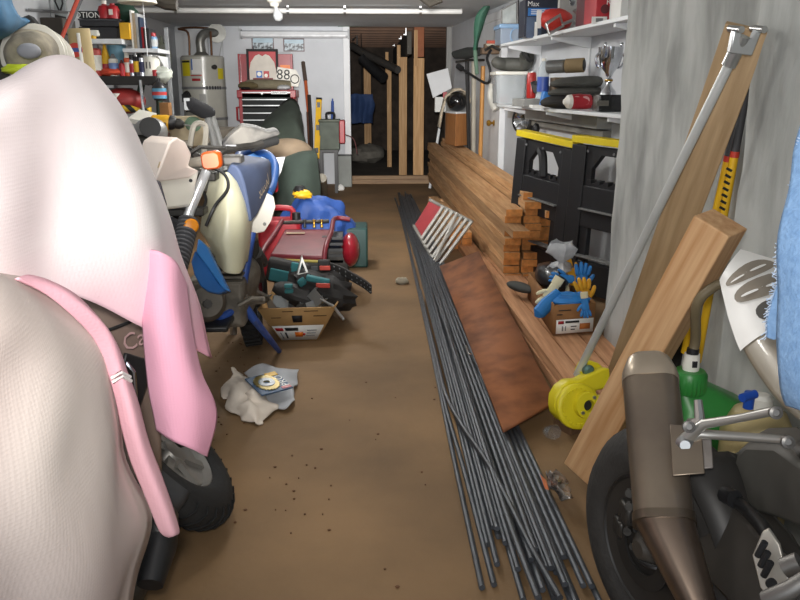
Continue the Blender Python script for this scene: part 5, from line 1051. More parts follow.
for ci, (off, n, dy) in enumerate(colsx):
    for k in range(n):
        lab_, g = gen, LG
        jy = random.uniform(-.03, .06); jx = random.uniform(-.009, .006)
        if ci == 0 and k == 7: jy = -.27; lab_, g = 'board sticking out farthest from the near end of the lumber stack', None
        if ci == 1 and k == 11: lab_, g = 'topmost board of the lumber stack, with a step in its upper edge', None
        if ci == 0 and k == 9: lab_, g = 'top board on the aisle side of the lumber stack', None; jy = -.02
        if ci == 2 and k == 9: lab_, g = 'top board on the wall side of the lumber stack', None; jy = -.2
        board(LO+LN*(off+jx)+LD*(dy+jy+.03)+Vector((0, 0, .002+k*bt)), (5.3, 4.9, 4.3)[ci]+random.uniform(-.25, .1)-(dy+jy), bw_, bt-.003, label=lab_, group=g)
LD = Vector((-.02, 1, 0)).normalized()
one('timber_sleeper', MB().box((.98, 9.0, .03), (.4, .09, .058)), fir_x, 'short sleeper block under the far end of the lumber stack', 'block')
# long boards lying on the floor beside the stack, under the gloves box
fb = [((606, 357), (486, 240)), ((592, 368), (472, 243)), ((572, 385), (455, 240))]
red_fir = woodm('fir_reddish_y', 0xcb9a73, 0xa2704a, (9, .5, 9), .08, 5)
nm = ['pinkish floor board lying right under the box of gloves', 'pinkish floor board with its edge along the plywood sheet', 'upright edge board between the plywood sheet and the floor boards']
base_l = fp(545, 350, 0)
for k, (ox, hh, w_) in enumerate([(.0, .045, .14), (.15, .045, .14), (.30, .04, .12)]):
    c = Vector((.84+ox*1.02, 3.0+.03*k, .001)); board(c, 3.0 if k else 5.2, w_, hh-.003, [red_fir, endg], 'floor_board', ['floor board nearest the plywood sheet, running back along the stack', 'middle floor board passing under the box of gloves', 'floor board closest to the cement wall, under the box of gloves'][k], 'boards lying on the floor')
c = Vector((.845, 3.05, .047)); board(c, 2.2, .045, .05, [red_fir, endg], 'floor_board', 'board set on edge along the plywood sheet', None)
c = Vector((.895, 3.1, .047)); board(c, 2.1, .08, .004, [red_fir, endg], 'floor_board', 'second layer board between the edge board and the box of gloves', None)
LD = Vector((-.02, 1, 0)).normalized()
# stub pile seen under the white slat rack
for k in range(4): board(Vector((.70, 6.35, .002+k*bt)), 1.8, .10, bt-.003, label='short board in the low pile behind the white slat rack', group='boards in the low pile')
for k in range(3): board(Vector((.80, 6.30, .002+k*bt)), 1.8, .08, bt-.003, label='short board in the low pile behind the white slat rack', group='boards in the low pile')
# brown plywood sheet leaning on the boards
pw = M('plywood_brown', 0x965d38, .8, 0, .18, 4, .15, st=(1.6, 1.6, 4), col2=0x6b4026, det=9, lo=.3, hi=.6)
qd = [fp(503, 431, .075), fp(556, 402, .085), fp(479, 252, .20), fp(440, 267, .06)]
m = MB(); nrm = (qd[1]-qd[0]).cross(qd[3]-qd[0]).normalized(); nrm = nrm if nrm.z > 0 else -nrm
G = [[(qd[0]*(1-u)+qd[1]*u)*(1-v)+(qd[3]*(1-u)+qd[2]*u)*v for v in (0, .33, .66, 1)] for u in (0, .5, 1)]
one('plywood_sheet', m.grid(G), pw, 'worn brown plywood sheet lying over the steel rods', 'plywood', solid=.016)
one('rod_end_wire', MB().tube(curve([fp(466, 346, .09), fp(468, 353, .10), fp(471, 354, .09)], 4), .005, 6), steel, 'little wire loop at the edge of the plywood sheet', 'wire')
# white slat rack with red panel
t = thing('slat_rack', 'folded white slatted metal rack with a red panel leaning on the lumber', 'rack', fp(440, 262, 0))
A0, A1, B0, B1 = yp(430, 200, 6.45), yp(472, 222, 5.95), yp(414, 226, 6.3), yp(438, 268, 5.7)
# rails: upper edge A0-A1, lower edge B0-B1
obj('rail', MB().tube([A0, A1], .014, 8), M('rail_grey', 0x8c8a84, .5, .3), t)
obj('rail', MB().tube([B0, B1], .014, 8), CACHE['rail_grey'], t)
pr = [A0, A0*.68+A1*.32, B0*.68+B1*.32, B0]
obj('red_panel', MB().hexa([v for v in pr]+[v+Vector((.01, .02, 0)) for v in pr]), M('panel_red', 0x861d24, .6, 0, .12, 9), t)
sm_ = M('slat_white', 0xa3a19b, .45, 0, .1, 8)
for k in range(7):
    u = .34+.66*k/6; a = A0*(1-u)+A1*u; b = B0*(1-u)+B1*u; e = (A1-A0).normalized()*.016
    obj('slat', MB().hexa([a-e, a+e, b+e*.9, b-e*.9]+[v+Vector((-.008, -.022, .012)) for v in (a-e, a+e, b+e*.9, b-e*.9)]), sm_, t, bev=.003)
obj('cross_slat', MB().tube([A0*.3+A1*.7+Vector((-.02, -.04, .02)), B0*.1+B1*.9+Vector((-.02, -.05, .02))], .012, 6), sm_, t)
# ======================= folding sawhorses =======================
sb = M('sawhorse_black', 0x202022, .5, 0, .1, 8); sy = M('sawhorse_yellow', 0xdfc71c, .5, 0, .04, 6)
def sawhorse(p0, p1, z1, label, hang):
    # p0 far-left bottom, p1 near-right bottom on plan; z1 top
    t = thing('folding_sawhorse', label, 'sawhorse', (p0+p1)/2, 'folding sawhorses along the white wall')
    x = (p1-p0).normalized(); W_ = (p1-p0).length; Mx = fr(p0, x, (0, 0, 1)); H_ = z1
    n_ = Mx.to_3x3() @ Vector((0, 0, 1)); inw = 1 if n_.y < 0 else -1
    D = .05
    def bxl(nm, a, b, c, d, z0, z1_, mt, bev=.004, par=t): return obj(nm, MB().prism([(a, c), (b, c), (b, d), (a, d)], Mx @ Matrix.Translation((0, 0, z0)), z1_-z0), mt, par, bev=bev)
    top = bxl('top_rail', -.0, W_, H_-.042, H_, -.045, .045, sy)
    bxl('leg', .0, W_*.17, .0, H_-.055, -.035, .035, sb); bxl('leg', W_*.83, W_, .0, H_-.055, -.035, .035, sb)
    # top plate with an arched cut-out
    w0, w1 = W_*.17, W_*.83; yb, yt = H_*.70, H_-.055
    outer = [(w0, yb), (w1, yb), (w1, yt), (w0, yt)]
    hx0, hx1, hy0, hy1 = W_*.24, W_*.76, H_*.72, H_*.895
    inner = [(hx0, hy0), (hx1, hy0), (hx1, hy1-.09), (hx1-.07, hy1), (hx0+.07, hy1), (hx0, hy1-.09)]
    outr = [(w0, yb), (w1, yb), (w1, (yb+yt)/2), (w1, yt), (w0, yt), (w0, (yb+yt)/2)]
    obj('arch_panel', MB().ring(outr, inner, Mx @ Matrix.Translation((0, 0, -.02)), .04), sb, t, bev=.003)
    bxl('cross_bar', w0, w1, H_*.44, H_*.70, -.03, .03, sb)
    bxl('lower_bar', w0, w1, H_*.02, H_*.22, -.03, .03, sb)
    for k in range(6): bxl('rib', w0+.02+(w1-w0-.04)*k/6, w0+.02+(w1-w0-.04)*(k+.55)/6, H_*.715, H_*.74, -.025, .025, sb, 0)
    for k in range(3): obj('bolt', MB().lathe([(0, 0), (.009, 0), (.007, .005), (0, .006)], axm(Mx @ Vector((W_*(.2+.3*k), H_-.085, .037*inw)), n_*inw), 8), grey, t)
    bxl('shelf_lip', w0, w1, H_*.55, H_*.56, .0, .06 if inw > 0 else -.06, M('lip_grey', 0x6f6f6d, .5), .002)
    bxl('shelf_lip', w0, w1, H_*.25, H_*.26, .0, .06 if inw > 0 else -.06, CACHE['lip_grey'], .002)
    bxl('lower_panel', w0, w0+.06, H_*.22, H_*.44, -.02, .02, sb); bxl('lower_panel', w1-.06, w1, H_*.22, H_*.44, -.02, .02, sb)
    if hang: obj('side_strut', MB().tube(curve([Mx @ Vector((W_*.38, hy1, .0)), Mx @ Vector((W_*.46, hy1-.05, .01)), Mx @ Vector((W_*.52, hy0, .02))], 4), .03, 8), sb, t)
    return t
h1a, h1b = yp(513.5, 134, 5.55), yp(569, 144, 5.05)
sawhorse(Vector((h1a.x, h1a.y, .05)), Vector((h1b.x, h1b.y, .0)), h1b.z+.025, 'black folding sawhorse with a yellow top, the farther one against the wall', True)
h2a, h2b = yp(571, 145, 4.93), yp(615, 153, 4.55)
h2b = Vector((h2b.x+.20, h2b.y-.18, 0))
sawhorse(Vector((h2a.x, h2a.y, .03)), Vector((h2b.x, h2b.y, 0)), yp(571, 139, 4.93).z, 'black folding sawhorse with a yellow top, half hidden by the cement wall', False)
# ======================= box of work gloves =======================
g0, g1 = fp(553, 335, .05), fp(593, 332, .05)
zb = .05; gx = (g1-g0); gx.z = 0; GW = gx.length; gx.normalize(); gy = Vector((-gx.y, gx.x, 0)); gy = Vector((.03, 1, 0)).normalized(); GL = .75; GH = .16
gb = thing('glove_box', 'brown cardboard box full of work gloves standing on the floor boards', 'box', (g0+g1)/2+gy*GL/2)
g0.z = g1.z = zb+.002
U = Vector((0, 0, GH)); p = [g0, g0+gx*GW, g0+gx*GW+gy*GL, g0+gy*GL]
for nm_, (a, b) in (('front_panel', (0, 1)), ('side_panel', (1, 2)), ('back_panel', (2, 3)), ('side_panel', (3, 0))):
    obj(nm_, MB().grid([[p[a], p[b]], [p[a]+U, p[b]+U]]), tan2, gb, solid=.008)
obj('bottom_panel', MB().hexa(p+[v+Vector((0, 0, .008)) for v in p]), tan2, gb)
def gq(u0, u1, v0, v1, d, mat, par, nm_, label=None):
    f = lambda u, v: g0+gx*(GW*u)+U*v-gy*d
    return obj(nm_, MB().grid([[f(u0, v0), f(u1, v0)], [f(u0, v1), f(u1, v1)]]), mat, par, solid=.002, label=label)
lab = gq(.06, .98, .03, .50, .007, paper, gb, 'printed_label', 'white printed label')
gq(.1, .24, .36, .46, .01, red, lab, 'label_print'); gq(.28, .62, .38, .45, .01, ink, lab, 'label_print'); gq(.64, .9, .14, .34, .01, M('print_orange', 0xa5622c, .7), lab, 'label_print'); gq(.42, .56, .24, .27, .01, ink, lab, 'label_print'); gq(.42, .52, .14, .17, .01, ink, lab, 'label_print')
gq(.20, .23, .12, .28, .01, grey, lab, 'label_print'); gq(.28, .30, .12, .28, .01, grey, lab, 'label_print'); gq(.1, .4, .8, .83, .007, ink, gb, 'carton_print'); gq(.06, .2, .66, .69, .007, ink, gb, 'carton_print')
zt = zb+GH
# clear sack with black things behind
c = g0+gx*.09+gy*.50; c.z = zt+.03
one('black_bag', MB().ell(c+Vector((0, 0, .0)), (.085, .22, .075), amp=.2), M('bag_black', 0x202124, .3, coat=.3), 'black plastic bag in the rear of the glove box', 'bag')
m = MB(); cc_ = c+Vector((.04, -.05, .085))
m.loft([[cc_+Vector((r*math.cos(a)*(1+.25*math.sin(3*a+z*40)), r*math.sin(a)*.8*(1+.25*math.cos(4*a)), z)) for a in [k*math.pi/10 for k in range(20)]] for r, z in ((.085, -.03), (.05, .0), (.025, .02), (.055, .05), (.075, .09), (.06, .13))], False)
one('clear_bag', m.wobble(.02, 18), M('clear_film', 0xd6d9dc, .12, 0, .1, 20, alpha=.5, coat=.3), 'knotted clear plastic bag on the black bag', 'bag', solid=.002)
def glove(name, label, M_, s, mat, cuff=None, curl=.2, group='work gloves in the box'):
    # local frame: x across palm, y toward fingers, z palm normal
    t = thing(name, label, 'glove', M_ @ Vector((0, 0, 0)), group)
    m = MB(); P_ = lambda x, y, z: M_ @ Vector((x*s, y*s, z*s))
    lo = []
    for y, wx_, wz in ((-.9, .42, .2), (-.4, .40, .17), (0, .44, .2), (.5, .5, .18), (.8, .46, .14)):
        lo.append([P_(wx_*math.cos(a), y, wz*math.sin(a)) for a in [k*math.pi/6 for k in range(12)]])
    m.loft(lo)
    for i, (fx, fl, sp) in enumerate(((-.36, .75, -.22), (-.12, .95, -.06), (.12, .88, .08), (.35, .65, .24))):
        m.tube([P_(fx, .65, 0), P_(fx+sp*.4, .8+fl*.4, -.05*curl), P_(fx+sp*.8, .8+fl*.75, -.5*curl), P_(fx+sp, .8+fl, -curl)], [.19*s, .185*s, .18*s, .11*s], 8)
    m.tube([P_(.3, -.0, 0), P_(.62, .3, -.02), P_(.85, .62, -.1), P_(.92, .8, -.15)], [.2*s, .19*s, .17*s, .11*s], 8)
    obj('hand', m, mat, t, sub=1)
    if cuff: obj('cuff', MB().loft([[P_(w_*math.cos(a), y, w_*.48*math.sin(a)) for a in [k*math.pi/6 for k in range(12)]] for y, w_ in ((-1.4, .44), (-1.0, .44), (-.7, .43))]), cuff, t)
    return t
gyl = M('glove_yellow', 0xe3a524, .7, 0, .08, 10); gbl = M('glove_blue', 0x2a7cc4, .6, 0, .06, 10); gcr = M('glove_cream', 0xddd6b4, .8, 0, .05, 10)
def gfr(px, py, Y, yd, zd=(0, -1, .3)): c = yp(px, py, Y); return fr(c, Vector(yd).cross(Vector(zd)), yd)
glove('work_glove', 'yellow work glove standing up at the back of the glove box', gfr(571, 276, 4.35, (-.55, 0, 1)), .07, gyl)
glove('work_glove', 'blue rubber glove with spread fingers at the top of the glove box', gfr(581, 284, 4.25, (.05, -.1, 1)), .075, gbl)
glove('work_glove', 'blue rubber glove pointing left in the glove box', gfr(566, 279, 4.2, (-1, -.1, .05)), .058, gbl)
glove('work_glove', 'yellow work glove with raised fingers in front of the blue one', gfr(585, 299, 4.05, (-.25, -.1, 1)), .075, gyl, curl=.1)
glove('work_glove', 'cream and blue glove hanging over the left edge of the glove box', gfr(551, 292, 3.98, (-.6, -.1, -1)), .065, gcr, gcr, .15)
obj('x', MB().box((0, 0, -5), (.01, .01, .01)), ink) if False else None
m = MB().tube(R((559, 292, 3.96), (547, 304, 3.94), (539, 313, 3.92), (537, 317, 3.92)), [.02, .032, .03, .012], 10, 1.3)
one('blue_glove_edge', m, gbl, 'blue rubber glove hanging under the cream one on the box edge', 'glove')
glove('work_glove', 'blue and white glove hanging over the front of the glove box', gfr(585, 304, 3.84, (.12, -.1, -1), (0, -1, -.2)), .045, gbl, gcr, .05)
one('blue_glove_heap', MB().ell(g0+gx*.1+gy*.1+Vector((0, 0, GH)), (.11, .09, .035), amp=.4, fq=3), gbl, 'blue gloves heaped in the middle of the glove box', 'glove')
one('pale_string', MB().tube(curve(R((545, 282, 4.3), (560, 284, 4.25), (568, 288, 4.2), (566, 300, 4.15)), 4), .008, 6).tube(curve(R((570, 280, 4.25), (566, 292, 4.2), (570, 302, 4.15)), 4), .006, 6), gcr, 'pale string tangled among the gloves', 'string')
one('grey_slipper', MB().ell(fp(520, 287, .12), (.045, .12, .03), Matrix.Rotation(.5, 3, 'Z')), M('slipper_dark', 0x3d3f3c, .8), 'dark grey rubber shoe sole lying beside the glove box', 'shoe')
# ======================= cutter head, long handle and plank =======================
yc = M('cutter_yellow', 0xd6c71f, .45, 0, .06, 8, bump=.1)
ct = thing('rebar_cutter', 'yellow rod cutter with a long steel pipe handle against the cement wall', 'rod cutter', fp(585, 425, 0))
hc = yp(576, 402, 2.76)
HM = fr(hc, (1, .2, .05), (0, .25, 1))   # plate plane facing the camera and aisle
u = 2.76/FOC*1.02
def hp(px, py): return ((px-576)*u, (402-py)*u)
body = [hp(*q) for q in ((549, 402), (551, 391), (558, 382), (568, 377), (580, 378), (592, 374), (606, 370), (616, 370), (616, 384), (606, 392), (598, 392), (598, 408), (592, 422), (584, 428), (568, 425), (556, 419), (550, 411))]
obj('head_plate', MB().prism(body, HM @ Matrix.Translation((0, 0, -.05)), .07), yc, ct, bev=.008)
obj('round_boss', MB().lathe([(.0, .0), (.088, .0), (.088, .025), (.078, .03), (.05, .03), (.0, .03)], HM @ Matrix.Translation((-.01, -.01, .02)), 36), yc, ct, bev=.004)
obj('hub', MB().lathe([(.020, .0), (.052, .0), (.050, .03), (.022, .032), (.02, .01)], HM @ Matrix.Translation((.015, -.005, .05)), 28), yc, ct)
obj('hub_hole', MB().lathe([(0, 0), (.02, 0), (.02, .006), (0, .006)], HM @ Matrix.Translation((.015, -.005, .055)), 20), ink, ct)
for a in (.9, 3.8): obj('hub_bolt', MB().lathe([(0, 0), (.007, 0), (.007, .006), (0, .006)], HM @ Matrix.Translation((.015+.037*math.cos(a), -.005+.037*math.sin(a), .08)), 8), steel, ct)
for k in range(15):
    a = 1.0+k*.27; obj('raised_letter', MB().box(HM @ Vector((-.01+.068*math.cos(a), -.01+.068*math.sin(a), .052)), (.010, .016, .006), HM.to_3x3() @ Matrix.Rotation(a, 3, 'Z')), yc, ct)
arm = [hp(*q) for q in ((588, 372), (594, 363), (604, 362), (612, 366), (617, 371), (606, 378), (594, 380))]
obj('jaw_arm', MB().prism(arm, HM @ Matrix.Translation((0, 0, -.09)), .05), yc, ct, bev=.006)
obj('pivot_bolt', MB().lathe([(0, 0), (.022, 0), (.022, .02), (.012, .03), (0, .03)], axm(HM @ Vector((*hp(596, 371), -.03)), HM.to_3x3() @ Vector((0, 0, 1))), 12), M('bolt_teal', 0x5d7a72, .4, .5), ct)
obj('foot', MB().prism([hp(*q) for q in ((586, 428), (600, 405), (612, 400), (612, 440), (592, 441))], HM @ Matrix.Translation((0, 0, -.06)), .06), yc, ct, bev=.006)
h0, h1 = yp(577, 375, 2.86), yp(738, 46, 2.33)
obj('pipe_handle', MB().tube([h0, h1], .015, 16), M('pipe_zinc', 0xc2c4c2, .38, .35, .06), ct)
hd_ = (h1-h0).normalized()
obj('handle_socket', MB().lathe([(.016, 0), (.021, 0), (.021, .09), (.016, .09)], axm(h1-hd_*.06, hd_), 20), steel, ct)
BK = fr(yp(740, 43, 2.33), (1, .1, -.1), (.35, -.1, 1))
obj('fork_bracket', MB().prism([(-.035, -.03), (.035, -.03), (.045, .045), (.03, .05), (.022, .015), (-.012, .015), (-.022, .04), (-.04, .035)], BK, .022), M('bracket_zinc', 0xc3c5c6, .3, .8, .06), ct, bev=.003)
for x_, y_ in ((-.032, .036), (.037, .044)): obj('bolt', MB().lathe([(0, -.02), (.010, -.02), (.010, .045), (0, .045)], BK @ Matrix.Translation((x_, y_, 0)), 10), steel, ct)
# weathered plank leaning on the cement wall
def plank(p0, p1, wdir, wd, th, mat, name, label, cat, bev=.003, sec=None):
    L = (p1-p0).length; Mx = fr(p0, p1-p0, wdir)
    m = MB(); m.prism([(0, -wd/2), (L, -wd/2), (L, wd/2), (0, wd/2)], Matrix.Translation((0, 0, -th/2)), th)
    me_o = one(name, m, mat, label, cat, bev=bev, sm=False)
    off = me_o.location.copy(); me_o.matrix_world = Mx @ Matrix.Translation(off); return me_o
wtop0, wtop1 = xp(736, 27, XC-.10), xp(757, 25, XC-.06)
pk0, pk1 = fp(628, 358, .03), (wtop0+wtop1)/2
pk1 = xp(748, 27, XC-.09); pk0 = xp(631, 352, 1.10); pk0 = pk0+(pk0-pk1)*((pk0.z-.03)/(pk1.z-pk0.z))
wdv = (pk1-pk0).cross(Vector((-.50, -1, .0)))
weath = woodm('weathered_plank', 0xb89c78, 0x957a58, (.5, 7, 9), 0, 5)
plank(pk0, pk1, wdv, .13, .028, weath, 'leaning_plank', 'wide weathered plank leaning on the cement wall behind the pipe', 'plank')
# square fir post
q0, q1 = fp(577, 481, .02), yp(728, 216, 1.93)
q0 = fp(585, 468, .06); q1 = yp(721, 222, 2.0)
plank(q0, q1, Vector((1, .9, 0)), .108, .108, fir_x, 'square_post', 'thick square fir post leaning in front of the gas can', 'post', .004)
# yellow fibreglass handles behind the plank
yh = thing('digger_handles', 'pair of yellow handled digger poles behind the leaning plank', 'digger', fp(690, 420, 0))
for k, (pt, pb, d_) in enumerate([((738, 114), (712, 230), 0), ((743, 108), (721, 230), .05)]):
    a, b = xp(*pt, XC-.022), xp(*pb, XC-.03)
    dn = (b-a).normalized(); e = b+dn*.5
    obj('handle', MB().tube([a+dn*.16, e], .014, 12), yellow, yh)
    obj('grip', MB().tube([a-dn*.06, a+dn*.14], .0135, 12), M('grip_grey', 0x3f3f41, .7), yh)
    obj('grip_ring', MB().tube([a+dn*.14, a+dn*.16], .015, 12), M('ring_red', 0xc03a2a, .5), yh)
    if k: 
        for j in range(7): obj('stripe_mark', MB().box(a+dn*(.2+j*.022)+Vector((-.015, -.012, 0)), (.02, .006, .008), Matrix.Rotation(.5, 3, 'Y')), ink, yh)
obj('digger_blade', MB().tube([Vector((1.19, 2.78, .42)), Vector((1.16, 2.85, .02))], [.03, .06], 10), darkm, yh)
# green gas can
gc = thing('gas_can', 'green plastic fuel jug with a bent spout beside the square post', 'fuel can', fp(700, 440, 0))
cg = yp(690, 375, 2.05)
gm_ = M('jug_green', 0x2f8038, .4, 0, .06, 6)
bb = Vector((cg.x+.06, cg.y+.05, 0)); sh = cg.z-.04
lo = []
for z, w_, d_, ox in ((.0, .26, .20, .03), (.02, .28, .22, .03), (sh-.14, .28, .22, .03), (sh-.06, .22, .18, .02), (sh-.01, .12, .10, -.03), (sh+.005, .08, .08, -.055)):
    lo.append([bb+Vector((x+ox, y, z)) for x, y in rrect(w_, d_, min(w_, d_)*.3)])
obj('jug_body', MB().loft(lo), gm_, gc)
cap = Matrix.Translation((cg.x, cg.y, sh))
pr = []
loops = []
for r_, z in ((.044, -.01), (.048, 0), (.048, .045), (.040, .055), (.02, .057)):
    loops.append([cap @ Vector(((r_-(.003 if (k % 2 and r_ > .041) else 0))*math.cos(k*math.pi/24), (r_-(.003 if (k % 2 and r_ > .041) else 0))*math.sin(k*math.pi/24), z)) for k in range(48)])
obj('screw_cap', MB().loft(loops), gm_, gc)
obj('spout_collar', MB().lathe([(.0, .05), (.022, .05), (.024, .07), (.021, .105), (.0, .105)], cap), whitepl, gc)
obj('collar_mark', MB().box(cap @ Vector((0, -.0235, .08)), (.014, .004, .018)), ink, gc)
s0 = cap @ Vector((0, 0, .10))
obj('spout_tube', MB().tube(curve([s0, s0+Vector((.005, 0, .05)), yp(697, 305, 2.0), yp(712, 288, 1.98), yp(735, 278, 1.95)], 5), [.013]*4+[.015]*30 if False else .014, 12), M('spout_brown', 0x6b604a, .4), gc)
obj('spout_ring', MB().tube([s0, s0+Vector((.002, 0, .02))], .017, 12), blackp, gc)
# clear plastic bottle end on the floor and dark block behind the post
c = fp(548, 432, .03); t = thing('clear_cup', 'small crushed clear plastic cup lying on the floor by the plywood', 'cup', c)
obj('cup_wall', MB().lathe([(.0, 0), (.025, 0), (.03, .045), (.028, .045), (.022, .006), (0, .006)], axm(c, (.3, -.7, .3))).wobble(.006, 40), clear, t)
one('brown_wedge', MB().box((.80, 2.80, .03), (.09, .10, .06), Matrix.Rotation(.5, 3, 'Z')), M('block_brown', 0x5e442e, .8), 'small brown wooden block under the yellow cutter', 'block', bev=.004)
# cream jug with blue valve behind the footrest
t = thing('cream_jug', 'cream plastic jug with a blue tap behind the footrest bracket', 'jug', (yp(755, 430, 1.95).x, 1.95, 0))
cj = yp(752, 420, 1.95); jz = yp(752, 408, 1.95).z
obj('jug_body', MB().lathe([(0, 0), (.09, 0), (.10, .02), (.10, jz-.08), (.07, jz-.02), (.03, jz), (0, jz)], Matrix.Translation((cj.x+.03, 1.97, 0)), 24), M('jug_cream', 0xb9a777, .45, 0, .08, 6), t)
obj('tap_cap', MB().lathe([(0, 0), (.03, 0), (.03, .03), (.02, .04), (0, .04)], Matrix.Translation((cj.x+.02, 1.95, jz))), whitepl, t)
obj('blue_tap', MB().tube(R((748, 408, 1.9), (750, 392, 1.9)), .014, 10).tube(R((742, 398, 1.88), (755, 394, 1.9)), .012, 10), M('tap_blue', 0x1f4fb0, .4), t)
# ======================= sport bike, right foreground =======================
sbk = thing('sport_bike', 'grey sport motorcycle seen from its rear wheel in the right foreground', 'motorcycle', (.9, 1.4, 0))
dk = M('bike_dark', 0x2e2c2a, .5, .2, .12, 8); dk2 = M('swingarm_grey', 0x4b4742, .45, .4, .12, 8); tailm = M('tail_grey', 0x8d8474, .4, .1, .06, 6, coat=.2); canm = M('muffler_titanium', 0x857868, .38, .75, .15, 5, col2=0x6e6257)
wc2 = Vector((.70, 1.57, .28)); wn2 = Vector((-.95, -.30, .0))
R2 = .28
tt, Mw = tyre('rear_tyre', wc2, wn2, R2, .075, .078, sbk, mat=M('tyre_dark', 0x2a2826, .8, 0, .15, 30, bump=.25))
obj('rim', MB().lathe([(R2-.115, -.06), (R2-.108, .06), (R2-.118, .068), (R2-.135, .05), (R2-.15, .0), (R2-.14, -.06)], Mw, 48), M('rim_black', 0x1c1b1a, .5), sbk)
obj('rim_stripe', MB().lathe([(R2-.114, .064), (R2-.110, .067), (R2-.108, .064), (R2-.112, .06)], Mw, 48), dk, sbk)
for k in range(3):
    a = .5+k*2*math.pi/3
    for s in (-.14, .14): obj('spoke', MB().tube([Mw @ Vector((.03*math.cos(a+s*3), .03*math.sin(a+s*3), .02)), Mw @ Vector(((R2-.13)*math.cos(a+s), (R2-.13)*math.sin(a+s), .015))], [.018, .014], 8), dk, sbk)
obj('hub', MB().lathe([(0, -.07), (.04, -.07), (.045, .07), (.02, .09), (0, .09)], Mw), dk2, sbk)
obj('brake_disc', MB().ring(circ(.095, 40), circ(.06, 40), Mw @ Matrix.Translation((0, 0, .075)), .005), M('disc_steel', 0x262524, .6, .3), sbk)
cal = thing
c = yp(632, 512, 1.62); bk_ = MB()
bk_.box(c, (.05, .06, .05)).box(c+Vector((.0, .02, -.05)), (.06, .05, .045)).box(c+Vector((.01, .0, .05)), (.035, .05, .035))
cp2 = obj('brake_caliper', bk_, M('caliper', 0x3f3d3a, .4, .6), sbk, bev=.008)
for px, py in ((630, 505), (628, 530), (638, 528), (634, 545), (630, 492)): obj('caliper_bolt', MB().lathe([(0, 0), (.010, 0), (.010, .014), (0, .014)], axm(yp(px, py, 1.585), (-.5, -1, .2)), 8), darkm, cp2)
obj('brake_hose', MB().tube(curve(R((634, 545, 1.58), (640, 560, 1.54), (655, 568, 1.5), (672, 566, 1.5)), 5), .007, 8), blackp, sbk)
# muffler
m = MB(); lo = []
sec = [((646, 372), (674, 376), 1.66, .80, .8), ((650, 386), (0, 0), 1.63, 1, 1)]
P0, P1 = yp(650, 379, 1.60), yp(664, 522, 1.36)
axd = (P1-P0).normalized(); MMx = axm(P0, axd)
side = Vector((.86, -.40, 0)); side = (side-axd*side.dot(axd)).normalized()
MM = fr(P0, side, axd.cross(side)); LM_ = (P1-P0).length
def msec(z, w_, h_): return [MM @ Vector((x, y, z)) for x, y in rrect(w_, h_, min(w_, h_)*.38, 5)]
cw, chh = .118, .098
obj('muffler_can', MB().loft([msec(z, cw*s, chh*s) for z, s in ((.0, 1), (LM_*.5, 1.0), (LM_, .98))]), canm, sbk, ang=50)
obj('muffler_cap', MB().loft([msec(z, cw*s, chh*s) for z, s in ((-.055, .62), (-.045, .78), (-.012, .99), (.0, 1.03), (.012, 1.03))]), M('muffler_cap', 0xa09382, .35, .6, .08), sbk, ang=50)
obj('muffler_band', MB().loft([msec(z, cw*1.04, chh*1.04) for z in (LM_-.012, LM_+.006)]), M('band_metal', 0x6b5f52, .35, .8), sbk)
P2 = yp(706, 625, 1.20)
ad2 = (P2-P1)
lo = []
for k in range(5):
    f = k/4; c = P1+ad2*f; w_ = cw*.98*(1-f)+.06*f; h_ = chh*.98*(1-f)+.06*f
    lo.append([c+side*x+(axd.cross(side))*y for x, y in rrect(w_, h_, min(w_, h_)*.42, 5)])
obj('exhaust_pipe', MB().loft(lo), M('exhaust_bronze', 0x75665a, .28, .8, .2, 6, col2=0x55463a), sbk, ang=60)
obj('mount_strap', MB().prism([(-.005, -.06), (.055, -.055), (.06, .045), (.0, .05)], fr(yp(672, 448, 1.392), side, -axd), .004), canm, sbk, bev=.002)
obj('mount_tab', MB().prism([(0, -.05), (.05, -.045), (.055, .03), (.03, .06), (.0, .05)], fr(yp(684, 448, 1.42), side, -axd), .006), M('tab_alu', 0x98908a, .35, .7), sbk, bev=.002)
obj('mount_bolt', MB().lathe([(0, 0), (.018, 0), (.018, .012), (.010, .02), (0, .02)], axm(yp(684, 443, 1.40), (-.3, -1, .2)), 16), steel, sbk)
# foot peg bracket
al = M('bracket_alloy', 0xa9a7a2, .3, .75, .06)
br = obj('footrest_bracket', MB().tube(R((684, 440, 1.40), (704, 424, 1.38), (740, 418, 1.34), (773, 411, 1.30)), [.013, .010, .008, .009], 10).tube(R((684, 440, 1.40), (702, 434, 1.39), (745, 437, 1.34), (784, 440, 1.29)), [.013, .010, .009, .009], 10).tube(R((690, 424, 1.41), (700, 420, 1.4), (698, 400, 1.42)), [.012, .011, .008], 8), al, sbk)
for px, py, y_ in ((773, 411, 1.30), (785, 440, 1.285), (687, 425, 1.39)): obj('bracket_bolt', MB().lathe([(0.0, 0), (.012, 0), (.012, .010), (.007, .012), (.006, .008), (0, .008)], axm(yp(px, py, y_)+Vector((0, -.006, 0)), (-.2, -1, .3)), 16), M('bolt_grey', 0x6d6b68, .4, .5), br)
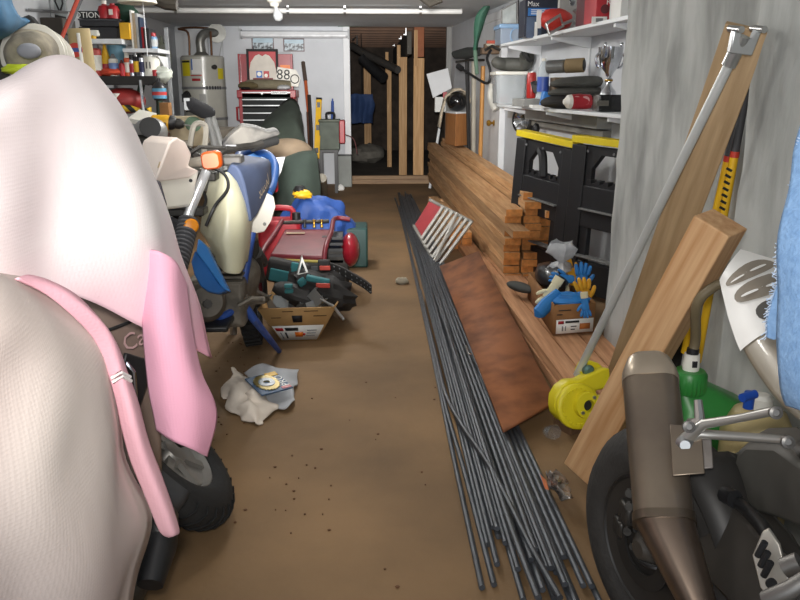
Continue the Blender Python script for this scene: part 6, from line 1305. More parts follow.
# swingarm, hugger, frame
def splate(name, pts, off, mat, **k): return obj(name, MB().loft([pts, [v+Vector(off) for v in pts]]), mat, sbk, **k)
splate('swingarm', R((690, 492, 1.50), (700, 490, 1.48), (738, 508, 1.36), (768, 545, 1.22), (800, 600, 1.10), (790, 640, 1.08), (740, 620, 1.18), (700, 570, 1.34), (682, 545, 1.46)), (.07, .04, -.0), dk2, bev=.014)
splate('swingarm_window', R((694, 515, 1.47), (712, 521, 1.415), (716, 535, 1.40), (706, 556, 1.40), (696, 540, 1.45)), (.01, .01, 0), M('void_black', 0x0d0d0d, .9), bev=.002)
splate('rear_hugger', R((736, 452, 1.46), (748, 446, 1.44), (776, 446, 1.34), (802, 466, 1.22), (806, 532, 1.18), (778, 520, 1.27), (752, 512, 1.35), (728, 494, 1.46)), (.07, .05, .02), M('hugger_grey', 0x4a4843, .55, .1, .1, 8), bev=.01)
obj('hugger_arch', MB().grid([[Mw @ Vector(((R2+.012-.03*s*s)*math.cos(a), (R2+.012-.03*s*s)*math.sin(a), .085*s)) for s in (-1, -.5, 0, .5, 1)] for a in [(math.atan2((Mw.inverted() @ Vector((.72, 1.36, .48))).y, (Mw.inverted() @ Vector((.72, 1.36, .48))).x)+(k-5)*.09) for k in range(11)]]), dk, sbk, solid=.006)
obj('wiring_hose', MB().tube(curve(R((692, 490, 1.46), (716, 494, 1.42), (738, 502, 1.35), (762, 526, 1.24), (776, 552, 1.16), (788, 562, 1.12)), 5), .013, 10), blackp, sbk)
obj('hose_clip', MB().tube(R((725, 494, 1.375), (735, 499, 1.345)), .018, 10), blackp, sbk)
hgd = R((762, 532, 1.12), (768, 529, 1.115), (779, 545, 1.09), (792, 592, 1.05), (772, 600, 1.06), (760, 588, 1.08), (752, 556, 1.11))
hg_ = splate('heel_guard', hgd, (.006, .006, 0), M('heel_plate', 0xb0aaa0, .4, .6, .06), bev=.002)
for k in range(3):
    a, b = R((757.5+k*3, 556+k*10, 1.095-k*.01), (765+k*3, 542+k*10, 1.088-k*.01)); obj('heel_slot', MB().tube([a, b], .0055, 8), ink, hg_)
obj('heel_slot', MB().lathe([(0, 0), (.009, 0), (.009, .003), (0, .003)], axm(yp(771, 583, 1.055), (-.2, -1, .2))), ink, hg_)
obj('rider_footrest', MB().tube(R((766, 600, 1.02), (790, 590, 1.0), (806, 580, 1.0)), .014, 10).tube(R((784, 568, 1.06), (800, 562, 1.05)), .016, 10), M('peg_grey', 0x7a7773, .45, .6), sbk)
obj('frame_rail', MB().tube(R((742, 470, 1.6), (790, 452, 1.4), (830, 470, 1.2), (850, 560, 1.05)), .04, 10), dk, sbk)
obj('engine_block', MB().box((1.0, .95, .45), (.32, .5, .5)), dk, sbk, bev=.05)
fwc = Vector((1.28, .35, .272)); _, Mfw = tyre('front_tyre', fwc, (-.955, -.28, 0), R2, .06, .055, sbk); obj('front_rim', MB().lathe([(.16, -.05), (.16, .05), (.04, .04), (0, .05)], Mfw, 30), dk, sbk)
obj('fork_leg', MB().tube([fwc+Vector((-.08, 0, 0)), (1.12, .62, .85)], .03, 10), dk2, sbk); obj('fork_leg', MB().tube([fwc+Vector((.08, 0, 0)), (1.24, .66, .85)], .03, 10), dk2, sbk)
obj('tank_body', MB().tube([(1.15, .95, .72), (1.18, .7, .82), (1.22, .45, .78)], [.12, .17, .1], 14), tailm, sbk)
# tail section with race number
def C3(a, b, c, d, n=4): return curve([a, b, c, d], n)
ts = [R((719, 279, 1.81), (722, 270, 1.80), (728, 258, 1.84), (735, 247, 1.92)),
      R((721, 292, 1.77), (740, 280, 1.74), (762, 270, 1.77), (786, 262, 1.84)),
      R((727, 318, 1.69), (752, 305, 1.645), (778, 297, 1.66), (806, 290, 1.73)),
      R((737, 348, 1.58), (764, 335, 1.53), (792, 327, 1.54), (826, 318, 1.60)),
      R((758, 382, 1.44), (785, 368, 1.39), (815, 356, 1.39), (850, 345, 1.45)),
      R((780, 410, 1.31), (806, 396, 1.27), (838, 382, 1.25), (880, 366, 1.32)),
      R((812, 438, 1.13), (840, 425, 1.08), (880, 402, 1.06), (930, 384, 1.12))]
lo = []
for r in ts:
    cvs = C3(*r, 4); lo.append(cvs+[r[3]+Vector((.04, .06, -.05)), (r[0]+r[3])/2+Vector((.06, .05, -.10))])
obj('tail_fairing', MB().loft(lo), tailm, sbk, ang=75, sub=1)
def tsurf(i, u, d=.004):   # i along the tail (0..5), u across the visible side
    a = int(min(i, 5)); f = i-a; A = C3(*ts[a], 4); B = C3(*ts[a+1], 4); k = u*12; j = int(min(k, 11)); g = k-j
    p = (A[j]*(1-g)+A[j+1]*g)*(1-f)+(B[j]*(1-g)+B[j+1]*g)*f
    return p+(EP-p).normalized()*d
plt = M('sticker_white', 0xeceae6, .45, 0, .02)
st_ = obj('number_sticker', MB().grid([[tsurf(.12+3.0*i/10-.5*max(0, i-7)/3*u, u, .006) for u in [.02+.96*j/12 for j in range(13)]] for i in range(11)]), plt, sbk, label='white number sticker')
num = M('number_taupe', 0x877d70, .5, var=.04); numd = M('number_dark', 0x57534e, .5, var=.04)
def oval(i0, u0, ri, ru, mat, d, hole=False, nm_='number_shape'):
    n = 20; P = [[tsurf(i0+ri*k*math.copysign(abs(math.sin(a))**.8, math.sin(a)), u0+ru*k*math.copysign(abs(math.cos(a))**.8, math.cos(a)), d) for k in (.02, .5, 1)] for a in [2*math.pi*q/n for q in range(n+1)]]
    return obj(nm_, MB().grid(P), mat, st_)
oval(.80, .52, .30, .38, num, .013); oval(1.52, .56, .34, .38, num, .013); oval(2.32, .66, .34, .32, numd, .013)
for i0, u0 in ((.84, .34), (.84, .68), (1.56, .38), (1.56, .72), (2.36, .58)): oval(i0, u0, .045, .12, plt, .017)
# denim over the seat
den = M('denim_light', 0x7d9fc6, .9, 0, .10, 60, bump=.3, col2=0x6c8fb8)
dn = thing('denim_jeans', 'faded blue denim garment with a frayed edge over the sport bike tail', 'denim', yp(800, 300, 1.15))
rows = [R((803, 112, 1.26), (830, 108, 1.22), (870, 110, 1.2)), R((790, 175, 1.22), (825, 170, 1.17), (875, 170, 1.15)), R((781, 235, 1.20), (820, 232, 1.14), (875, 230, 1.12)),
        R((778, 290, 1.185), (820, 290, 1.12), (875, 290, 1.10)), R((778, 345, 1.165), (820, 350, 1.09), (875, 350, 1.08)), R((781, 385, 1.15), (815, 395, 1.07), (875, 400, 1.06)), R((787, 404, 1.14), (815, 412, 1.07), (870, 425, 1.06))]
rows = [r+[r[-1]+Vector((.10, .06, .03)), r[-1]+Vector((.20, .22, .0)), r[-1]+Vector((.24, .36, -.08))] for r in rows]
obj('denim_panel', MB().grid(sheet(rows, 6)).wobble(.008, 9), den, dn, solid=.01, ang=180)
fr_ = R((781, 246, 1.215), (778, 262, 1.215), (777, 285, 1.215), (772, 300, 1.22), (768, 320, 1.22), (766, 338, 1.225), (774, 341, 1.21), (784, 335, 1.2), (788, 290, 1.2), (788, 250, 1.2))
obj('frayed_flap', MB().loft([fr_, [v+Vector((.004, .012, 0)) for v in fr_]]), den, dn, bev=.003)
random.seed(2); m = MB()
for k in range(60):
    f = k/59; j = f*4.99; a = fr_[int(j)]+(fr_[int(j)+1]-fr_[int(j)])*(j-int(j)); m.tube([a, a+Vector((-random.uniform(.004, .012), -.002, random.uniform(-.008, .006)))], .0008, 4)
for k in range(40):
    py = 130+k*3; a = yp(805-(py-112)*.2+2, py, 1.23); m.tube([a, a+Vector((-random.uniform(.003, .008), 0, random.uniform(-.004, .004)))], .0008, 4)
obj('frayed_threads', m, M('thread_pale', 0xb9c9dc, .9), dn)
# ======================= shelves on the white wall =======================
us, ls = 1.66, 1.165
fo = .30
def sp_(px, off): q = wp(px, 60, off); return (q-W0).dot(WD)
SH = M('melamine_white', 0xdfe2e4, .4, 0, .03, 5)
for nm_, z, s0, s1, lb in (('white_shelf', us, .05, sp_(500, fo), 'upper white shelf with boxes on the white wall'), ('white_shelf', ls, .05, sp_(498, fo), 'lower white shelf with a trophy on the white wall')):
    t = thing(nm_, lb, 'shelf', wl((s0+s1)/2, fo/2, z), 'white shelves on the right wall')
    q = [wl(s0, .002), wl(s1, .002), wl(s1, fo), wl(s0, fo)]
    obj('shelf_board', MB().hexa([v+Vector((0, 0, z-.022)) for v in q]+[v+Vector((0, 0, z)) for v in q]), SH, t, bev=.003)
    for s in (s0+.45, (s0+s1)/2+.1, s1-.2):
        w_ = .014; zz_ = z-.024
        pl = [wl(s-w_, .004, zz_), wl(s+w_, .004, zz_), wl(s+w_, fo-.02, zz_), wl(s-w_, fo-.02, zz_)]
        lo_ = [v-Vector((0, 0, .075)) for v in pl[:2]]+[v-Vector((0, 0, .02)) for v in pl[2:]]
        obj('bracket', MB().hexa(lo_+pl), white, t)
    for s in (s0+.45, (s0+s1)/2+.1, s1-.2):
        obj('standard', MB().hexa([wl(s-.012, .001, z-.3), wl(s+.012, .001, z-.3), wl(s+.012, .012, z-.3), wl(s-.012, .012, z-.3), wl(s-.012, .001, z-.1), wl(s+.012, .001, z-.1), wl(s+.012, .012, z-.1), wl(s-.012, .012, z-.1)]), white, t)
def rbox(name, label, cat, px0, px1, pyt, zb, off, dep, mat, group=None, bev=.004, build=True, parent=None, part=None):
    # box standing on a shelf, front toward the camera
    Y = wp((px0+px1)/2, 60, off).y; x0, x1 = yp(px0, 60, Y).x, yp(px1, 60, Y).x; zt_ = yp((px0+px1)/2, pyt, Y).z
    m = bx(x0, x1, Y, Y+dep, zb+.001, zt_)
    if parent: return obj(part, m, mat, parent, bev=bev), (x0, x1, Y, zb, zt_)
    return one(name, m, mat, label, cat, group, bev=bev), (x0, x1, Y, zb, zt_)
# --- upper shelf
t = thing('storage_bin', 'translucent grey storage bin with a pale blue lid on the upper shelf', 'bin', wl(sp_(508, .2), .2, us))
_, (x0, x1, Y, zb, zt_) = rbox('', '', '', 500, 519, 27, us, .22, .3, M('bin_grey', 0x8f9bab, .3, 0, .05, 6), parent=t, part='bin_body')
obj('bin_lid', bx(x0-.015, x1+.015, Y-.015, Y+.31, zt_-.01, zt_+.025), M('bin_lid', 0x86a7c9, .35), t, bev=.006)
obj('bin_rib', MB().tube([((x0+x1)/2+.05+.05*math.cos(k*.5), Y-.003, (zb+zt_)/2+.06*math.sin(k*.5)) for k in range(13)], .006, 5), CACHE['bin_lid'], t)
zl2 = zt_+.027
t = thing('framed_picture', 'small dark framed picture standing on the blue lidded bin', 'picture', ((x0+x1)/2, Y+.1, zl2))
Y3 = Y+.1; q = [yp(503, 25, Y3), yp(518, 22, Y3), yp(518, 0, Y3), yp(503, 8, Y3)]
q = [Vector((q[0].x, Y3+.1, zl2)), Vector((q[1].x, Y3, zl2)), Vector((q[2].x, Y3, q[2].z)), Vector((q[3].x, Y3+.1, q[3].z))]
obj('frame', MB().hexa(q+[v+Vector((.015, .02, 0)) for v in q]), M('frame_dark', 0x2f2c2a, .4), t)
cq = sum(q, Vector())/4; q2 = [cq+(v-cq)*.8+Vector((-.002, -.004, 0)) for v in q]
obj('picture_print', MB().hexa(q2+[v+Vector((.003, .004, 0)) for v in q2]), M('print_grey', 0x7c8483, .4, 0, .2, 12), t)
t = thing('blue_product_box', 'blue and black product box with white lettering on the upper shelf', 'box', wl(sp_(540, .2), .2, us))
_, (x0, x1, Y, zb, zt_) = rbox('', '', '', 523, 568, -1, us, .2, .22, M('box_navy', 0x1d2334, .4), parent=t, part='carton')
def fpan(nm_, px0, px1, py0, py1, d, mat, par, lb=None): 
    return obj(nm_, bx(yp(px0, 60, Y).x, yp(px1, 60, Y).x, Y-d, Y-d+.003, yp(540, py1, Y).z, yp(540, py0, Y).z), mat, par, label=lb)
fpan('blue_panel', 526, 568, 8, 16, .003, M('box_blue', 0x2f77c0, .4), t); fpan('picture_panel', 525, 540, 17, 38, .003, M('box_steel', 0x46566e, .4, 0, .3, 12), t); fpan('white_strip', 533, 536, 22, 41, .005, paper, t)
for px, w_ in ((531, 9), (533, 8), (545, 12)): pass
text('Max', fr((yp(531, 60, Y).x, Y-.001, yp(540, 4, Y).z), (1, 0, 0), (0, 0, 1)), .05, wink, t)
text('ZR', fr((yp(564, 60, Y).x, Y-.001, yp(540, 3.5, Y).z), (1, 0, 0), (0, 0, 1)), .05, wink, t)
for k in range(3): fpan('text_line', 529, 529+14+3*k, 9.5+2*k, 10.3+2*k, .005, wink, t)
t = thing('red_bag', 'red bag with a grey metal frame on the upper shelf', 'bag', wl(sp_(555, .28), .28, us))
Yb = wp(555, 60, .27).y-.05; c = Vector((yp(555, 30, Yb).x, Yb, us+.075))
obj('bag_body', MB().ell(c, (.11, .09, .07), amp=.15), M('bag_red', 0xc93a30, .5), t)
obj('white_label', MB().box(c+Vector((-.115, -.02, -.0)), (.03, .01, .11)), paper, t)
obj('wire_frame', MB().tube([yp(546, 24, Yb-.12), yp(560, 15, Yb-.12), yp(563, 26, Yb-.1), yp(549, 34, Yb-.14), yp(546, 24, Yb-.12)], .011, 8).tube(R((563, 24, Yb-.1), (573, 20, Yb-.1), (577, 26, Yb-.08), (562, 33, Yb-.14)), .011, 8), steel, t)
c = Vector((yp(574, 12, Yb-.05).x, Yb-.05, 0))
t = thing('grey_machine_part', 'pale grey rounded machine part standing behind the red bag', 'machine part', (c.x, c.y+.1, us))
PMx = fr((c.x, Yb+.10, us), (1, 0, 0), (.12, 0, 1))
obj('plate', MB().ring([(x*1.0, y) for x, y in rrect(.15, .34, .06, 4, 0, .17)], [(x, y) for x, y in rrect(.05, .06, .02, 4, .02, .2)], PMx, .04), M('part_grey', 0xa9a9a4, .4, .2), t, bev=.006)
obj('hoop', MB().tube(curve(R((574, 10, Yb-.02), (579, 16, Yb-.05), (578, 26, Yb-.06)), 4), .012, 8), steel, t)
Y = wp(586, 60, .2).y
t = thing('dark_red_book', 'dark maroon box standing upright beside the red helmet carton', 'box', wl(sp_(584, .2), .2, us))
_, (x0, x1, Y, zb, zt_) = rbox('', '', '', 582, 593, -4, us, .24, .2, M('maroon_box', 0x4f1620, .4), parent=t, part='carton')
text('Lumina', fr(((x0+x1)/2-.01, Y-.001, us+.2), (0, 0, 1), (-1, 0, 0)), .045, M('letter_pale', 0xc7b9a9, .5), t)
t = thing('red_carton', 'bright red carton with a white sticker on the upper shelf', 'box', wl(sp_(604, .2), .2, us))
_, (x0, x1, Y, zb, zt_) = rbox('', '', '', 593, 616, -5, us, .24, .25, M('carton_red', 0xb3232f, .4), parent=t, part='carton')
fpan('white_sticker', 589, 604, 16.5, 24, .006, paper, t); fpan('sticker_text', 593, 600, 18, 22, .008, grey, t); fpan('badge_panel', 611, 616, 13, 18, .004, M('badge_pink', 0xc4a09a, .5), t)
obj('round_mark', MB().lathe([(0, 0), (.025, 0), (.025, .004), (0, .004)], axm((yp(605, 9, Y).x, Y, yp(605, 9, Y).z), (0, -1, 0))), M('mark_dark', 0x5b1c22, .4), t)
text('RED', fr(((x0+x1)/2+.03, Y-.001, yp(605, 2, Y).z), (1, 0, 0), (0, 0, 1)), .045, wink, t)
_, _2 = rbox('white_carton', 'white carton at the near end of the upper shelf, half behind the cement wall', 'box', 617, 630, -6, us, .22, .2, paper)
# --- lower shelf
t = thing('clear_bin', 'clear plastic bin with a white lid on the lower shelf', 'bin', wl(sp_(508, .2), .2, ls))
Y = wp(508, 60, .22).y; x0, x1 = yp(497, 80, Y).x, yp(527, 80, Y).x; zt_ = yp(508, 75, Y).z
o_ = rrect(x1-x0, .3, .03, 3, (x0+x1)/2, Y+.15)
lo = [[Vector((x*.0+((x0+x1)/2)+(x-(x0+x1)/2)*s, Y+.15+(y-Y-.15)*s, z)) for x, y in o_] for s, z in ((.92, ls+.002), (1, zt_), (.97, zt_), (.89, ls+.008))]
obj('bin_wall', MB().loft(lo, False), M('bin_clear', 0xc7cdd0, .15, 0, .03, 5, alpha=.42), t)
obj('bin_lid', bx(x0-.015, x1+.01, Y-.015, Y+.31, zt_+.001, zt_+.03), whitepl, t, bev=.006)
random.seed(8)
for k in range(6):
    one('small_part', MB().ell((random.uniform(x0+.06, x1-.06), Y+random.uniform(.06, .24), ls+.035), (.04, .03, .025), amp=.4, nu=8, nv=6), [M('part_tan', 0xa38d5c, .6), M('part_silver', 0xb5b5b2, .4, .3), M('part_red2', 0x9c4a3a, .6)][k % 3], ['tan', 'silver', 'rusty red'][k % 3]+' small part lying inside the clear bin', 'part', 'small parts in the clear bin')
zl3 = zt_+.031
x0 -= .10; x1 -= .10; Y -= .02
m = MB().tube(curve([Vector((x0+.1, Y+.12, zl3+.09)), Vector((x0+.12, Y+.1, zl3+.07)), Vector((x0+.2, Y+.12, zl3+.06)), Vector((x0+.34, Y+.05, zl3+.06)), Vector((x1+.08, Y-.02, zl3+.13))], 5), [.045+.0012*min(i, 14) for i in range(21)], 14)
t = thing('rubber_boot', 'dark grey rubber boot lying on the lid of the clear bin', 'boot', ((x0+x1)/2, Y+.1, zl3)); obj('boot_shaft', m, M('boot_grey', 0x4c4c47, .6, 0, .1, 8), t)
obj('boot_opening', MB().lathe([(.0, 0), (.05, 0), (.07, .01), (.075, -.02), (.06, -.03)], axm((x1+.09, Y-.03, zl3+.14), (.7, -.4, .5))), M('boot_dark', 0x1f1f1f, .7), t)
def rcan(name, label, cat, px, pyt, zb, off, r, parts):
    c = wp(px, 60, off); c.z = zb+.001; h = yp(px, pyt, c.y).z-zb; t = thing(name, label, cat, c)
    for nm_, prof, mt in parts: obj(nm_, MB().lathe([(a*r, b*h) for a, b in prof], Matrix.Translation(c), 20), mt, t)
    return t, c, h
rcan('water_bottle', 'clear plastic water bottle with a blue label on the lower shelf', 'bottle', 544, 58.5, ls+.06, .30, .04, [('bottle_wall', [(0, 0), (.95, 0), (1, .05), (1, .62), (.8, .78), (.36, .9), (.36, .93), (0, .93)], M('bottle_pet', 0xd3dde2, .1, 0, .02, alpha=.5)), ('bottle_label', [(1.01, .18), (1.03, .18), (1.03, .55), (1.01, .55)], M('label_blue3', 0x3a56a8, .4)), ('bottle_cap', [(0, .93), (.4, .93), (.4, 1), (0, 1)], whitepl)])
rcan('drink_can', 'red drink can beside the water bottle on the lower shelf', 'can', 532.5, 72, ls+.06, .27, .035, [('can_body', [(0, 0), (.9, 0), (1, .06), (1, .9), (.85, .97), (.0, .97)], M('can_red2', 0xb02a26, .3)), ('can_rim', [(.8, .97), (.87, .97), (.87, 1), (.8, 1), (.8, .97)], steel)])
c = wp(540, 95, .2); one('magazine_stack', MB().box((c.x, c.y, ls+.03), (.34, .3, .055), Matrix.Rotation(.1, 3, 'Z')), M('mag_grey', 0x8f8f8c, .7, 0, .15, 10), 'stack of magazines under the drink can on the lower shelf', 'magazines', bev=.004)
c = wp(541, 86, .3); m = MB().loft([R((530, 82, c.y+.03), (548, 90, c.y-.06), (548, 97, c.y-.06), (533, 93, c.y)), [v+Vector((.04, .12, 0)) for v in R((533, 80, c.y+.03), (549, 86, c.y-.06), (548, 97, c.y-.06), (535, 92, c.y))]]); one('black_case', m, blackp, 'black wedge shaped case leaning below the water bottle', 'case', bev=.006)
Y = wp(550, 60, .29).y; t = thing('blue_packet', 'small blue packet lying at the front of the lower shelf', 'packet', (yp(550, 98, Y).x, Y, ls)); 
obj('packet_body', MB().box((yp(551, 96, Y).x, Y+.03, ls+.055), (.12, .08, .10), Matrix.Rotation(.15, 3, 'Y')), M('packet_blue', 0x2f78c4, .4), t, bev=.008); obj('packet_stripe', MB().box((yp(551, 96, Y).x, Y-.012, ls+.06), (.07, .004, .015), Matrix.Rotation(.15, 3, 'Y')), wink, t)
one('white_pad', MB().box((yp(541, 100, Y).x, Y+.02, ls+.012), (.13, .1, .02)), paper, 'white note pad lying on the lower shelf edge', 'pad')
cm = M('cushion_dark', 0x4a4a45, .85, 0, .12, 8, bump=.2)
Y = wp(575, 60, .17).y
for k, (px, py, a, b, lb) in enumerate([(580, 79, .2, .042, 'dark grey pad topmost of the pads on the lower shelf'), (576, 87, .19, .036, 'dark grey pad under the topmost pad on the lower shelf'), (570, 95, .2, .05, 'black crumpled bag under the grey pads on the lower shelf')]):
    c = yp(px, py, Y); c.z = [ls+.17, ls+.11, ls+.05][k]; one('seat_pad', MB().ell(c, (a, .10, b), Matrix.Rotation(-.05, 3, 'Y'), amp=.12), cm if k < 2 else M('bag_dark2', 0x2b2a28, .8), lb, 'pad')
t = thing('foil_duct', 'crinkled foil duct with a brown paper end behind the grey pads', 'duct', wl(sp_(562, .1), .1, ls+.24))
a, b, c = yp(548, 67, Y+.2), yp(566, 66, Y+.12), yp(584, 65, Y+.06)
pr = []
L = (b-a).length
for k in range(14): pr += [(.045, L*k/14), (.037, L*(k+.5)/14)]
obj('foil_hose', MB().lathe([(0, 0)]+pr+[(0, L)], axm(a, b-a), 16), M('foil_silver', 0xb5b6b5, .3, .7, .1), t)
obj('paper_end', MB().tube([b, c], .047, 16), M('brown_paper', 0x8a7655, .8), t); obj('end_hole', MB().lathe([(0, 0), (.038, 0), (.038, .004), (0, .004)], axm(c, c-b)), ink, t)
one('duct_support', MB().box((yp(570, 80, Y+.15).x, Y+.2, ls+.105), (.22, .14, .2)), M('carton_dim', 0x6d5d49, .8), 'brown carton behind the grey pads carrying the foil duct', 'box', bev=.004)
Y = wp(578, 60, .26).y; c = Vector((yp(578, 97, Y).x, Y, ls+.07))
t = thing('red_travel_mug', 'red and white mug lying on its side by the trophy', 'mug', (c.x, c.y, ls)); MX = axm(c+Vector((.075, 0, -.018)), (-1, -.15, 0)) @ Matrix.Scale(.74, 4)
obj('mug_body', MB().lathe([(0, 0), (.06, 0), (.065, .1), (.06, .17), (0, .17)], MX), M('mug_red', 0xab2630, .35), t); obj('mug_lid', MB().lathe([(.06, .17), (.055, .2), (.03, .22), (.02, .235), (0, .235)], MX), whitepl, t)
obj('mug_label', MB().lathe([(.02, 0), (.027, 0), (.027, .004), (.02, .004)], axm(c+Vector((-.02, -.046, -.01)), (0, -1, 0))), M('mug_pink', 0xd8a5a2, .4), t); obj('mug_label', MB().lathe([(.02, 0), (.027, 0), (.027, .004), (.02, .004)], axm(c+Vector((.035, -.044, -.01)), (0, -1, 0))), CACHE['mug_pink'], t)
# trophy
Y = wp(607, 60, .2).y; c = Vector((yp(607.5, 100, Y).x, Y, 0)); t = thing('trophy_cup', 'silver trophy cup on a black base at the near end of the lower shelf', 'trophy', (c.x, c.y, ls))
zf = lambda py: yp(607, py, Y).z; pxm = Y/FOC
zb1 = ls+.001; zbt = zf(94.5)
obj('trophy_base', MB().box((c.x+.01, Y, (zb1+zbt)/2), (26*pxm, 24*pxm, zbt-zb1)), M('base_black', 0x121213, .2, coat=.5), t, bev=.006)
obj('base_plaque', MB().box((c.x-.05, Y-12*pxm-.003, (zb1+zbt)/2), (.07, .004, .03)), M('plaque_grey', 0x77736a, .3, .6), t)
obj('cup_bowl', MB().lathe([(0, zf(76)), (3*pxm, zf(76)), (4*pxm, zf(73)), (9*pxm, zf(66)), (11*pxm, zf(57)), (12*pxm, zf(47)), (11.4*pxm, zf(47)), (10*pxm, zf(57)), (3*pxm, zf(71)), (0, zf(71))], Matrix.Translation((c.x, c.y, 0)), 32), chrome, t)
obj('cup_stem', MB().lathe([(0, zbt), (8*pxm, zbt), (7*pxm, zf(91)), (3*pxm, zf(86)), (2.5*pxm, zf(83)), (3.6*pxm, zf(82)), (3.6*pxm, zf(79)), (2.2*pxm, zf(77)), (3.2*pxm, zf(76)), (0, zf(76))], Matrix.Translation((c.x, c.y, 0)), 28), chrome, t)
obj('stem_ring', MB().lathe([(3.4*pxm, zf(82)), (3.9*pxm, zf(81)), (3.9*pxm, zf(80)), (3.4*pxm, zf(79))], Matrix.Translation((c.x, c.y, 0)), 28), brass, t)
for s in (-1, 1): obj('handle', MB().tube(curve([Vector((c.x+s*11*pxm, Y, zf(53))), Vector((c.x+s*14*pxm, Y, zf(58))), Vector((c.x+s*12*pxm, Y, zf(66))), Vector((c.x+s*8*pxm, Y, zf(68)))], 4), .008, 8), chrome, t)
for s in (-1, 1): obj('handle_knob', MB().ell((c.x+s*8*pxm, Y-8*pxm, zf(45.5)), (.01, .01, .016)), chrome, t)
# --- below the shelves
c = wp(522, 120, .1); t = thing('chrome_wall_lamp', 'round chrome lamp on the white wall under the lower shelf', 'lamp', c)
lm = axm(c+WN*-.06, (WN*.8+Vector((-.2, -.6, 0))))
obj('lamp_rim', MB().lathe([(.105, 0), (.115, .02), (.115, .09), (.1, .1), (.095, .02)], lm, 28), M('rim_black', 0x2a2a2c, .35, .4), t)
m = MB(); obj('lamp_dish', MB().lathe([(0, .02), (.06, .03), (.095, .085), (.06, .06), (0, .05)], lm, 24), chrome, t)
for k in range(8): obj('lamp_rib', MB().box(lm @ Vector((.072*math.cos(k*math.pi/4), .072*math.sin(k*math.pi/4), .07)), (.05, .012, .03), lm.to_3x3() @ Matrix.Rotation(k*math.pi/4, 3, 'Z')), steel, t)
m = MB(); wallrect(m, wp(514, 113, 0), wp(509, 113, 0), wp(511, 118, 0).z, wp(511, 109, 0).z, .002, .014); one('outlet_plate', m, M('plate_beige', 0xa9a8a2, .5), 'beige blank outlet plate on the white wall beside the chrome lamp', 'outlet', bev=.003)
m = MB(); wallrect(m, wp(612, 122, 0), wp(536, 119, 0), ls-.12, ls-.03, .003, .10); m2 = MB(); wallrect(m2, wp(612, 128, 0), wp(538, 127, 0), ls-.17, ls-.13, .003, .06)
t = thing('dusty_ledge', 'grey dusty ledge fixed under the lower shelf', 'ledge', wp(575, 124, .05)); obj('ledge_board', m, M('ledge_grey', 0x9a9a97, .8, 0, .1, 6), t); obj('ledge_strip', m2, M('ledge_dark', 0x84827c, .8), t)
one('black_plug', MB().ell(wp(536, 129, .08), (.03, .03, .05)), blackp, 'small black plug on the wall above the far sawhorse', 'plug')
one('paper_scraps', MB().hexa([wp(545, 126, .02), wp(548, 113, .02), wp(548, 113, .004), wp(545, 126, .004)]+[wp(536, 122, .02), wp(538, 110, .02), wp(538, 110, .004), wp(536, 122, .004)]), paper, 'pale sheet pinned on the wall beside the chrome lamp', 'paper')
# ======================= tools by the white door =======================
t = thing('broom', 'black push broom hung head up beside the white door', 'broom', fp(474, 190, 0))
a, b = yp(455, 55, 8.6), yp(480, 51, 8.3)
obj('broom_head', MB().tube([a, a*.5+b*.5, b], [.05, .075, .05], 12, .8).wobble(.012, 14), M('bristle_black', 0x2a2c2a, .9, bump=.3, scale=40), t)
obj('wire_brace', MB().tube(R((456, 62, 8.55), (470, 60, 8.4), (484, 60, 8.2)), .012, 8), darkm, t)
obj('broom_handle', MB().tube([yp(467, 58, 8.55), Vector((yp(471, 185, 8.7).x, 8.75, .02))], .022, 8), blackp, t)
t = thing('hay_fork', 'green curved blade tool with an orange wooden handle by the white door', 'tool', fp(484, 190, 0))
m = MB(); C_ = curve(R((487, 6, 7.9), (481, 16, 7.95), (477.5, 32, 8.0), (475, 50, 8.05)), 4)
m.grid([[p_+Vector((.05*s*(.4+.6*math.sin(math.pi*min(1, (i+1)/11))), -.02*(1-s*s), 0)) for s in (-1, 0, 1)] for i, p_ in enumerate(C_)])
obj('blade', m, M('blade_green', 0x3e6b58, .5, 0, .2, 9), t, solid=.01)
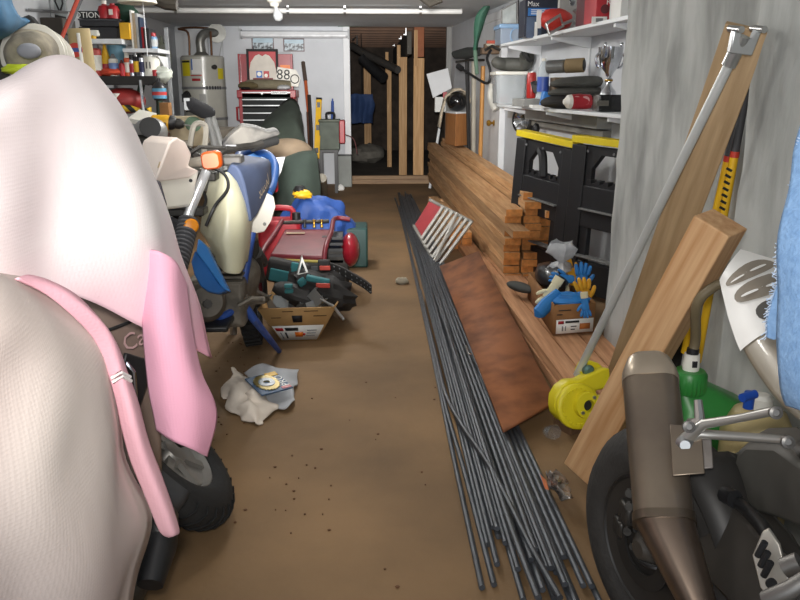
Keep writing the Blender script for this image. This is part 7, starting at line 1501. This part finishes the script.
obj('shaft', MB().tube(R((475, 50, 8.05), (477, 74, 8.1)), .02, 8), M('shaft_green', 0x5e7a68, .6), t)
obj('handle', MB().tube([yp(483, 66, 8.15), yp(481.5, 120, 8.2), Vector((yp(480, 160, 8.3).x, 8.3, .02))], .022, 10), M('handle_orange', 0xb98445, .5, 0, .1, 8), t)
one('wall_strip', MB().tube([yp(474, 60, 8.6), Vector((yp(474, 160, 8.8).x, 8.8, .02))], .026, 8), M('pole_pale', 0xa8a294, .6), 'pale grey wooden pole standing between the broom and the orange handle', 'pole')
t = thing('wire_basket_hoop', 'bent black wire frame hanging beside the white door', 'frame', yp(485, 75, 7.7))
obj('hoop', MB().tube(curve(R((460, 68, 8.2), (470, 74, 8.0), (483, 82, 7.75), (489, 82, 7.6), (490, 70, 7.6), (487, 58, 7.65), (491, 50, 7.7)), 4), .013, 8), blackp, t)
obj('grip', MB().tube(R((458, 66, 8.25), (462, 69, 8.2)), .03, 8), blackp, t)
one('wire_hook', MB().tube(R((485, 50, 7.7), (492, 46, 7.65), (500, 50, 7.6)), .014, 8), darkm, 'bent dark hook reaching to the upper shelf end', 'hook')
m = MB().box(wp(491, 51, .12), (.2, .14, .06)).box(wp(492, 47, .12), (.16, .1, .06)); t = thing('cluttered_tray', 'small tray of red and brown bits at the far end of the upper shelf', 'tray', wp(492, 54, .12)); obj('tray', m, M('tray_brown', 0x6b5846, .8), t, bev=.01)
obj('red_bits', MB().box(wp(492, 45.5, .13)+Vector((0, -.03, .03)), (.12, .06, .03)), M('bits_red', 0xb4503e, .7), t, bev=.006); obj('pale_bits', MB().ell(wp(490, 46, .14)+Vector((0, -.04, .02)), (.05, .04, .03)), M('bits_pale', 0xc7c2b0, .7), t)
m = MB().tube(curve(R((493, 84, 7.4), (491, 95, 7.4), (493, 103, 7.38), (496, 110, 7.35)), 4), .035, 8); one('hanging_gloves', m, M('glove_white2', 0xb7b5ad, .8, 0, .15, 12), 'grey white cloth hanging at the far end of the lower shelf', 'cloth')
